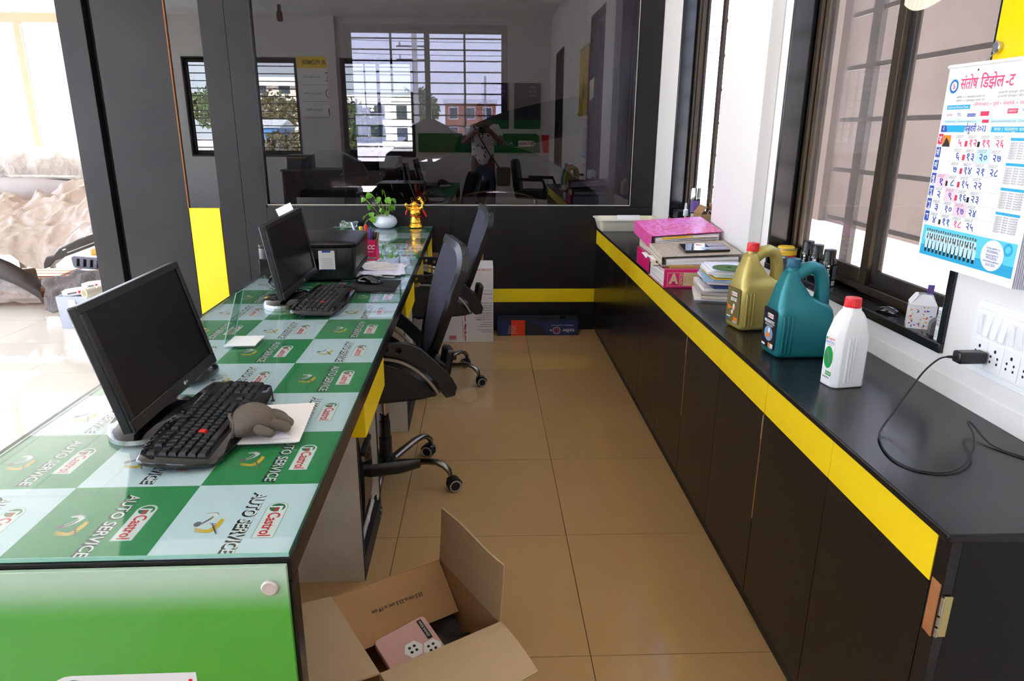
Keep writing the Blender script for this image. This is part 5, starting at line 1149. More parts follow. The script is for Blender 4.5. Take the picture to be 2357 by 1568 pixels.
bc = thing('barcoded_box', 'slim white box with a barcode leaning on the granite jamb', 'box', (1.176, 1.685, ZS), -8)
MB().box(-0.013, 0.013, -0.008, 0.008, 0, 0.085).build('box_shell', 'print_white', bc)
p = PB(); FB = frame3((-0.013, -0.0083, 0), (1, 0, 0), (0, 0, 1)); FB2 = frame3((-0.0133, 0.008, 0), (0, -1, 0), (0, 0, 1))
for k in range(14):
    p.rect(0.002, 0.023, 0.036+0.003*k, 0.036+0.003*k+(0.0018 if k % 3 else 0.001), FB); p.rect(0.001, 0.015, 0.036+0.003*k, 0.036+0.003*k+(0.0018 if k % 3 else 0.001), FB2)
for k in range(4): p.rect(0.003, 0.02, 0.008+0.005*k, 0.0095+0.005*k, FB); p.rect(0.002, 0.013, 0.008+0.005*k, 0.0095+0.005*k, FB2)
p.build('barcode', 'print_grey', bc)
# far window sill
sp = thing('spray_can', 'tall aerosol can with a silver cap on the far window sill', 'spray can', (1.205, 4.02, ZS), 0)
MB().lathe([(0.030, 0), (0.031, 0.003), (0.031, 0.135), (0.028, 0.143)], 28).build('can_body', 'black_gloss', sp, smooth=40)
MB().lathe([(0.0315, 0.140), (0.0315, 0.146), (0.030, 0.147), (0.030, 0.200), (0.028, 0.203), (0.0, 0.203)], 28).build('cap', 'chrome', sp, smooth=40)
wrap('pale_label', 'sky_card', sp, 0.0313, -150, -60, 0.006, 0.032); wrap('barcode_label', 'label_pale', sp, 0.0313, -140, -70, 0.036, 0.060); wrap('violet_label', 'violet_card', sp, 0.0313, -150, -60, 0.066, 0.132)
gb = thing('glue_bottle', 'tiny white nozzle bottle beside the aerosol can', 'bottle', (1.180, 4.10, ZS), 0)
MB().lathe([(0.012, 0), (0.013, 0.002), (0.013, 0.020), (0.006, 0.024), (0.006, 0.030), (0.014, 0.036), (0.014, 0.068), (0.008, 0.074), (0.007, 0.100), (0.005, 0.108), (0.0, 0.110)], 18).build('bottle_body', 'white_plastic', gb, smooth=40)
bb = MB().box(-0.03, 0.03, -0.055, 0.055, 0, 0.05).build('black_box', 'black_plastic', None, bevel=0.003, M=T(1.195, 4.27, ZS)); tag(bb, 'black box in the corner of the far window sill', 'box')
br = thing('brown_carton', 'brown carton with open flaps on the far window sill', 'box', (1.205, 3.80, ZS), 0)
q = MB(); a, h = 0.045, 0.085
q.box(-a, a, -0.07, -0.067, 0, h).box(-a, a, 0.067, 0.07, 0, h).box(-a, -a+0.003, -0.067, 0.067, 0, h).box(a-0.003, a, -0.067, 0.067, 0, h).box(-a, a, -0.07, 0.07, 0, 0.003); q.build('carton_walls', 'cardboard', br)
MB().box(-0.002, 0.0, -0.068, 0.068, 0, 0.05, M=T(-a+0.001, 0, h) @ R('Y', 38)).build('flap', 'cardboard', br); MB().box(0, 0.002, -0.068, 0.068, 0, 0.05, M=T(a-0.001, 0, h) @ R('Y', -10)).build('flap', 'cardboard', br)
MB().tube([(-0.01, -0.05, h-0.01), (0.0, -0.055, h+0.02), (0.03, -0.06, h+0.005)], 0.002, 6).build('white_strap', 'white_plastic', br, smooth=60)
# white papers curling behind the gold jug
pp = MB().sheet(lambda u, v: (1.02+0.13*u, 2.46+0.22*v, ZW+0.0012+0.045*u*u), 8, 4, thick=0.001).build('curled_paper', 'paper', None, smooth=60); tag(pp, 'white paper curling up against the wall behind the gold jug', 'paper')

# ------------------------------------------------------------------ calendar on the wall
mat('cal_cyan', (40, 170, 214), 0.45); mat('cal_cyan_light', (96, 208, 232), 0.45); mat('cal_pink', (250, 70, 120), 0.5); mat('cal_navy', (44, 74, 170), 0.5); mat('cal_pale_pink', (250, 206, 220), 0.5); mat('cal_pale_blue', (196, 232, 246), 0.5); mat('cal_rose', (216, 50, 90), 0.5)
CW, CH = 0.345, 0.470
cl = thing('wall_calendar', 'white wall calendar with blue and pink numerals hanging by the window', 'calendar', (0, 0, 0), 0, M=frame3((1.128, 1.764, 1.540), (0, -1, -0.004), (0, 0, 1)))
for k in range(7):
    MB().sheet(lambda u, v, k=k: (CW*u, -CH*v-0.0006*k, -0.0022*k-0.0026*v*u*k), 8, 8, thick=0.0007).build('leaf', 'paper_blue' if k % 2 else 'print_white', cl, smooth=60)
MB().tube([(-0.002, 0.0, 0.001), (CW+0.002, 0.0, 0.001)], 0.0045, 8).build('top_binding', 'white_plastic', cl, smooth=50)
Fc = lambda x, y, z=0.0011: T(x, -y, z)
red_, blu, nav, cya, cyl, ppk, pbl, gry, blk, whi, ros = PB(), PB(), PB(), PB(), PB(), PB(), PB(), PB(), PB(), PB(), PB()
blk.disc(0.105, -0.013, 0.0026, Fc(0, 0))
cya.ring(0, 0, 0.0165, 0.0022, Fc(0.028, 0.045)); nav.ring(0, 0, 0.0142, 0.0034, Fc(0.028, 0.045)); red_.text('S', Fc(0.027, 0.045), 0.012, 0.007); blu.text('D', Fc(0.030, 0.047), 0.009, 0.006)
red_.text('संतोष', Fc(0.081, 0.042, 0.0013), 0.026, 0.060, offset=0.012); red_.text('िडझेल', Fc(0.158, 0.042, 0.0013), 0.026, 0.076, offset=0.012); red_.text('-ट', Fc(0.214, 0.042, 0.0013), 0.026, 0.026, offset=0.012);
for k in range(2): gry.text('किशोर नं ५ एकात्मता बाजार पेठ', Fc(0.095, 0.071+0.008*k), 0.0045, 0.10); gry.text('ढाकणी प्लाझा औरंगाबाद', Fc(0.235, 0.066+0.008*k), 0.0045, 0.10)
cya.poly([(0.016, -0.088), (0.016, -0.098), (0.10, -0.098), (0.10, -0.088)], T(0, 0, 0.0011)); whi.text('Authorised CR Service Dealer', Fc(0.058, 0.0932, 0.0014), 0.0055, 0.075)
red_.text('औरंगाबाद • पुणे • नाशिक • जालना', Fc(0.20, 0.089), 0.007, 0.18)
ros.text('Garrett', Fc(0.030, 0.110), 0.006, 0.022); nav.text('TEL', Fc(0.066, 0.110), 0.007, 0.016); nav.rect(0.095, 0.124, -0.115, -0.108, Fc(0, 0)); whi.text('Diesel Service', Fc(0.1095, 0.1115, 0.0014), 0.004, 0.026)
ros.rect(0.140, 0.168, -0.114, -0.104, Fc(0, 0)); ros.rect(0.225, 0.255, -0.110, -0.100, Fc(0, 0)); whi.text('DENSO', Fc(0.240, 0.105, 0.0014), 0.005, 0.024); blu.text('Stanadyne', Fc(0.285, 0.103), 0.006, 0.035)
pbl.rect(0.012, 0.335, -0.130, -0.121, T(0, 0, 0.0009)); gry.text('f /santoshdiesel   santoshdiesel@gmail.com', Fc(0.075, 0.1255), 0.004, 0.11); ros.rect(0.150, 0.172, -0.129, -0.122, Fc(0, 0)); gry.text('www.santoshdiesel.com   Cont.: 942138227', Fc(0.25, 0.1255), 0.005, 0.14)
cya.rect(0.008, 0.095, -0.150, -0.134, Fc(0, 0)); nav.poly([(0.008, -0.150), (0.032, -0.150), (0.026, -0.134), (0.008, -0.134)], T(0, 0, 0.0013)); whi.text('२', Fc(0.018, 0.142, 0.0016), 0.011)
nav.text('फेबुवारी २०२३', Fc(0.132, 0.142), 0.015, 0.072, offset=0.02); cya.rect(0.185, 0.335, -0.149, -0.137, Fc(0, 0)); whi.text('माघ / फाल्गुन शके १९४४', Fc(0.26, 0.143, 0.0014), 0.007, 0.13)
days = ['र', 'सो', 'मं', 'बु', 'गु', 'शु', 'श']
nums = [['', '५', '१२', '१९', '२६'], ['', '६', '१३', '२०', '२७'], ['', '७', '१४', '२१', '२८'], ['१', '८', '१५', '२२', ''], ['२', '९', '१६', '२३', ''], ['३', '१०', '१७', '२४', ''], ['४', '११', '१८', '२५', '']]
RH = 0.0312
for r_, (d_, row) in enumerate(zip(days, nums)):
    y = 0.156+RH*r_
    (ros if r_ == 0 else nav).rect(0.003, 0.0205, -(y+0.0225), -y+0.002, Fc(0, 0)); whi.text(d_, Fc(0.0118, y+0.011, 0.0015), 0.014, 0.012, offset=0.02)
    gry.text('रविवार', Fc(0.0118, y+0.0255), 0.003, 0.012)
    for c_, n_ in enumerate(row):
        x = 0.022+0.0437*c_
        gry.rect(x, x+0.0440, -(y+RH-0.0016), -(y+RH-0.0019), Fc(0, 0)); gry.rect(x+0.0441, x+0.0444, -(y+RH-0.002), -y+0.002, Fc(0, 0))
        if n_:
            bad = (r_ == 0) or n_ == '१८'
            (red_ if bad else nav).text(n_, Fc(x+0.0215 if len(n_) == 1 else x+0.024, y+0.0175), 0.0175, 0.0135 if len(n_) == 1 else 0.0255, offset=0.012)
            gry.text('चतुर्थी दिन', Fc(x+0.018, y+0.0025), 0.0028, 0.028); gry.text('उत्तर नक्षत्र राशी', Fc(x+0.016, y+0.0062), 0.0028, 0.026)
        if n_ in ('१', '९', '१७'): ppk.rect(x, x+0.044, -(y+RH-0.002), -y+0.001, T(0, 0, 0.0009))
        if n_ == '२०': pbl.rect(x, x+0.044, -(y+RH-0.002), -y+0.001, T(0, 0, 0.0009))
        if n_ in ('१२', '१३', '१४', '१५', '१६'): ros.rect(x-0.004, x+0.005, -(y+0.026), -(y+0.013), Fc(0, 0))
        if n_ in ('१९', '८', '२३', '११'): blk.rect(x-0.004, x+0.004, -(y+0.026), -(y+0.014), Fc(0, 0))
ylw = PB(); ylw.rect(0.0215, 0.0515, -0.184, -0.157, Fc(0, 0)); ylw.build('printed_sunset', 'print_orange', cl); blk.poly([(0.0215, -0.184), (0.0515, -0.184), (0.0475, -0.174), (0.0395, -0.166), (0.0345, -0.162), (0.0295, -0.172)], T(0, 0, 0.0014))
for k in range(4):
    cya.rect(0.252, 0.325, -(0.166+0.052*k), -(0.160+0.052*k), Fc(0, 0))
    for j in range(7): gry.text('मुहूर्त वेळा माहिती', Fc(0.288, 0.171+0.052*k+0.0052*j), 0.0034, 0.070)
cyl.rect(0.008, 0.337, -0.450, -0.376, T(0, 0, 0.0009)); cya.ring(0.312, -0.392, 0.014, 0.006, T(0, 0, 0.00105)); cya.ring(0.300, -0.436, 0.013, 0.006, T(0, 0, 0.00105)); cya.rect(0.008, 0.337, -0.450, -0.425, T(0, 0, 0.00100))
whi.disc(0.268, -0.412, 0.036, T(0, 0, 0.0013), 0.034, n=28)
for t_, y_, h_, w_ in (('Coming together is a', .396, .0048, .046), ('BEGINNING', .404, .0058, .036), ('staying together is', .411, .0048, .040), ('PROGRESS', .418, .0058, .034), ('and working together is', .425, .0048, .050), ('SUCCESS', .433, .0058, .030)): nav.text(t_, Fc(0.268, y_, 0.0016), h_, w_)
random.seed(4); sk, shi = PB(), PB()
for rw, (n_, y_, hh) in enumerate(((21, 0.396, 0.050), (13, 0.415, 0.036))):
    for k in range(n_):
        x = 0.026+(0.180/(n_-1))*k+(0.004 if rw else 0); s_ = 1+0.08*math.sin(k*2.1); z_ = 0.0011+0.0003*rw
        shi.poly([(x-0.0050, -y_-0.017), (x+0.0050, -y_-0.017), (x+0.0064, -y_), (x+0.0034, -y_+0.0050*s_), (x-0.0034, -y_+0.0050*s_), (x-0.0064, -y_)], T(0, 0, z_))
        blk.rect(x-0.004, x+0.004, -y_-hh*0.72, -y_-0.015, T(0, 0, z_-0.0001)); blk.disc(x, -y_+0.0098*s_, 0.0027, T(0, 0, z_+0.0001)); sk.disc(x, -y_+0.0082*s_, 0.0024, T(0, 0, z_+0.0002))
sk.build('printed_faces', mat('print_skin', (150, 104, 84), 0.5), cl); shi.build('printed_shirts', 'cal_pale_blue', cl)
for b_, nm, m_ in ((red_, 'printed_red', 'cal_pink'), (blu, 'printed_light_blue', 'print_blue'), (nav, 'printed_navy', 'cal_navy'), (cya, 'printed_cyan', 'cal_cyan'), (cyl, 'printed_sky', 'cal_cyan_light'), (ppk, 'printed_pale_pink', 'cal_pale_pink'), (pbl, 'printed_pale_blue', 'cal_pale_blue'), (gry, 'printed_grey', 'print_grey'), (blk, 'printed_black', 'print_black'), (whi, 'printed_white', 'print_white'), (ros, 'printed_rose', 'cal_rose')): b_.build(nm, m_, cl)
# yellow notice board on steel standoffs, the calendar hangs from one of them
yb = thing('yellow_board', 'yellow acrylic board on steel standoffs above the calendar', 'sign board', (0, 0, 0))
MB().box(1.140, 1.146, 0.95, 1.640, 1.545, 2.30).build('board', mat('yellow_acrylic', (255, 212, 0), 0.12, coat=0.3), yb, bevel=0.001)
p = PB(); YM = frame3((1.1394, 1.36, 1.80), (0, -1, 0), (0, 0, 1)); p.ring(0, 0, 0.13, 0.02, YM); p.rect(-0.08, 0.08, -0.05, 0.0, YM); p.poly([(-0.05, 0.0), (0.05, 0.0), (0.03, 0.04), (-0.03, 0.04)], YM); p.build('printed_emblem', 'print_black', yb)
for y, z in ((1.621, 1.570), (0.97, 1.570), (1.621, 2.275), (0.97, 2.275)):
    MB().lathe([(0.0, 0.036), (0.010, 0.036), (0.012, 0.034), (0.012, 0.0)], 24, T(XW, y, z) @ R('Y', -90)).build('standoff', 'steel', yb, smooth=40)
MB().tube([(1.134, 1.634, 1.575), (1.132, 1.625, 1.585), (1.132, 1.612, 1.578), (1.131, 1.615, 1.560), (1.130, 1.65, 1.543)], 0.0014, 6).build('hanging_string', 'can_steel', cl, smooth=60, M=frame3((1.128, 1.764, 1.540), (0, -1, -0.004), (0, 0, 1)).inverted())
# crinkled clear packet hanging at the top of the near window
hp = MB().sheet(lambda u, v: (1.150-0.02*math.sin(PI*u), 2.05-0.26*u, 1.722-0.03*math.sin(PI*min(1, u*1.1))+0.20*v), 14, 6, thick=0.002).build('hanging_packet', film('packet_film', (250, 240, 220), 0.75, 0.08, 0.5, 25), None, smooth=60); tag(hp, 'shiny crinkled packet hanging at the top of the near window', 'packet')
# ------------------------------------------------------------------ open carton on the floor
bx = thing('open_carton', 'open brown cardboard carton on the floor in front of the desk', 'box', (-0.190, 1.545, 0.0005), 31)
a, h = 0.166, 0.190
for M_ in (0, 90, 180, 270):
    MB().box(-a, a, -a, -a+0.004, 0, h).build('carton_wall', 'cardboard', bx, M=R('Z', M_))
MB().box(-a, a, -a, a, 0, 0.004).build('carton_bottom', 'cardboard', bx)
def flap(rz, ang, L, m, w=0.164, name='flap', curl=0.0):
    """hinged on a wall's rim; ang 0 = lying flat outwards, 90 = upright, >90 = folded in"""
    M = R('Z', rz) @ T(0, -a+0.002, h) @ R('X', -ang)
    return MB().sheet(lambda u, v: (-w+2*w*u, -L*v, curl*v*v+0.003*math.sin(7*u)*v), 10, 6, thick=0.004).build(name, m, bx, M=M)
flap(0, 2, 0.165, 'cardboard_pale', curl=-0.035)          # near right: folded out and down
flap(270, 8, 0.165, 'cardboard_pale', curl=-0.01)         # left: out
fi = flap(180, 222, 0.155, 'cardboard', w=0.158)          # far: folded into the box
flap(90, 84, 0.165, 'cardboard_pale', curl=0.005)         # right: upright
p = PB(); p.text('33.5 cm x 33.5 cm. x 19 cm', T(0, -0.075, -0.0062) @ R('Y', 180) @ R('Z', 180), 0.011, 0.15, offset=0.02); p.build('printed_size', 'print_black', fi)
mat('pink_pack', (214, 168, 160), 0.4); mat('grey_bag', (74, 66, 60), 0.5, var=0.4, scale=14)
pk = thing('spare_part_pack', 'pink printed spare part pack inside the open carton', 'packet', (-0.165, 1.475, 0.080), 33)
pk.rotation_euler = Euler((math.radians(12), math.radians(-6), math.radians(33)))
MB().prism(rrect(-0.075, 0.075, -0.13, 0.13, 0.012), -0.02, 0).build('pack_card', 'pink_pack', pk, bevel=0.002)
p = PB(); p.text('mfcspar', T(-0.055, -0.03, 0.0006) @ R('Z', -90), 0.014, 0.075); p.text('4 MONTH WARRANTY', T(-0.03, -0.02, 0.0006) @ R('Z', -90), 0.006, 0.09)
for cx, cy in ((0.002, 0.05), (0.002, 0.0), (0.046, 0.028)):
    for k in range(4): p.disc(cx-0.008+0.014*(k % 2), cy-0.006+0.014*(k//2), 0.004, T(0, 0, 0.0009))
p.rect(0.048, 0.062, 0.055, 0.122, T(0, 0, 0.0005)); p.build('printed_black', 'print_black', pk)
p = PB()
for cx, cy in ((0.002, 0.05), (0.002, 0.0), (0.046, 0.028)): p.poly([(cx+0.026*math.cos(PI*k/3), cy+0.026*math.sin(PI*k/3)) for k in range(6)], T(0, 0, 0.0006))
p.text('WIDE RANGE', T(0.055, 0.09, 0.0008) @ R('Z', -90), 0.007, 0.055); p.build('printed_hexagons', 'print_white', pk)
tb = thing('rubber_tube', 'black rubber tube end on top of the pink pack in the carton', 'tube', (-0.185, 1.395, 0.088), 20)
MB().lathe([(0.019, 0), (0.026, 0.004), (0.028, 0.03), (0.024, 0.05), (0.016, 0.05), (0.014, 0.02)], 24, R('Y', 25), cap=False).build('tube_wall', 'rubber', tb, smooth=50)
gbag = thing('wrapped_part', 'grey plastic wrapped part at the bottom of the open carton', 'packet', (-0.16, 1.61, 0.006), 31)
MB().sheet(lambda u, v: (-0.12+0.24*u, -0.05+0.10*v, 0.03+0.02*math.sin(9*u)*math.cos(7*v)), 14, 8, thick=0.02).build('wrapping', 'grey_bag', gbag, smooth=60)
sr = thing('silver_wrapper', 'crumpled silver wrapper beside the pink pack in the carton', 'wrapper', (-0.055, 1.535, 0.06), 60)
MB().sheet(lambda u, v: (-0.03+0.06*u, -0.02+0.04*v, 0.01*math.sin(17*u)*math.cos(13*v)+0.012), 10, 8, thick=0.002).build('foil', 'steel', sr, smooth=20)

# ------------------------------------------------------------------ cartons against the partition
mat('white_card', (226, 220, 216), 0.6, var=0.15, scale=6, dark=(205, 196, 190))
wcn = thing('white_carton', 'tall white printed carton with red tape behind the chairs', 'box', (-0.145, 4.55, 0.0005), 0)
MB().box(-0.20, 0.20, 0.0, 0.27, 0, 0.515).build('carton_body', 'white_card', wcn, bevel=0.002)
MB().box(-0.20, 0.20, -0.001, 0.0, 0.36, 0.3615).build('flap_edge', 'print_grey', wcn)
FM = frame3((-0.20, -0.0012, 0), (1, 0, 0), (0, 0, 1)); p, pr_ = PB(), PB()
p.text('Magsol', FM @ T(0.075, 0.235, 0), 0.030, 0.098, offset=0.05, shear=0.25); p.rect(0.034, 0.122, 0.216, 0.219, FM); p.text('Rust Off', FM @ T(0.070, 0.190, 0), 0.024, 0.105, offset=0.04)
lines = [('Wholesale Package', .338, .06), ('For Use', .31, .02), ('Elixir Soltek Pvt. Ltd.', .276, .078), ('Office No., Bldg,', .258, .058), ('Kondhwa Road,', .243, .058), ('Pune - 411 037, Maharashtra-India', .226, .115), ('For Complaints & Suggestions', .207, .090), ('Contact : Elixir Soltek Pvt. Ltd.', .192, .095), ('Call : +91-20-26959600 / 1800-121-2575', .177, .112), ('info@magsol.in, Web : www.magsol.in', .162, .110), ('Commodity : Rust Off', .140, .062), ('Net. Quantity : 200 number', .126, .078), ('(8 number X 25 number X 50 ml)', .112, .094), ('Caution : Pressurised cans inside.', .090, .098), ('Store in a cool & dry place', .076, .072)]
for t_, z_, w_ in lines: p.text(t_, FM @ T(0.392-w_/2, z_, 0), 0.0075, w_, offset=0.012)
p.build('printed_lettering', 'print_black', wcn)
pr_.text('Toll Free No : 1800-121-3571', FM @ T(0.325, 0.500, 0), 0.011, 0.125, offset=0.02); pr_.text('Mag-dp.com', FM @ T(0.212, 0.21, 0) @ R('Z', -90), 0.014, 0.12, offset=0.03); pr_.text('Mag-dp.com', FM @ T(0.212, 0.07, 0) @ R('Z', -90), 0.014, 0.12, offset=0.03); pr_.text('1800-121-3571', FM @ T(0.194, 0.14, 0) @ R('Z', -90), 0.007, 0.2)
for k in range(4): pr_.rect(0.14, 0.185, 0.255+0.008*k, 0.259+0.008*k, FM); pr_.rect(0.10, 0.15, 0.02+0.008*k, 0.024+0.008*k, FM)
pr_.build('printed_red', 'print_red', wcn)
bcn = thing('brown_carton', 'brown carton standing behind the white printed carton', 'box', (-0.18, 4.825, 0.0005), 0)
MB().box(-0.22, 0.17, -0.001, 0.028, 0, 0.565).build('carton_body', 'cardboard_dark', bcn, bevel=0.002)
mat('talb_dark', (34, 36, 52), 0.35); mat('talb_blue', (34, 48, 100), 0.4, var=0.7, scale=26, dark=(18, 22, 46)); mat('talb_red', (226, 62, 30), 0.35)
tbx = thing('parts_box', 'long dark blue parts box with an orange band on the floor', 'box', (0.372, 4.71, 0.0005), 0)
MB().box(-0.285, 0.285, 0, 0.135, 0, 0.112).build('box_shell', 'talb_dark', tbx, bevel=0.001)
FM = frame3((-0.285, -0.0008, 0), (1, 0, 0), (0, 0, 1))
p = PB(); p.rect(0.002, 0.095, 0.004, 0.106, FM); p.poly([(0.2, 0.106), (0.36, 0.106), (0.56, 0.11), (0.56, 0.03), (0.5, 0.004), (0.36, 0.004), (0.33, 0.05), (0.26, 0.085)], FM); p.build('printed_blue', 'talb_blue', tbx)
p = PB(); p.rect(0.095, 0.192, 0, 0.1115, FM @ T(0, 0, 0.0003)); p.build('printed_orange', 'talb_red', tbx)
MR = FM @ T(0.455, 0.036, 0.0006) @ R('Z', 180)                     # the box lies upside down
p = PB(); p.text('talbr', MR @ T(-0.043, 0, 0), 0.026, 0.088); p.text('s', MR @ T(0.080, 0, 0), 0.018, 0.016); p.ring(0.040, 0.0, 0.026, 0.003, MR); p.text('STEERING & SUSPENSION', MR @ T(0, -0.038, 0), 0.006, 0.155)
for k, t_ in enumerate(('BALL SUSPENSION JOINTS', 'CONTROL ARMS', 'RACK ENDS', 'STABILIZER LINKS', 'TIE ROD ENDS')): p.text(t_, FM @ T(0.148-0.045+0.012*0, 0.018+0.0125*k, 0.0006) @ R('Z', 180), 0.0058, 0.075 if k == 0 else 0.055)
p.build('printed_lettering', 'print_white', tbx)
p = PB(); p.ring(0.041, 0, 0.016, 0.006, MR); p.build('printed_ring', 'talb_red', tbx)
for x in (-0.02, 0.10): MB().box(x, x+0.10, 0.04, 0.07, 0.1125, 0.117).build('straps', 'black_plastic', tbx, M=T(0.03, 0, 0)) if x < 0 else MB().lathe([(0.02, 0), (0.02, 0.02), (0, 0.024)], 14, T(0.175, 0.05, 0.1125)).build('black_knob', 'black_plastic', tbx, smooth=40)
wcb = thing('white_cabinet', 'small white cabinet beyond the left edge of the desk', 'cabinet', (-1.13, 4.20, 0.0005), 0)
MB().box(-0.10, 0.10, -0.14, 0.16, 0, 0.704).build('cabinet_body', 'white_laminate', wcb, bevel=0.002); MB().box(-0.092, 0.092, -0.148, -0.1405, 0.02, 0.70).build('cabinet_door', 'white_laminate', wcb, bevel=0.001)

# ------------------------------------------------------------------ wrapped car parts in the bright room to the left
film('wrap_film', (200, 184, 170), 0.95, 0.22, 0.55, 9); film('clear_film', (214, 204, 196), 0.6, 0.12, 0.6, 16); film('bubble_film', (176, 166, 164), 0.9, 0.2, 1.0, 70)
mat('bumper_grey', (62, 56, 54), 0.45); mat('bumper_silver', (170, 160, 158), 0.35); mat('bumper_brown', (120, 104, 90), 0.5, var=0.4, scale=8); mat('trim_dark', (46, 41, 38), 0.42); mat('lattice_grey', (104, 106, 120), 0.4); mat('foam_white', (240, 238, 236), 0.7, bump=0.2)
def bumper(name, label, pts, prof, m, grp=None, extra=None):
    """a car bumper skin: a bent open channel swept along pts"""
    r = thing(name, label, 'bumper', pts[0], 0, grp); P = [Vector(q)-Vector(pts[0]) for q in catmull(pts, 5)]
    rings = []
    for i, p_ in enumerate(P):
        t = (P[min(i+1, len(P)-1)]-P[max(i-1, 0)]).normalized(); s = Vector((t.y, -t.x, 0)).normalized(); rings.append([tuple(p_+s*x+Vector((0, 0, z))) for x, z in prof])
    MB().loft(rings).build('bumper_skin', m, r, smooth=50)
    return r
chan = [(0, 0), (0.05, 0.0), (0.10, 0.06), (0.11, 0.14), (0.07, 0.22), (0.0, 0.25), (0.0, 0.235), (0.06, 0.205), (0.095, 0.14), (0.085, 0.07), (0.045, 0.015), (0, 0.015)]
# a rack the parts are piled on
rk = thing('timber_pallet', 'low timber pallet under the wrapped bumpers', 'pallet', (-3.75, 6.15, 0.0), 0)
for k in range(7): MB().box(-0.85, 0.85, -0.42+0.13*k, -0.32+0.13*k, 0.10, 0.12).build('slat', 'bare_wood', rk)
for k in range(3): MB().box(-0.83+0.75*k, -0.75+0.75*k, -0.40, 0.55, 0.0, 0.10).build('bearer', 'bare_wood', rk)
bumper('car_bumper', 'grey car bumper curving out from under the plastic sheet', [(-4.75, 5.75, 0.30), (-4.2, 5.60, 0.31), (-3.75, 5.52, 0.25), (-3.50, 5.56, 0.06)], [(x*.8, z*.62) for x, z in chan], 'bumper_grey')
bumper('car_bumper', 'brown bumper wrapped in clear film, lowest in the pile', [(-4.7, 5.82, 0.121), (-4.2, 5.74, 0.121), (-3.9, 5.74, 0.121), (-3.72, 5.85, 0.121)], [(x*.8, z*.6) for x, z in chan], 'bumper_brown')
bw = MB().sheet(lambda u, v: (-4.7+1.12*u, 5.62+0.03*noise.noise(Vector((u*9, v*5, 1)))-0.04*math.sin(PI*v), 0.03+0.27*v*(1-0.3*u*u)+0.03*noise.noise(Vector((u*12, v*6, 5)))), 26, 12, thick=0.003).build('brown_wrapping', 'clear_film', None, smooth=60); tag(bw, 'loose clear film over the lowest brown bumper', 'film')
# crumpled dust sheet over the heap
def heap(u, v):
    x = -5.05+2.15*u; y = 5.46+0.80*v
    lo = 0.44-0.09*math.exp(-((x+3.42)/0.16)**2)+0.16*max(0, x+3.30)/0.35*(1 if x < -2.9 else 1)
    hi = 0.78+0.24*max(0, min(1, (x+3.9)/0.7))
    z = lo+(hi-lo)*(v**0.75)
    q = Vector((x*2.3, y*2.3, v*1.6))
    w = 0.10*(noise.ridged_multi_fractal(q*1.25, 0.85, 2.1, 5, 1.0, 2.0)-1.0)+0.05*noise.noise(q*0.8)
    return (x+0.03*noise.noise(q*1.7), y-0.10*w-0.03*noise.noise(q*2.3), z+w*(0.35+0.65*v))
ds = MB().sheet(heap, 90, 50, thick=0.004).build('plastic_dust_sheet', 'wrap_film', None, smooth=60); tag(ds, 'crumpled pale plastic sheet draped over the heap of car parts', 'plastic sheet')
for nm, pts, m_ in (('white plastic-wrapped bumper lying across the top of the heap', [(-5.6, 6.75, 0.95), (-4.8, 6.68, 0.97), (-4.0, 6.70, 0.97), (-3.2, 6.85, 0.95)], 'foam_white'), ('pale bumper second from the top of the heap', [(-5.6, 6.62, 0.70), (-4.8, 6.55, 0.71), (-4.0, 6.55, 0.71), (-3.3, 6.7, 0.69)], 'bumper_silver')):
    bumper('car_bumper', nm, pts, chan, m_)
st_ = thing('steel_rack', 'steel rack behind the heap carrying the top bumpers', 'rack', (-4.4, 6.95, 0), 0)
for x in (-1.2, 0, 1.2):
    for y in (-0.2, 0.25): MB().box(x-0.02, x+0.02, y-0.02, y+0.02, 0, 0.96).build('upright', 'iron_grille', st_)
for z in (0.655, 0.925): MB().box(-1.22, 1.22, -0.42, 0.27, z, z+0.02).build('shelf', 'iron_grille', st_)
tf = MB().sheet(lambda u, v: (-5.65+2.6*u, 6.58-0.05*math.sin(PI*v)+0.06*noise.noise(Vector((u*22, v*2, 3))), 0.80+0.38*v+0.03*noise.noise(Vector((u*30, v*3, 1)))), 40, 12, thick=0.003).build('top_wrapping', 'clear_film', None, smooth=60); tag(tf, 'gathered clear film hanging over the two top bumpers', 'film')
tr2 = thing('trim_panel', 'dark grey door trim panel sticking out of the heap', 'trim panel', (-3.17, 5.46, 0.455), 12)
tr2.rotation_euler = Euler((math.radians(8), math.radians(-20), math.radians(8)))
MB().prism([(-0.24, -0.03), (-0.20, -0.03), (-0.14, 0.0), (0.5, 0.0), (0.5, 0.07), (0.10, 0.085), (-0.06, 0.07), (-0.13, 0.035), (-0.18, 0.045), (-0.22, 0.01)], -0.02, 0.02, M=R('X', 90)).build('trim_shell', 'trim_dark', tr2, bevel=0.006)
MB().box(-0.02, 0.5, -0.026, -0.02, 0.020, 0.029).build('trim_rib', 'bumper_silver', tr2, bevel=0.002); MB().box(-0.04, -0.015, -0.024, -0.02, 0.05, 0.058).build('clip', 'print_white', tr2)
mat('amber', (240, 150, 40), 0.3)
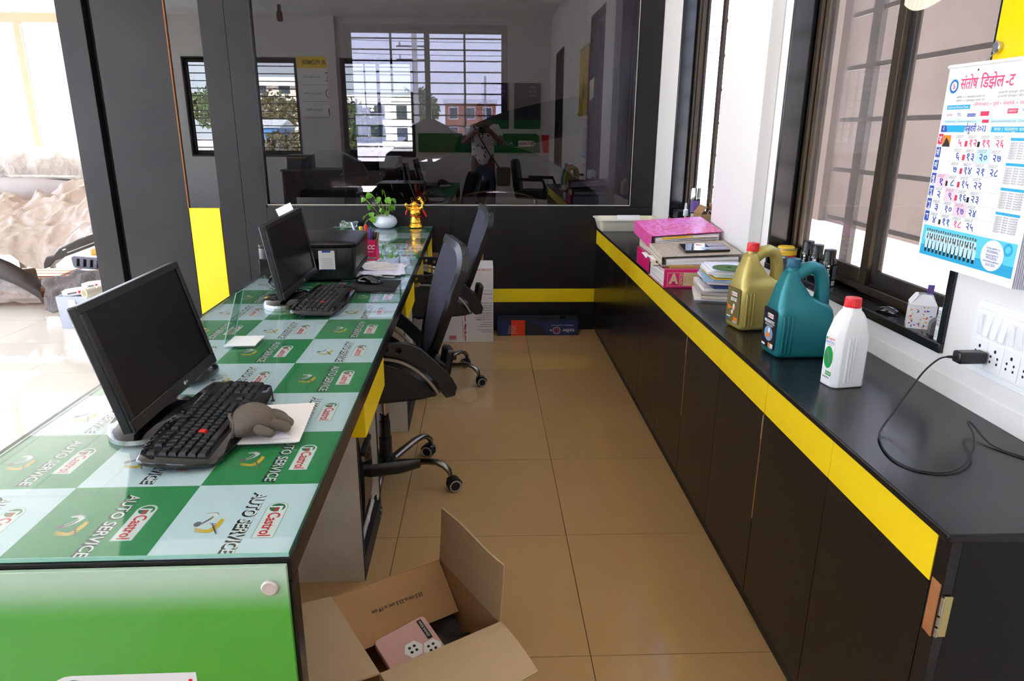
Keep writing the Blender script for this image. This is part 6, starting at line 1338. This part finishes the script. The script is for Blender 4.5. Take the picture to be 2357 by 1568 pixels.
for k, (z, lab) in enumerate(((0.410, 'upper grey slotted vent panel in the heap'), (0.305, 'lower grey slotted vent panel in the heap'))):
    g = thing('vent_panel', lab, 'vent panel', (-2.955, 5.30, z), 0, 'slotted vent panels'); g.rotation_euler = Euler((math.radians(20), math.radians(6), math.radians(4)))
    MB().holed(rrect(-0.13, 0.14, -0.05, 0.05, 0.02), [[(x, -0.035), (x+0.022, -0.035), (x+0.036, 0.034), (x+0.014, 0.034)] for x in (-0.105, -0.058, -0.011, 0.036, 0.083)], -0.008, 0.008, M=R('X', 90)).build('vent_frame', 'lattice_grey', g, bevel=0.002)
    MB().box(-0.12, 0.13, 0.01, 0.014, -0.045, 0.045).build('vent_back', 'groove_black', g)
am = MB().box(-0.04, 0.05, -0.02, 0.02, 0, 0.05).build('amber_lamp', 'amber', None, bevel=0.01, M=T(-2.92, 5.34, 0.462)); tag(am, 'orange indicator lamp above the slotted vent panels', 'lamp')
bu = MB().sheet(lambda u, v: (-3.30+0.42*u, 5.26+0.05*noise.noise(Vector((u*5, v*4, 2)))-0.05*v, 0.37-0.30*v+0.05*noise.noise(Vector((u*4, v*3, 8)))-0.06*(1-u)*(1-v)), 40, 30, thick=0.006).build('bubble_wrap', 'bubble_film', None, smooth=60); tag(bu, 'torn bubble wrap hanging behind the white foam box', 'bubble wrap')
mat('foam_box', (176, 182, 196), 0.5, var=0.15, scale=4)
fb = thing('foam_box', 'white box on the floor filled with papers, left of the pillar', 'box', (-2.87, 5.08, 0.0005), 0)
q = MB(); a, h = 0.165, 0.235
for x0, x1, y0, y1 in ((-a, a, -0.13, -0.12), (-a, a, 0.12, 0.13), (-a, -a+0.01, -0.12, 0.12), (a-0.01, a, -0.12, 0.12)):
    q.loft([[(x0, y0, 0), (x1, y0, 0), (x1, y1, 0), (x0, y1, 0)], [(x0*1.06, y0*1.06, h), (x1*1.06, y0*1.06, h), (x1*1.06, y1*1.06, h), (x0*1.06, y1*1.06, h)]])
q.build('box_walls', 'foam_box', fb); MB().box(-a, a, -0.13, 0.13, 0, 0.01).build('box_floor', 'foam_box', fb); MB().box(-0.09, -0.04, -0.1355, -0.1345, 0.02, 0.22, M=R('X', 2)).build('tape_strip', 'white_plastic', fb)
for k, (x, y, z, a_, c_, nm) in enumerate(((-2.94, 5.04, 0.232, 12, 'paper', 'flat white carton with a red square in the foam box'), (-2.83, 5.10, 0.270, -6, 'white_card', 'cream printed carton on top in the foam box'))):
    o = thing('flat_carton', nm, 'box', (x, y, z), a_); MB().box(-0.085, 0.085, -0.04, 0.04, 0, 0.045).build('carton_body', c_, o, bevel=0.003, M=R('Y', -8))
    p = PB(); p.rect(0.02, 0.04, 0.012, 0.03, R('Y', -8) @ frame3((0, -0.0408, 0), (1, 0, 0), (0, 0, 1))); p.build('printed_square', 'print_red', o)
    p = PB(); p.rect(-0.05, 0.01, 0.015, 0.026, R('Y', -8) @ frame3((0, -0.0408, 0), (1, 0, 0), (0, 0, 1))); p.build('printed_strip', 'print_grey', o)
ro = thing('paper_roll', 'roll of cream paper lying in the foam box', 'paper roll', (-2.80, 4.99, 0.262), 62)
MB().loft([[(x, rr*math.cos(2*PI*i/24), rr*math.sin(2*PI*i/24)) for i in range(24)] for x, rr in ((-0.07, 0.024), (-0.07, 0.036), (0.12, 0.036), (0.12, 0.024), (-0.07, 0.024))], cap=False).build('roll', 'cream_plastic', ro, smooth=40)
MB().tube([(-0.0705, (0.026+0.0007*i)*math.cos(i*0.5), (0.026+0.0007*i)*math.sin(i*0.5)) for i in range(13)], 0.0012, 5).build('roll_edge', 'tan_card', ro)

# ------------------------------------------------------------------ what stands behind the tinted pane
hd = thing('car_bonnet', 'black car bonnet leaning behind the tinted pane', 'car part', (0.25, 5.9, 0.45), 0)
MB().sheet(lambda u, v: (-0.75+1.5*u, 0.30*v, 0.52*math.sin(PI*(0.15+0.7*u))-0.25*u+0.05+0.35*v), 20, 8, thick=0.02).build('bonnet_skin', 'black_gloss', hd, smooth=60)
wk = thing('work_table', 'dark work table behind the tinted pane', 'table', (-0.35, 6.6, 0), 0)
MB().box(-0.95, 1.1, -0.35, 0.35, 0.82, 0.86).build('table_top', 'trim_dark', wk)
for x in (-0.9, 1.05):
    for y in (-0.3, 0.3): MB().box(x-0.025, x+0.025, y-0.025, y+0.025, 0, 0.82).build('leg', 'iron_grille', wk)
bumper('car_bumper', 'dark bumper slanting up on the table behind the tinted pane', [(-0.12, 6.55, 1.10), (0.2, 6.50, 1.22), (0.55, 6.52, 1.30), (0.85, 6.6, 1.36)], [(x, z*1.3) for x, z in chan], 'bumper_grey')
bumper('car_bumper', 'silver bumper with cut-outs on the table behind the tinted pane', [(-0.85, 6.6, 0.95), (-0.65, 6.5, 1.08), (-0.42, 6.5, 1.15), (-0.2, 6.55, 1.10)], chan, 'bumper_silver')
wbag = thing('plastic_bag', 'grey plastic bag bundle on the table behind the tinted pane', 'bag', (-0.48, 6.40, 1.14), 0)
MB().loft([[(r_*(1+.12*math.sin(3*t+z*9)+.06*math.sin(7*t))*math.cos(t), .7*r_*(1+.1*math.sin(4*t+z*7))*math.sin(t), z) for t in [2*PI*i/24 for i in range(24)]] for z, r_ in ((0, .10), (.05, .2), (.16, .23), (.27, .16), (.33, .05))]).build('bag_film', 'wrap_film', wbag, smooth=50)
gp = thing('gear_box_part', 'dark squarish part tilted on the table behind the tinted pane', 'car part', (-0.10, 6.45, 1.23), 0)
MB().box(-0.15, 0.15, -0.06, 0.06, 0, 0.14, M=R('Y', -24)).build('part_shell', 'trim_dark', gp, bevel=0.02); MB().box(-0.12, 0.10, -0.05, 0.05, -0.37, 0.0).build('part_stand', 'trim_dark', gp)
rgb_ = thing('red_wrapped_part', 'dark red bundle low behind the tinted pane', 'bundle', (-0.62, 5.75, 0.55), 0)
mat('wine', (90, 30, 44), 0.4)
MB().loft([[(r_*(1+.15*math.sin(3*t+z*9))*math.cos(t), .6*r_*math.sin(t), z) for t in [2*PI*i/18 for i in range(18)]] for z, r_ in ((0, .22), (.15, .3), (.35, .27), (.5, .14), (.55, .05))]).build('bundle_cloth', 'wine', rgb_, smooth=50); MB().box(-0.25, 0.25, -0.2, 0.2, -0.55, 0).build('bundle_stand', 'trim_dark', rgb_)
cbag = thing('clear_bag', 'clear plastic bag on a dark bin at the left behind the tinted pane', 'bag', (-1.25, 5.9, 0.92), 0)
MB().loft([[(r_*(1+.15*math.sin(3*t+z*9)+.07*math.sin(8*t))*math.cos(t), .7*r_*math.sin(t), z) for t in [2*PI*i/24 for i in range(24)]] for z, r_ in ((0, .2), (.1, .27), (.22, .22), (.3, .08))]).build('bag_film', 'clear_film', cbag, smooth=40); MB().box(-0.22, 0.22, -0.2, 0.2, -0.92, 0).build('bin', 'black_plastic', cbag, bevel=0.02)
for x, z, w_ in ((-0.35, 1.02, .05),): pass

# ------------------------------------------------------------------ room behind the camera, mirrored in the pane
pb_ = thing('promise_board', 'white notice board headed with a yellow band on the rear wall', 'sign board', (-2.86, YR+0.012, 0), 180)
MB().box(-0.34, 0.34, 0, 0.008, 1.60, 2.56, M=T(0, -0.02, 0)).build('board', 'print_white', pb_); MB().box(-0.34, 0.34, -0.003, 0.0, 2.38, 2.56, M=T(0, -0.02, 0)).build('heading_band', 'yellow_acrylic', pb_)
BM = frame3((0, -0.0235, 0), (1, 0, 0), (0, 0, 1)); p = PB(); p.text('OUR PROMISE', BM @ T(0, 2.47, 0), 0.075, 0.50, offset=0.02)
for k, t_ in enumerate(('Care for Car', 'Concern for Time', 'Value for Money')):
    z_ = 2.24-0.27*k; p.text(t_, BM @ T(0.10, z_, 0), 0.042, 0.30); p.rect(-0.30, 0.30, z_-0.135, z_-0.130, BM)
    if k == 0: p.poly([(-0.28, z_+0.07), (-0.2, z_+0.10), (-0.12, z_+0.06), (-0.2, z_+0.05)], BM); p.poly([(-0.28, z_-0.07), (-0.2, z_-0.10), (-0.12, z_-0.05), (-0.2, z_-0.06)], BM); p.rect(-0.25, -0.16, z_-0.03, z_+0.02, BM)
    elif k == 1: p.ring(-0.2, z_, 0.085, 0.014, BM); p.rect(-0.205, -0.195, z_, z_+0.05, BM); p.rect(-0.2, -0.16, z_-0.005, z_+0.005, BM)
    else: p.disc(-0.2, z_-0.02, 0.06, BM); p.rect(-0.25, -0.15, z_-0.10, z_-0.05, BM); p.rect(-0.21, -0.19, z_+0.05, z_+0.11, BM)
p.build('printed_marks', 'print_black', pb_)
gs = thing('green_sign', 'long green wave-shaped sign with the oil maker plate on the rear wall', 'sign board', (-0.05, YR+0.012, 0), 180)
MB().prism([(-1.05, 0.99), (1.12, 0.99), (1.12, 1.32), (-0.98, 1.32), (-1.03, 1.28)], -0.02, 0.0, M=R('X', 90) @ T(0, 0, 0.02)).build('sign_panel', mat('sign_green', (20, 110, 52), 0.35), gs, bevel=0.003)
GM = frame3((0, -0.0235, 0), (1, 0, 0), (0, 0, 1)); p1, p2, p3 = PB(), PB(), PB(); castrol(p1, p2, p3, GM @ T(-0.96, 1.10, 0), 0.30, 0.10); p1.text('AUTO SERVICE', GM @ T(-0.25, 1.15, 0), 0.065, 0.62)
p1.build('printed_white', 'print_white', gs); p2.build('printed_red', 'castrol_red', gs); p3.build('printed_green', 'print_green', gs)
rs = MB().prism([(1.02, 1.30), (1.155, 1.30), (1.150, 0.99), (1.06, 0.99)], 0, 0.02, M=T(0, YR+0.021, 0) @ R('X', 90)).build('red_sign_end', 'castrol_red', None, bevel=0.002); tag(rs, 'red tapering end panel beside the green sign on the rear wall', 'sign board')
for k, (x0, x1) in enumerate(((-0.05, 0.44), (0.53, 1.0))):
    o = thing('poster', ('poster of a dark landscape nearer the rear window', 'poster of a dusky landscape nearer the corner')[k], 'poster', ((x0+x1)/2, YR+0.012, 0), 180, 'posters on the rear wall'); w_ = (x1-x0)/2
    MB().box(-w_, w_, -0.012, 0, 1.40, 2.17).build('poster_sheet', mat('poster_violet', (70, 50, 84), 0.4) if k == 0 else 'poster_violet', o); PM = frame3((0, -0.0125, 0), (1, 0, 0), (0, 0, 1))
    p = PB(); p.rect(-w_, w_, 1.40, 1.55, PM); p.build('green_foot', 'sign_green', o); p = PB(); p.poly([(-w_, 1.55), (w_, 1.55), (w_, 1.88), (0.1, 1.92), (-w_, 1.86)], PM); p.build('dark_hills', 'talb_dark', o)
    p = PB(); [p.text(t_, PM @ T(-0.09, 2.10-0.07*j, 0.0004), 0.035, w2) for j, (t_, w2) in enumerate((('LIVE', .10), ('ON THE', .14), ('EDGE', .11)))]; p.build('printed_lettering', 'print_white', o)
# table, executive chair and cartons near the rear windows
rt_ = thing('side_table', 'dark office table under the rear windows', 'table', (-2.2, -2.3, 0), 0)
MB().box(-1.1, 1.1, -0.35, 0.35, 0.72, 0.75).build('table_top', 'trim_dark', rt_, bevel=0.003); MB().box(-1.08, -1.05, -0.33, 0.33, 0, 0.72).build('table_side', 'trim_dark', rt_); MB().box(1.05, 1.08, -0.33, 0.33, 0, 0.72).build('table_side', 'trim_dark', rt_); MB().box(-1.05, 1.05, -0.30, -0.28, 0.25, 0.72).build('table_front', 'trim_dark', rt_)
for x, y, lab, rz in ((-1.9, -1.35, 'large black executive chair in front of the rear table', 80), (0.76, -0.75, 'black chair with a rounded back beyond the near end of the counter', 200)):
    c = thing('executive_chair', lab, 'chair', (x, y, 0), rz)
    MB().box(-0.26, 0.26, -0.26, 0.26, 0.42, 0.54).build('seat', 'chair_leather', c, bevel=0.05, seg=3); MB().prism(rrect(-0.11, 0.11, 0.0, 0.50, 0.10, 6), -0.05, 0.05, M=T(0.26, 0, 0.48) @ R('Y', 8) @ R('Z', 90) @ R('X', 90)).build('backrest', 'chair_leather', c, bevel=0.02) if x > 0 else MB().prism(rrect(-0.27, 0.27, 0.0, 0.62, 0.12, 6), -0.06, 0.06, M=T(0.28, 0, 0.48) @ R('Y', 8) @ R('Z', 90) @ R('X', 90)).build('backrest', 'chair_leather', c, bevel=0.03)
    for s in (-1, 1): MB().tube([(0.2, s*0.29, 0.70), (-0.18, s*0.29, 0.70), (-0.22, s*0.29, 0.6), (-0.16, s*0.27, 0.46)], 0.025, 8).build('armrest', 'black_plastic', c, smooth=50)
    MB().lathe([(0.03, 0.08), (0.03, 0.42)], 12).build('column', 'chrome', c, smooth=40)
    for k in range(5): MB().tube([(0, 0, 0.10), (0.30, 0, 0.05)], [0.02, 0.014], 8).build('star_leg', 'black_plastic', c, M=R('Z', 72*k)); MB().lathe([(0.025, -0.02), (0.025, 0.02)], 12, R('Z', 72*k) @ T(0.30, 0, 0.026) @ R('X', 90)).build('wheel', 'rubber', c, smooth=40)
wb3 = thing('document_carton', 'white document carton on the table under the rear window', 'box', (-1.62, -2.4, 0.7505), 6); MB().box(-0.22, 0.22, -0.14, 0.14, 0, 0.20).build('carton_body', 'white_card', wb3, bevel=0.02)
kb3 = thing('sealed_carton', 'dark printed carton on the table at the left rear window', 'box', (-3.05, -2.35, 0.7505), 0); MB().box(-0.2, 0.2, -0.14, 0.14, 0, 0.22).build('carton_body', 'talb_dark', kb3, bevel=0.004); MB().box(-0.19, 0.12, 0.1405, 0.142, 0.17, 0.18).build('yellow_line', 'print_yellow', kb3)
lb = thing('bulb_holder', 'maroon bulb holder hanging from the ceiling', 'lamp', (-2.85, -1.0, ZC-0.162), 0); MB().lathe([(0.02, -0.22), (0.045, -0.20), (0.04, -0.09), (0.026, -0.085), (0.026, 0.0)], 16).build('holder', 'wine', lb, smooth=40)

# ------------------------------------------------------------------ photographer (only mirrored in the pane)
mat('skin', (128, 84, 62), 0.5); mat('hair', (22, 18, 16), 0.6); mat('jeans', (58, 72, 104), 0.8, bump=0.2, bscale=300); mat('shirt', (232, 226, 230), 0.8, bump=0.1); mat('shirt_dots', (54, 60, 96), 0.8); mat('canvas', (96, 84, 72), 0.85)
ph = thing('person', 'person in a white patterned shirt and jeans holding up a camera', 'person', (-0.02, -0.42, 0), 0)
def skin(name, V, E, m, parent, root=0, sub=2):
    me = bpy.data.meshes.new(name); me.from_pydata([v[:3] for v in V], E, []); o = bpy.data.objects.new(name, me); COL.objects.link(o); o.parent = parent; me.materials.append(MATS[m])
    sk_ = o.modifiers.new('skin', 'SKIN'); o.modifiers.new('sub', 'SUBSURF').levels = 1; o.modifiers['sub'].render_levels = sub; sk_.use_smooth_shade = True
    if not me.skin_vertices: me.skin_vertices.new(name='')
    for i, v in enumerate(V): me.skin_vertices[0].data[i].radius = (v[3], v[4] if len(v) > 4 else v[3]); me.skin_vertices[0].data[i].use_root = (i == root)
    return o
body = [(0, 0, .94, .155, .11), (0, 0, 1.12, .15, .10), (0, 0.0, 1.30, .17, .11), (0, 0.0, 1.40, .14, .09), (0, 0.01, 1.47, .06), (0, 0.02, 1.54, .062), (0, 0.03, 1.62, .092, .10), (0, .02, 1.70, .08),
        (.10, 0, .88, .09), (.11, .01, .50, .062), (.11, 0, .10, .042), (.12, .12, .04, .04), (-.10, 0, .88, .09), (-.11, .01, .50, .062), (-.11, 0, .10, .042), (-.12, .12, .04, .04),
        (.18, 0, 1.41, .062), (.27, .09, 1.20, .045), (.115, .30, 1.35, .034), (.085, .345, 1.385, .030), (-.18, 0, 1.41, .062), (-.27, .09, 1.20, .045), (-.115, .30, 1.345, .034), (-.085, .345, 1.37, .030)]
ed = [(0, 1), (1, 2), (2, 3), (3, 4), (4, 5), (5, 6), (6, 7), (0, 8), (8, 9), (9, 10), (10, 11), (0, 12), (12, 13), (13, 14), (14, 15), (3, 16), (16, 17), (17, 18), (18, 19), (3, 20), (20, 21), (21, 22), (22, 23)]
skin('body', body, ed, 'skin', ph)
skin('shirt', [(0, 0, .84, .178, .130), (0, 0, 1.12, .168, .118), (0, 0, 1.30, .185, .125), (0, 0, 1.41, .150, .10), (.18, 0, 1.405, .075), (.245, .06, 1.27, .062), (-.18, 0, 1.405, .075), (-.245, .06, 1.27, .062)], [(0, 1), (1, 2), (2, 3), (3, 4), (4, 5), (3, 6), (6, 7)], 'shirt', ph)
skin('trousers', [(0, 0, 1.0, .150, .112), (0, 0, .93, .160, .118), (.10, 0, .86, .105), (.11, .01, .50, .080), (.11, 0, .09, .062), (-.10, 0, .86, .105), (-.11, .01, .50, .080), (-.11, 0, .09, .062)], [(0, 1), (1, 2), (2, 3), (3, 4), (1, 5), (5, 6), (6, 7)], 'jeans', ph)
p = PB(); random.seed(2)
for k in range(40):
    a_ = random.uniform(0, PI); z_ = random.uniform(.9, 1.36); p.disc(0, 0, .010, frame3((.187*math.cos(a_), .140*math.sin(a_), z_), (-math.sin(a_), math.cos(a_), 0), (0, 0, 1)), .016, 8)
p.build('shirt_pattern', 'shirt_dots', ph)
MB().ball((0, .015, 1.675), (.098, .108, .075), 16, 10).build('hair', 'hair', ph, smooth=60)
q = MB(); q.ball((0, .135, 1.61), (.014, .022, .022), 8, 6); q.ball((.095, .02, 1.61), (.012, .02, .03), 8, 6); q.ball((-.095, .02, 1.61), (.012, .02, .03), 8, 6); q.build('nose_and_ears', 'skin', ph, smooth=60)
q = MB(); [q.ball((s*.034, .122, 1.635), (.014, .008, .008), 8, 6) for s in (-1, 1)]; q.ball((0, .122, 1.565), (.026, .008, .007), 8, 6); q.build('eyes_and_mouth', 'hair', ph, smooth=60)
for s, zz in ((1, 1.385), (-1, 1.372)):
    bx0 = s*.085
    q = [(bx0, .345, zz, .028, .018), (bx0-s*.010, .375, zz, .032, .016)]; e2 = [(0, 1)]; n_ = 2
    for k, (dz, L_) in enumerate(((.026, .062), (.009, .070), (-.009, .066), (-.026, .050))):
        q += [(bx0-s*.012, .392, zz+dz, .0095), (bx0-s*.030, .392+L_*.45, zz+dz, .009), (bx0-s*.052, .392+L_*.30, zz+dz*.9, .008)]; e2 += [(1, n_), (n_, n_+1), (n_+1, n_+2)]; n_ += 3
    q += [(bx0-s*.006, .365, zz-.030, .010), (bx0-s*.034, .372, zz-.042, .009)]; e2 += [(0, n_), (n_, n_+1)]
    skin('hand', q, e2, 'skin', ph, 0, 1)
for s in (-1, 1):
    MB().loft([[(s*.115+.05*math.cos(t)*(1 if z_ < .06 else .8), .05+.13*math.sin(t), z_) for t in [2*PI*i/18 for i in range(18)]] for z_ in (0.0, .03, .065, .085)]).build('shoe', 'black_plastic', ph, smooth=50)
MB().tube([(-.13, .10, 1.44), (-.05, .16, 1.30), (.10, .17, 1.05), (.24, .10, .86)], .016, 8, sy=.3).build('bag_strap', 'black_plain', ph, smooth=60)
sg = thing('shoulder_bag', 'brown canvas bag hanging at the side of the person', 'bag', (.27, -.37, .62), 0); MB().box(-.10, .10, -.07, .07, 0, .26).build('bag_body', 'canvas', sg, bevel=.03, seg=3); MB().box(-.09, .09, .07, .078, .10, .25).build('bag_flap', 'canvas', sg, bevel=.004)
dc = thing('photo_camera', 'black camera held up by the person in the patterned shirt', 'camera', (0, -.085, 1.39), 0)
MB().box(-.07, .07, -.035, .02, -.05, .04).build('camera_body', 'black_plastic', dc, bevel=.008); MB().box(-.03, .03, -.03, .015, .04, .065).build('viewfinder', 'black_plastic', dc, bevel=.006); MB().lathe([(.034, 0), (.036, .055), (.030, .058), (.026, .050), (0.0, .045)], 24, T(0, .018, -.005) @ R('X', -90)).build('lens', 'black_gloss', dc, smooth=40)

# ------------------------------------------------------------------ outdoors
mat('ground', (236, 226, 214), 0.9, var=0.3, scale=0.6, dark=(222, 208, 192)); mat('compound', (90, 82, 78), 0.95, spec=0.0, var=0.3, scale=1.2); mat('facade_cream', (226, 214, 202), 0.8); mat('facade_white', (236, 234, 232), 0.8); mat('facade_brick', (176, 110, 84), 0.8); mat('window_dark', (60, 66, 76), 0.2); mat('shed_blue', (70, 130, 190), 0.5); mat('foliage', (92, 106, 52), 0.8, var=0.5, scale=3, dark=(60, 76, 34)); mat('foliage_dry', (134, 124, 82), 0.8, var=0.5, scale=3); mat('bark', (90, 70, 54), 0.9); mat('concrete', (170, 166, 160), 0.8)
g = MB().box(-90, 90, -90, 90, -0.30, -0.09).build('ground', 'ground', None, kind='structure')
cw = struct('compound_wall'); MB().box(5.9, 6.1, -8, 14.5, -0.1, 4.6).build('wall_face', 'compound', cw)
for y in (-4, 0, 4, 8, 12): MB().box(5.78, 5.9, y, y+0.3, -0.1, 4.6).build('pilaster', 'compound', cw)
def building(label, x, y, w, d, h, m, floors, cols, rz=0, balcony=False):
    b = thing('building', label, 'building', (x, y, -0.1), rz, None)
    MB().box(-w/2, w/2, -d/2, d/2, 0, h).build('walls', m, b); MB().box(-w/2-.2, w/2+.2, -d/2-.2, d/2+.2, h, h+.5).build('parapet', 'facade_white', b)
    for i in range(floors):
        for j in range(cols):
            for sgn in (-1, 1):
                cx = -w/2+w*(j+.5)/cols; cz = h*(i+.5)/floors
                f_ = MB().box(cx-w*.14/cols*2, cx+w*.14/cols*2, sgn*d/2-.06, sgn*d/2+.06, cz-.7, cz+.7).build('window', 'facade_white', b); MB().box(cx-w*.12/cols*2, cx+w*.12/cols*2, sgn*d/2-.08, sgn*d/2+.08, cz-.6, cz+.6).build('pane', 'window_dark', f_)
        if balcony: MB().box(-w/2-.8, w/2+.8, -d/2-.9, d/2+.9, h*(i+1)/floors-.55, h*(i+1)/floors).build('balcony_slab', 'facade_white', b)
building('pale apartment block with balconies beyond the left rear window', -25.5, -90, 9, 8, 7.2, 'facade_cream', 4, 3, 0, True)
building('low white building beyond the right rear window', -8.5, -60, 8, 5, 3.9, 'facade_white', 2, 4)
building('brick house on the skyline beyond the far window', -1.6, 90, 6, 6, 4.4, 'facade_brick', 2, 3)
building('white house on the skyline beyond the far window', -13, 92, 9, 6, 5.2, 'facade_white', 2, 3)
shd = thing('blue_shed', 'blue corrugated shed beyond the left rear window', 'shed', (-7.2, -14, -0.1), 0); MB().box(-.8, .8, -1, 1, 0, 1.5).build('shed_walls', 'shed_blue', shd); MB().prism([(-1.1, 1.5), (1.1, 1.5), (0, 1.75)], -.9, .9, M=R('Z', 90) @ R('X', 90)).build('shed_roof', 'facade_white', shd)
def tree(label, x, y, h, r, m, seed):
    random.seed(seed); t = thing('tree', label, 'tree', (x, y, -0.1), 0, 'trees outside')
    MB().tube([(0, 0, 0), (.1, 0, h*.3), (0, .1, h*.6)], [.16, .12, .07], 8).build('trunk', 'bark', t, smooth=60)
    vs, fs = [], []
    for k in range(1500):
        th_, ph_ = random.uniform(0, 2*PI), math.acos(random.uniform(-1, 1)); rr = r*random.uniform(.55, 1)**.5*(1+.25*math.sin(3*th_+seed))
        c_ = Vector((rr*math.sin(ph_)*math.cos(th_), rr*math.sin(ph_)*math.sin(th_), h*.68+.75*rr*math.cos(ph_))); u_ = Vector((random.gauss(0, 1), random.gauss(0, 1), random.gauss(0, 1))).normalized(); w_ = u_.orthogonal().normalized(); s_ = r*.11
        n0 = len(vs); vs += [c_+u_*s_, c_+w_*s_*.6, c_-u_*s_, c_-w_*s_*.6]; fs.append((n0, n0+1, n0+2, n0+3))
    q = MB(); q.add(vs, fs); q.build('foliage', m, t, kind='stuff')
for k, (x, y, h, r, m, lab) in enumerate(((-14.2, -40, 3.6, 1.6, 'foliage_dry', 'dusty olive tree left of the pale apartment block'), (-5.0, -8.5, 1.35, .62, 'foliage_dry', 'low dusty bush beyond the left rear window'), (-4.0, -12, 2.2, .9, 'foliage', 'green tree at the edge of the right rear window'), (-19, -44, 4.2, 1.9, 'foliage', 'green tree behind the blue shed'),
        (-5.4, 60, 4.4, 1.9, 'foliage', 'tree on the skyline beyond the far window'), (4.5, 70, 3.4, 2.2, 'foliage', 'wide tree at the right of the far skyline'))): tree(lab, x, y, h, r, m, k+1)
pl = thing('power_pole', 'concrete power pole with three crossarms beyond the far window', 'pole', (-2.75, 30, -0.1), 0); MB().box(-.10, .10, -.08, .08, 0, 5.2).build('pole_shaft', 'concrete', pl)
for z in (4.1, 4.6, 5.1):
    MB().box(-.72, .52, -.03, .03, z, z+.06).build('crossarm', 'iron_grille', pl)
    for x in (-.58, .58): MB().lathe([(.03, z+.06), (.045, z+.10), (.03, z+.2), (0, z+.22)], 8, T(x, 0, 0)).build('insulator', 'concrete', pl)
po2 = thing('power_pole', 'thin distant power pole on the skyline beyond the far window', 'pole', (0.1, 60, -0.1), 0); MB().box(-.09, .09, -.09, .09, 0, 5.6).build('pole_shaft', 'concrete', po2)
for k, z in enumerate((4.1, 4.6, 5.1)):
    o = MB().tube([(-12+1.2*i, 30+.06*i, z+.15+.0022*(i-9)**2*1.6) for i in range(21)], .012, 5).build('power_line', 'iron_grille', None, smooth=60); tag(o, ('lowest', 'middle', 'topmost')[k]+' of the three power lines on the near pole', 'cable')
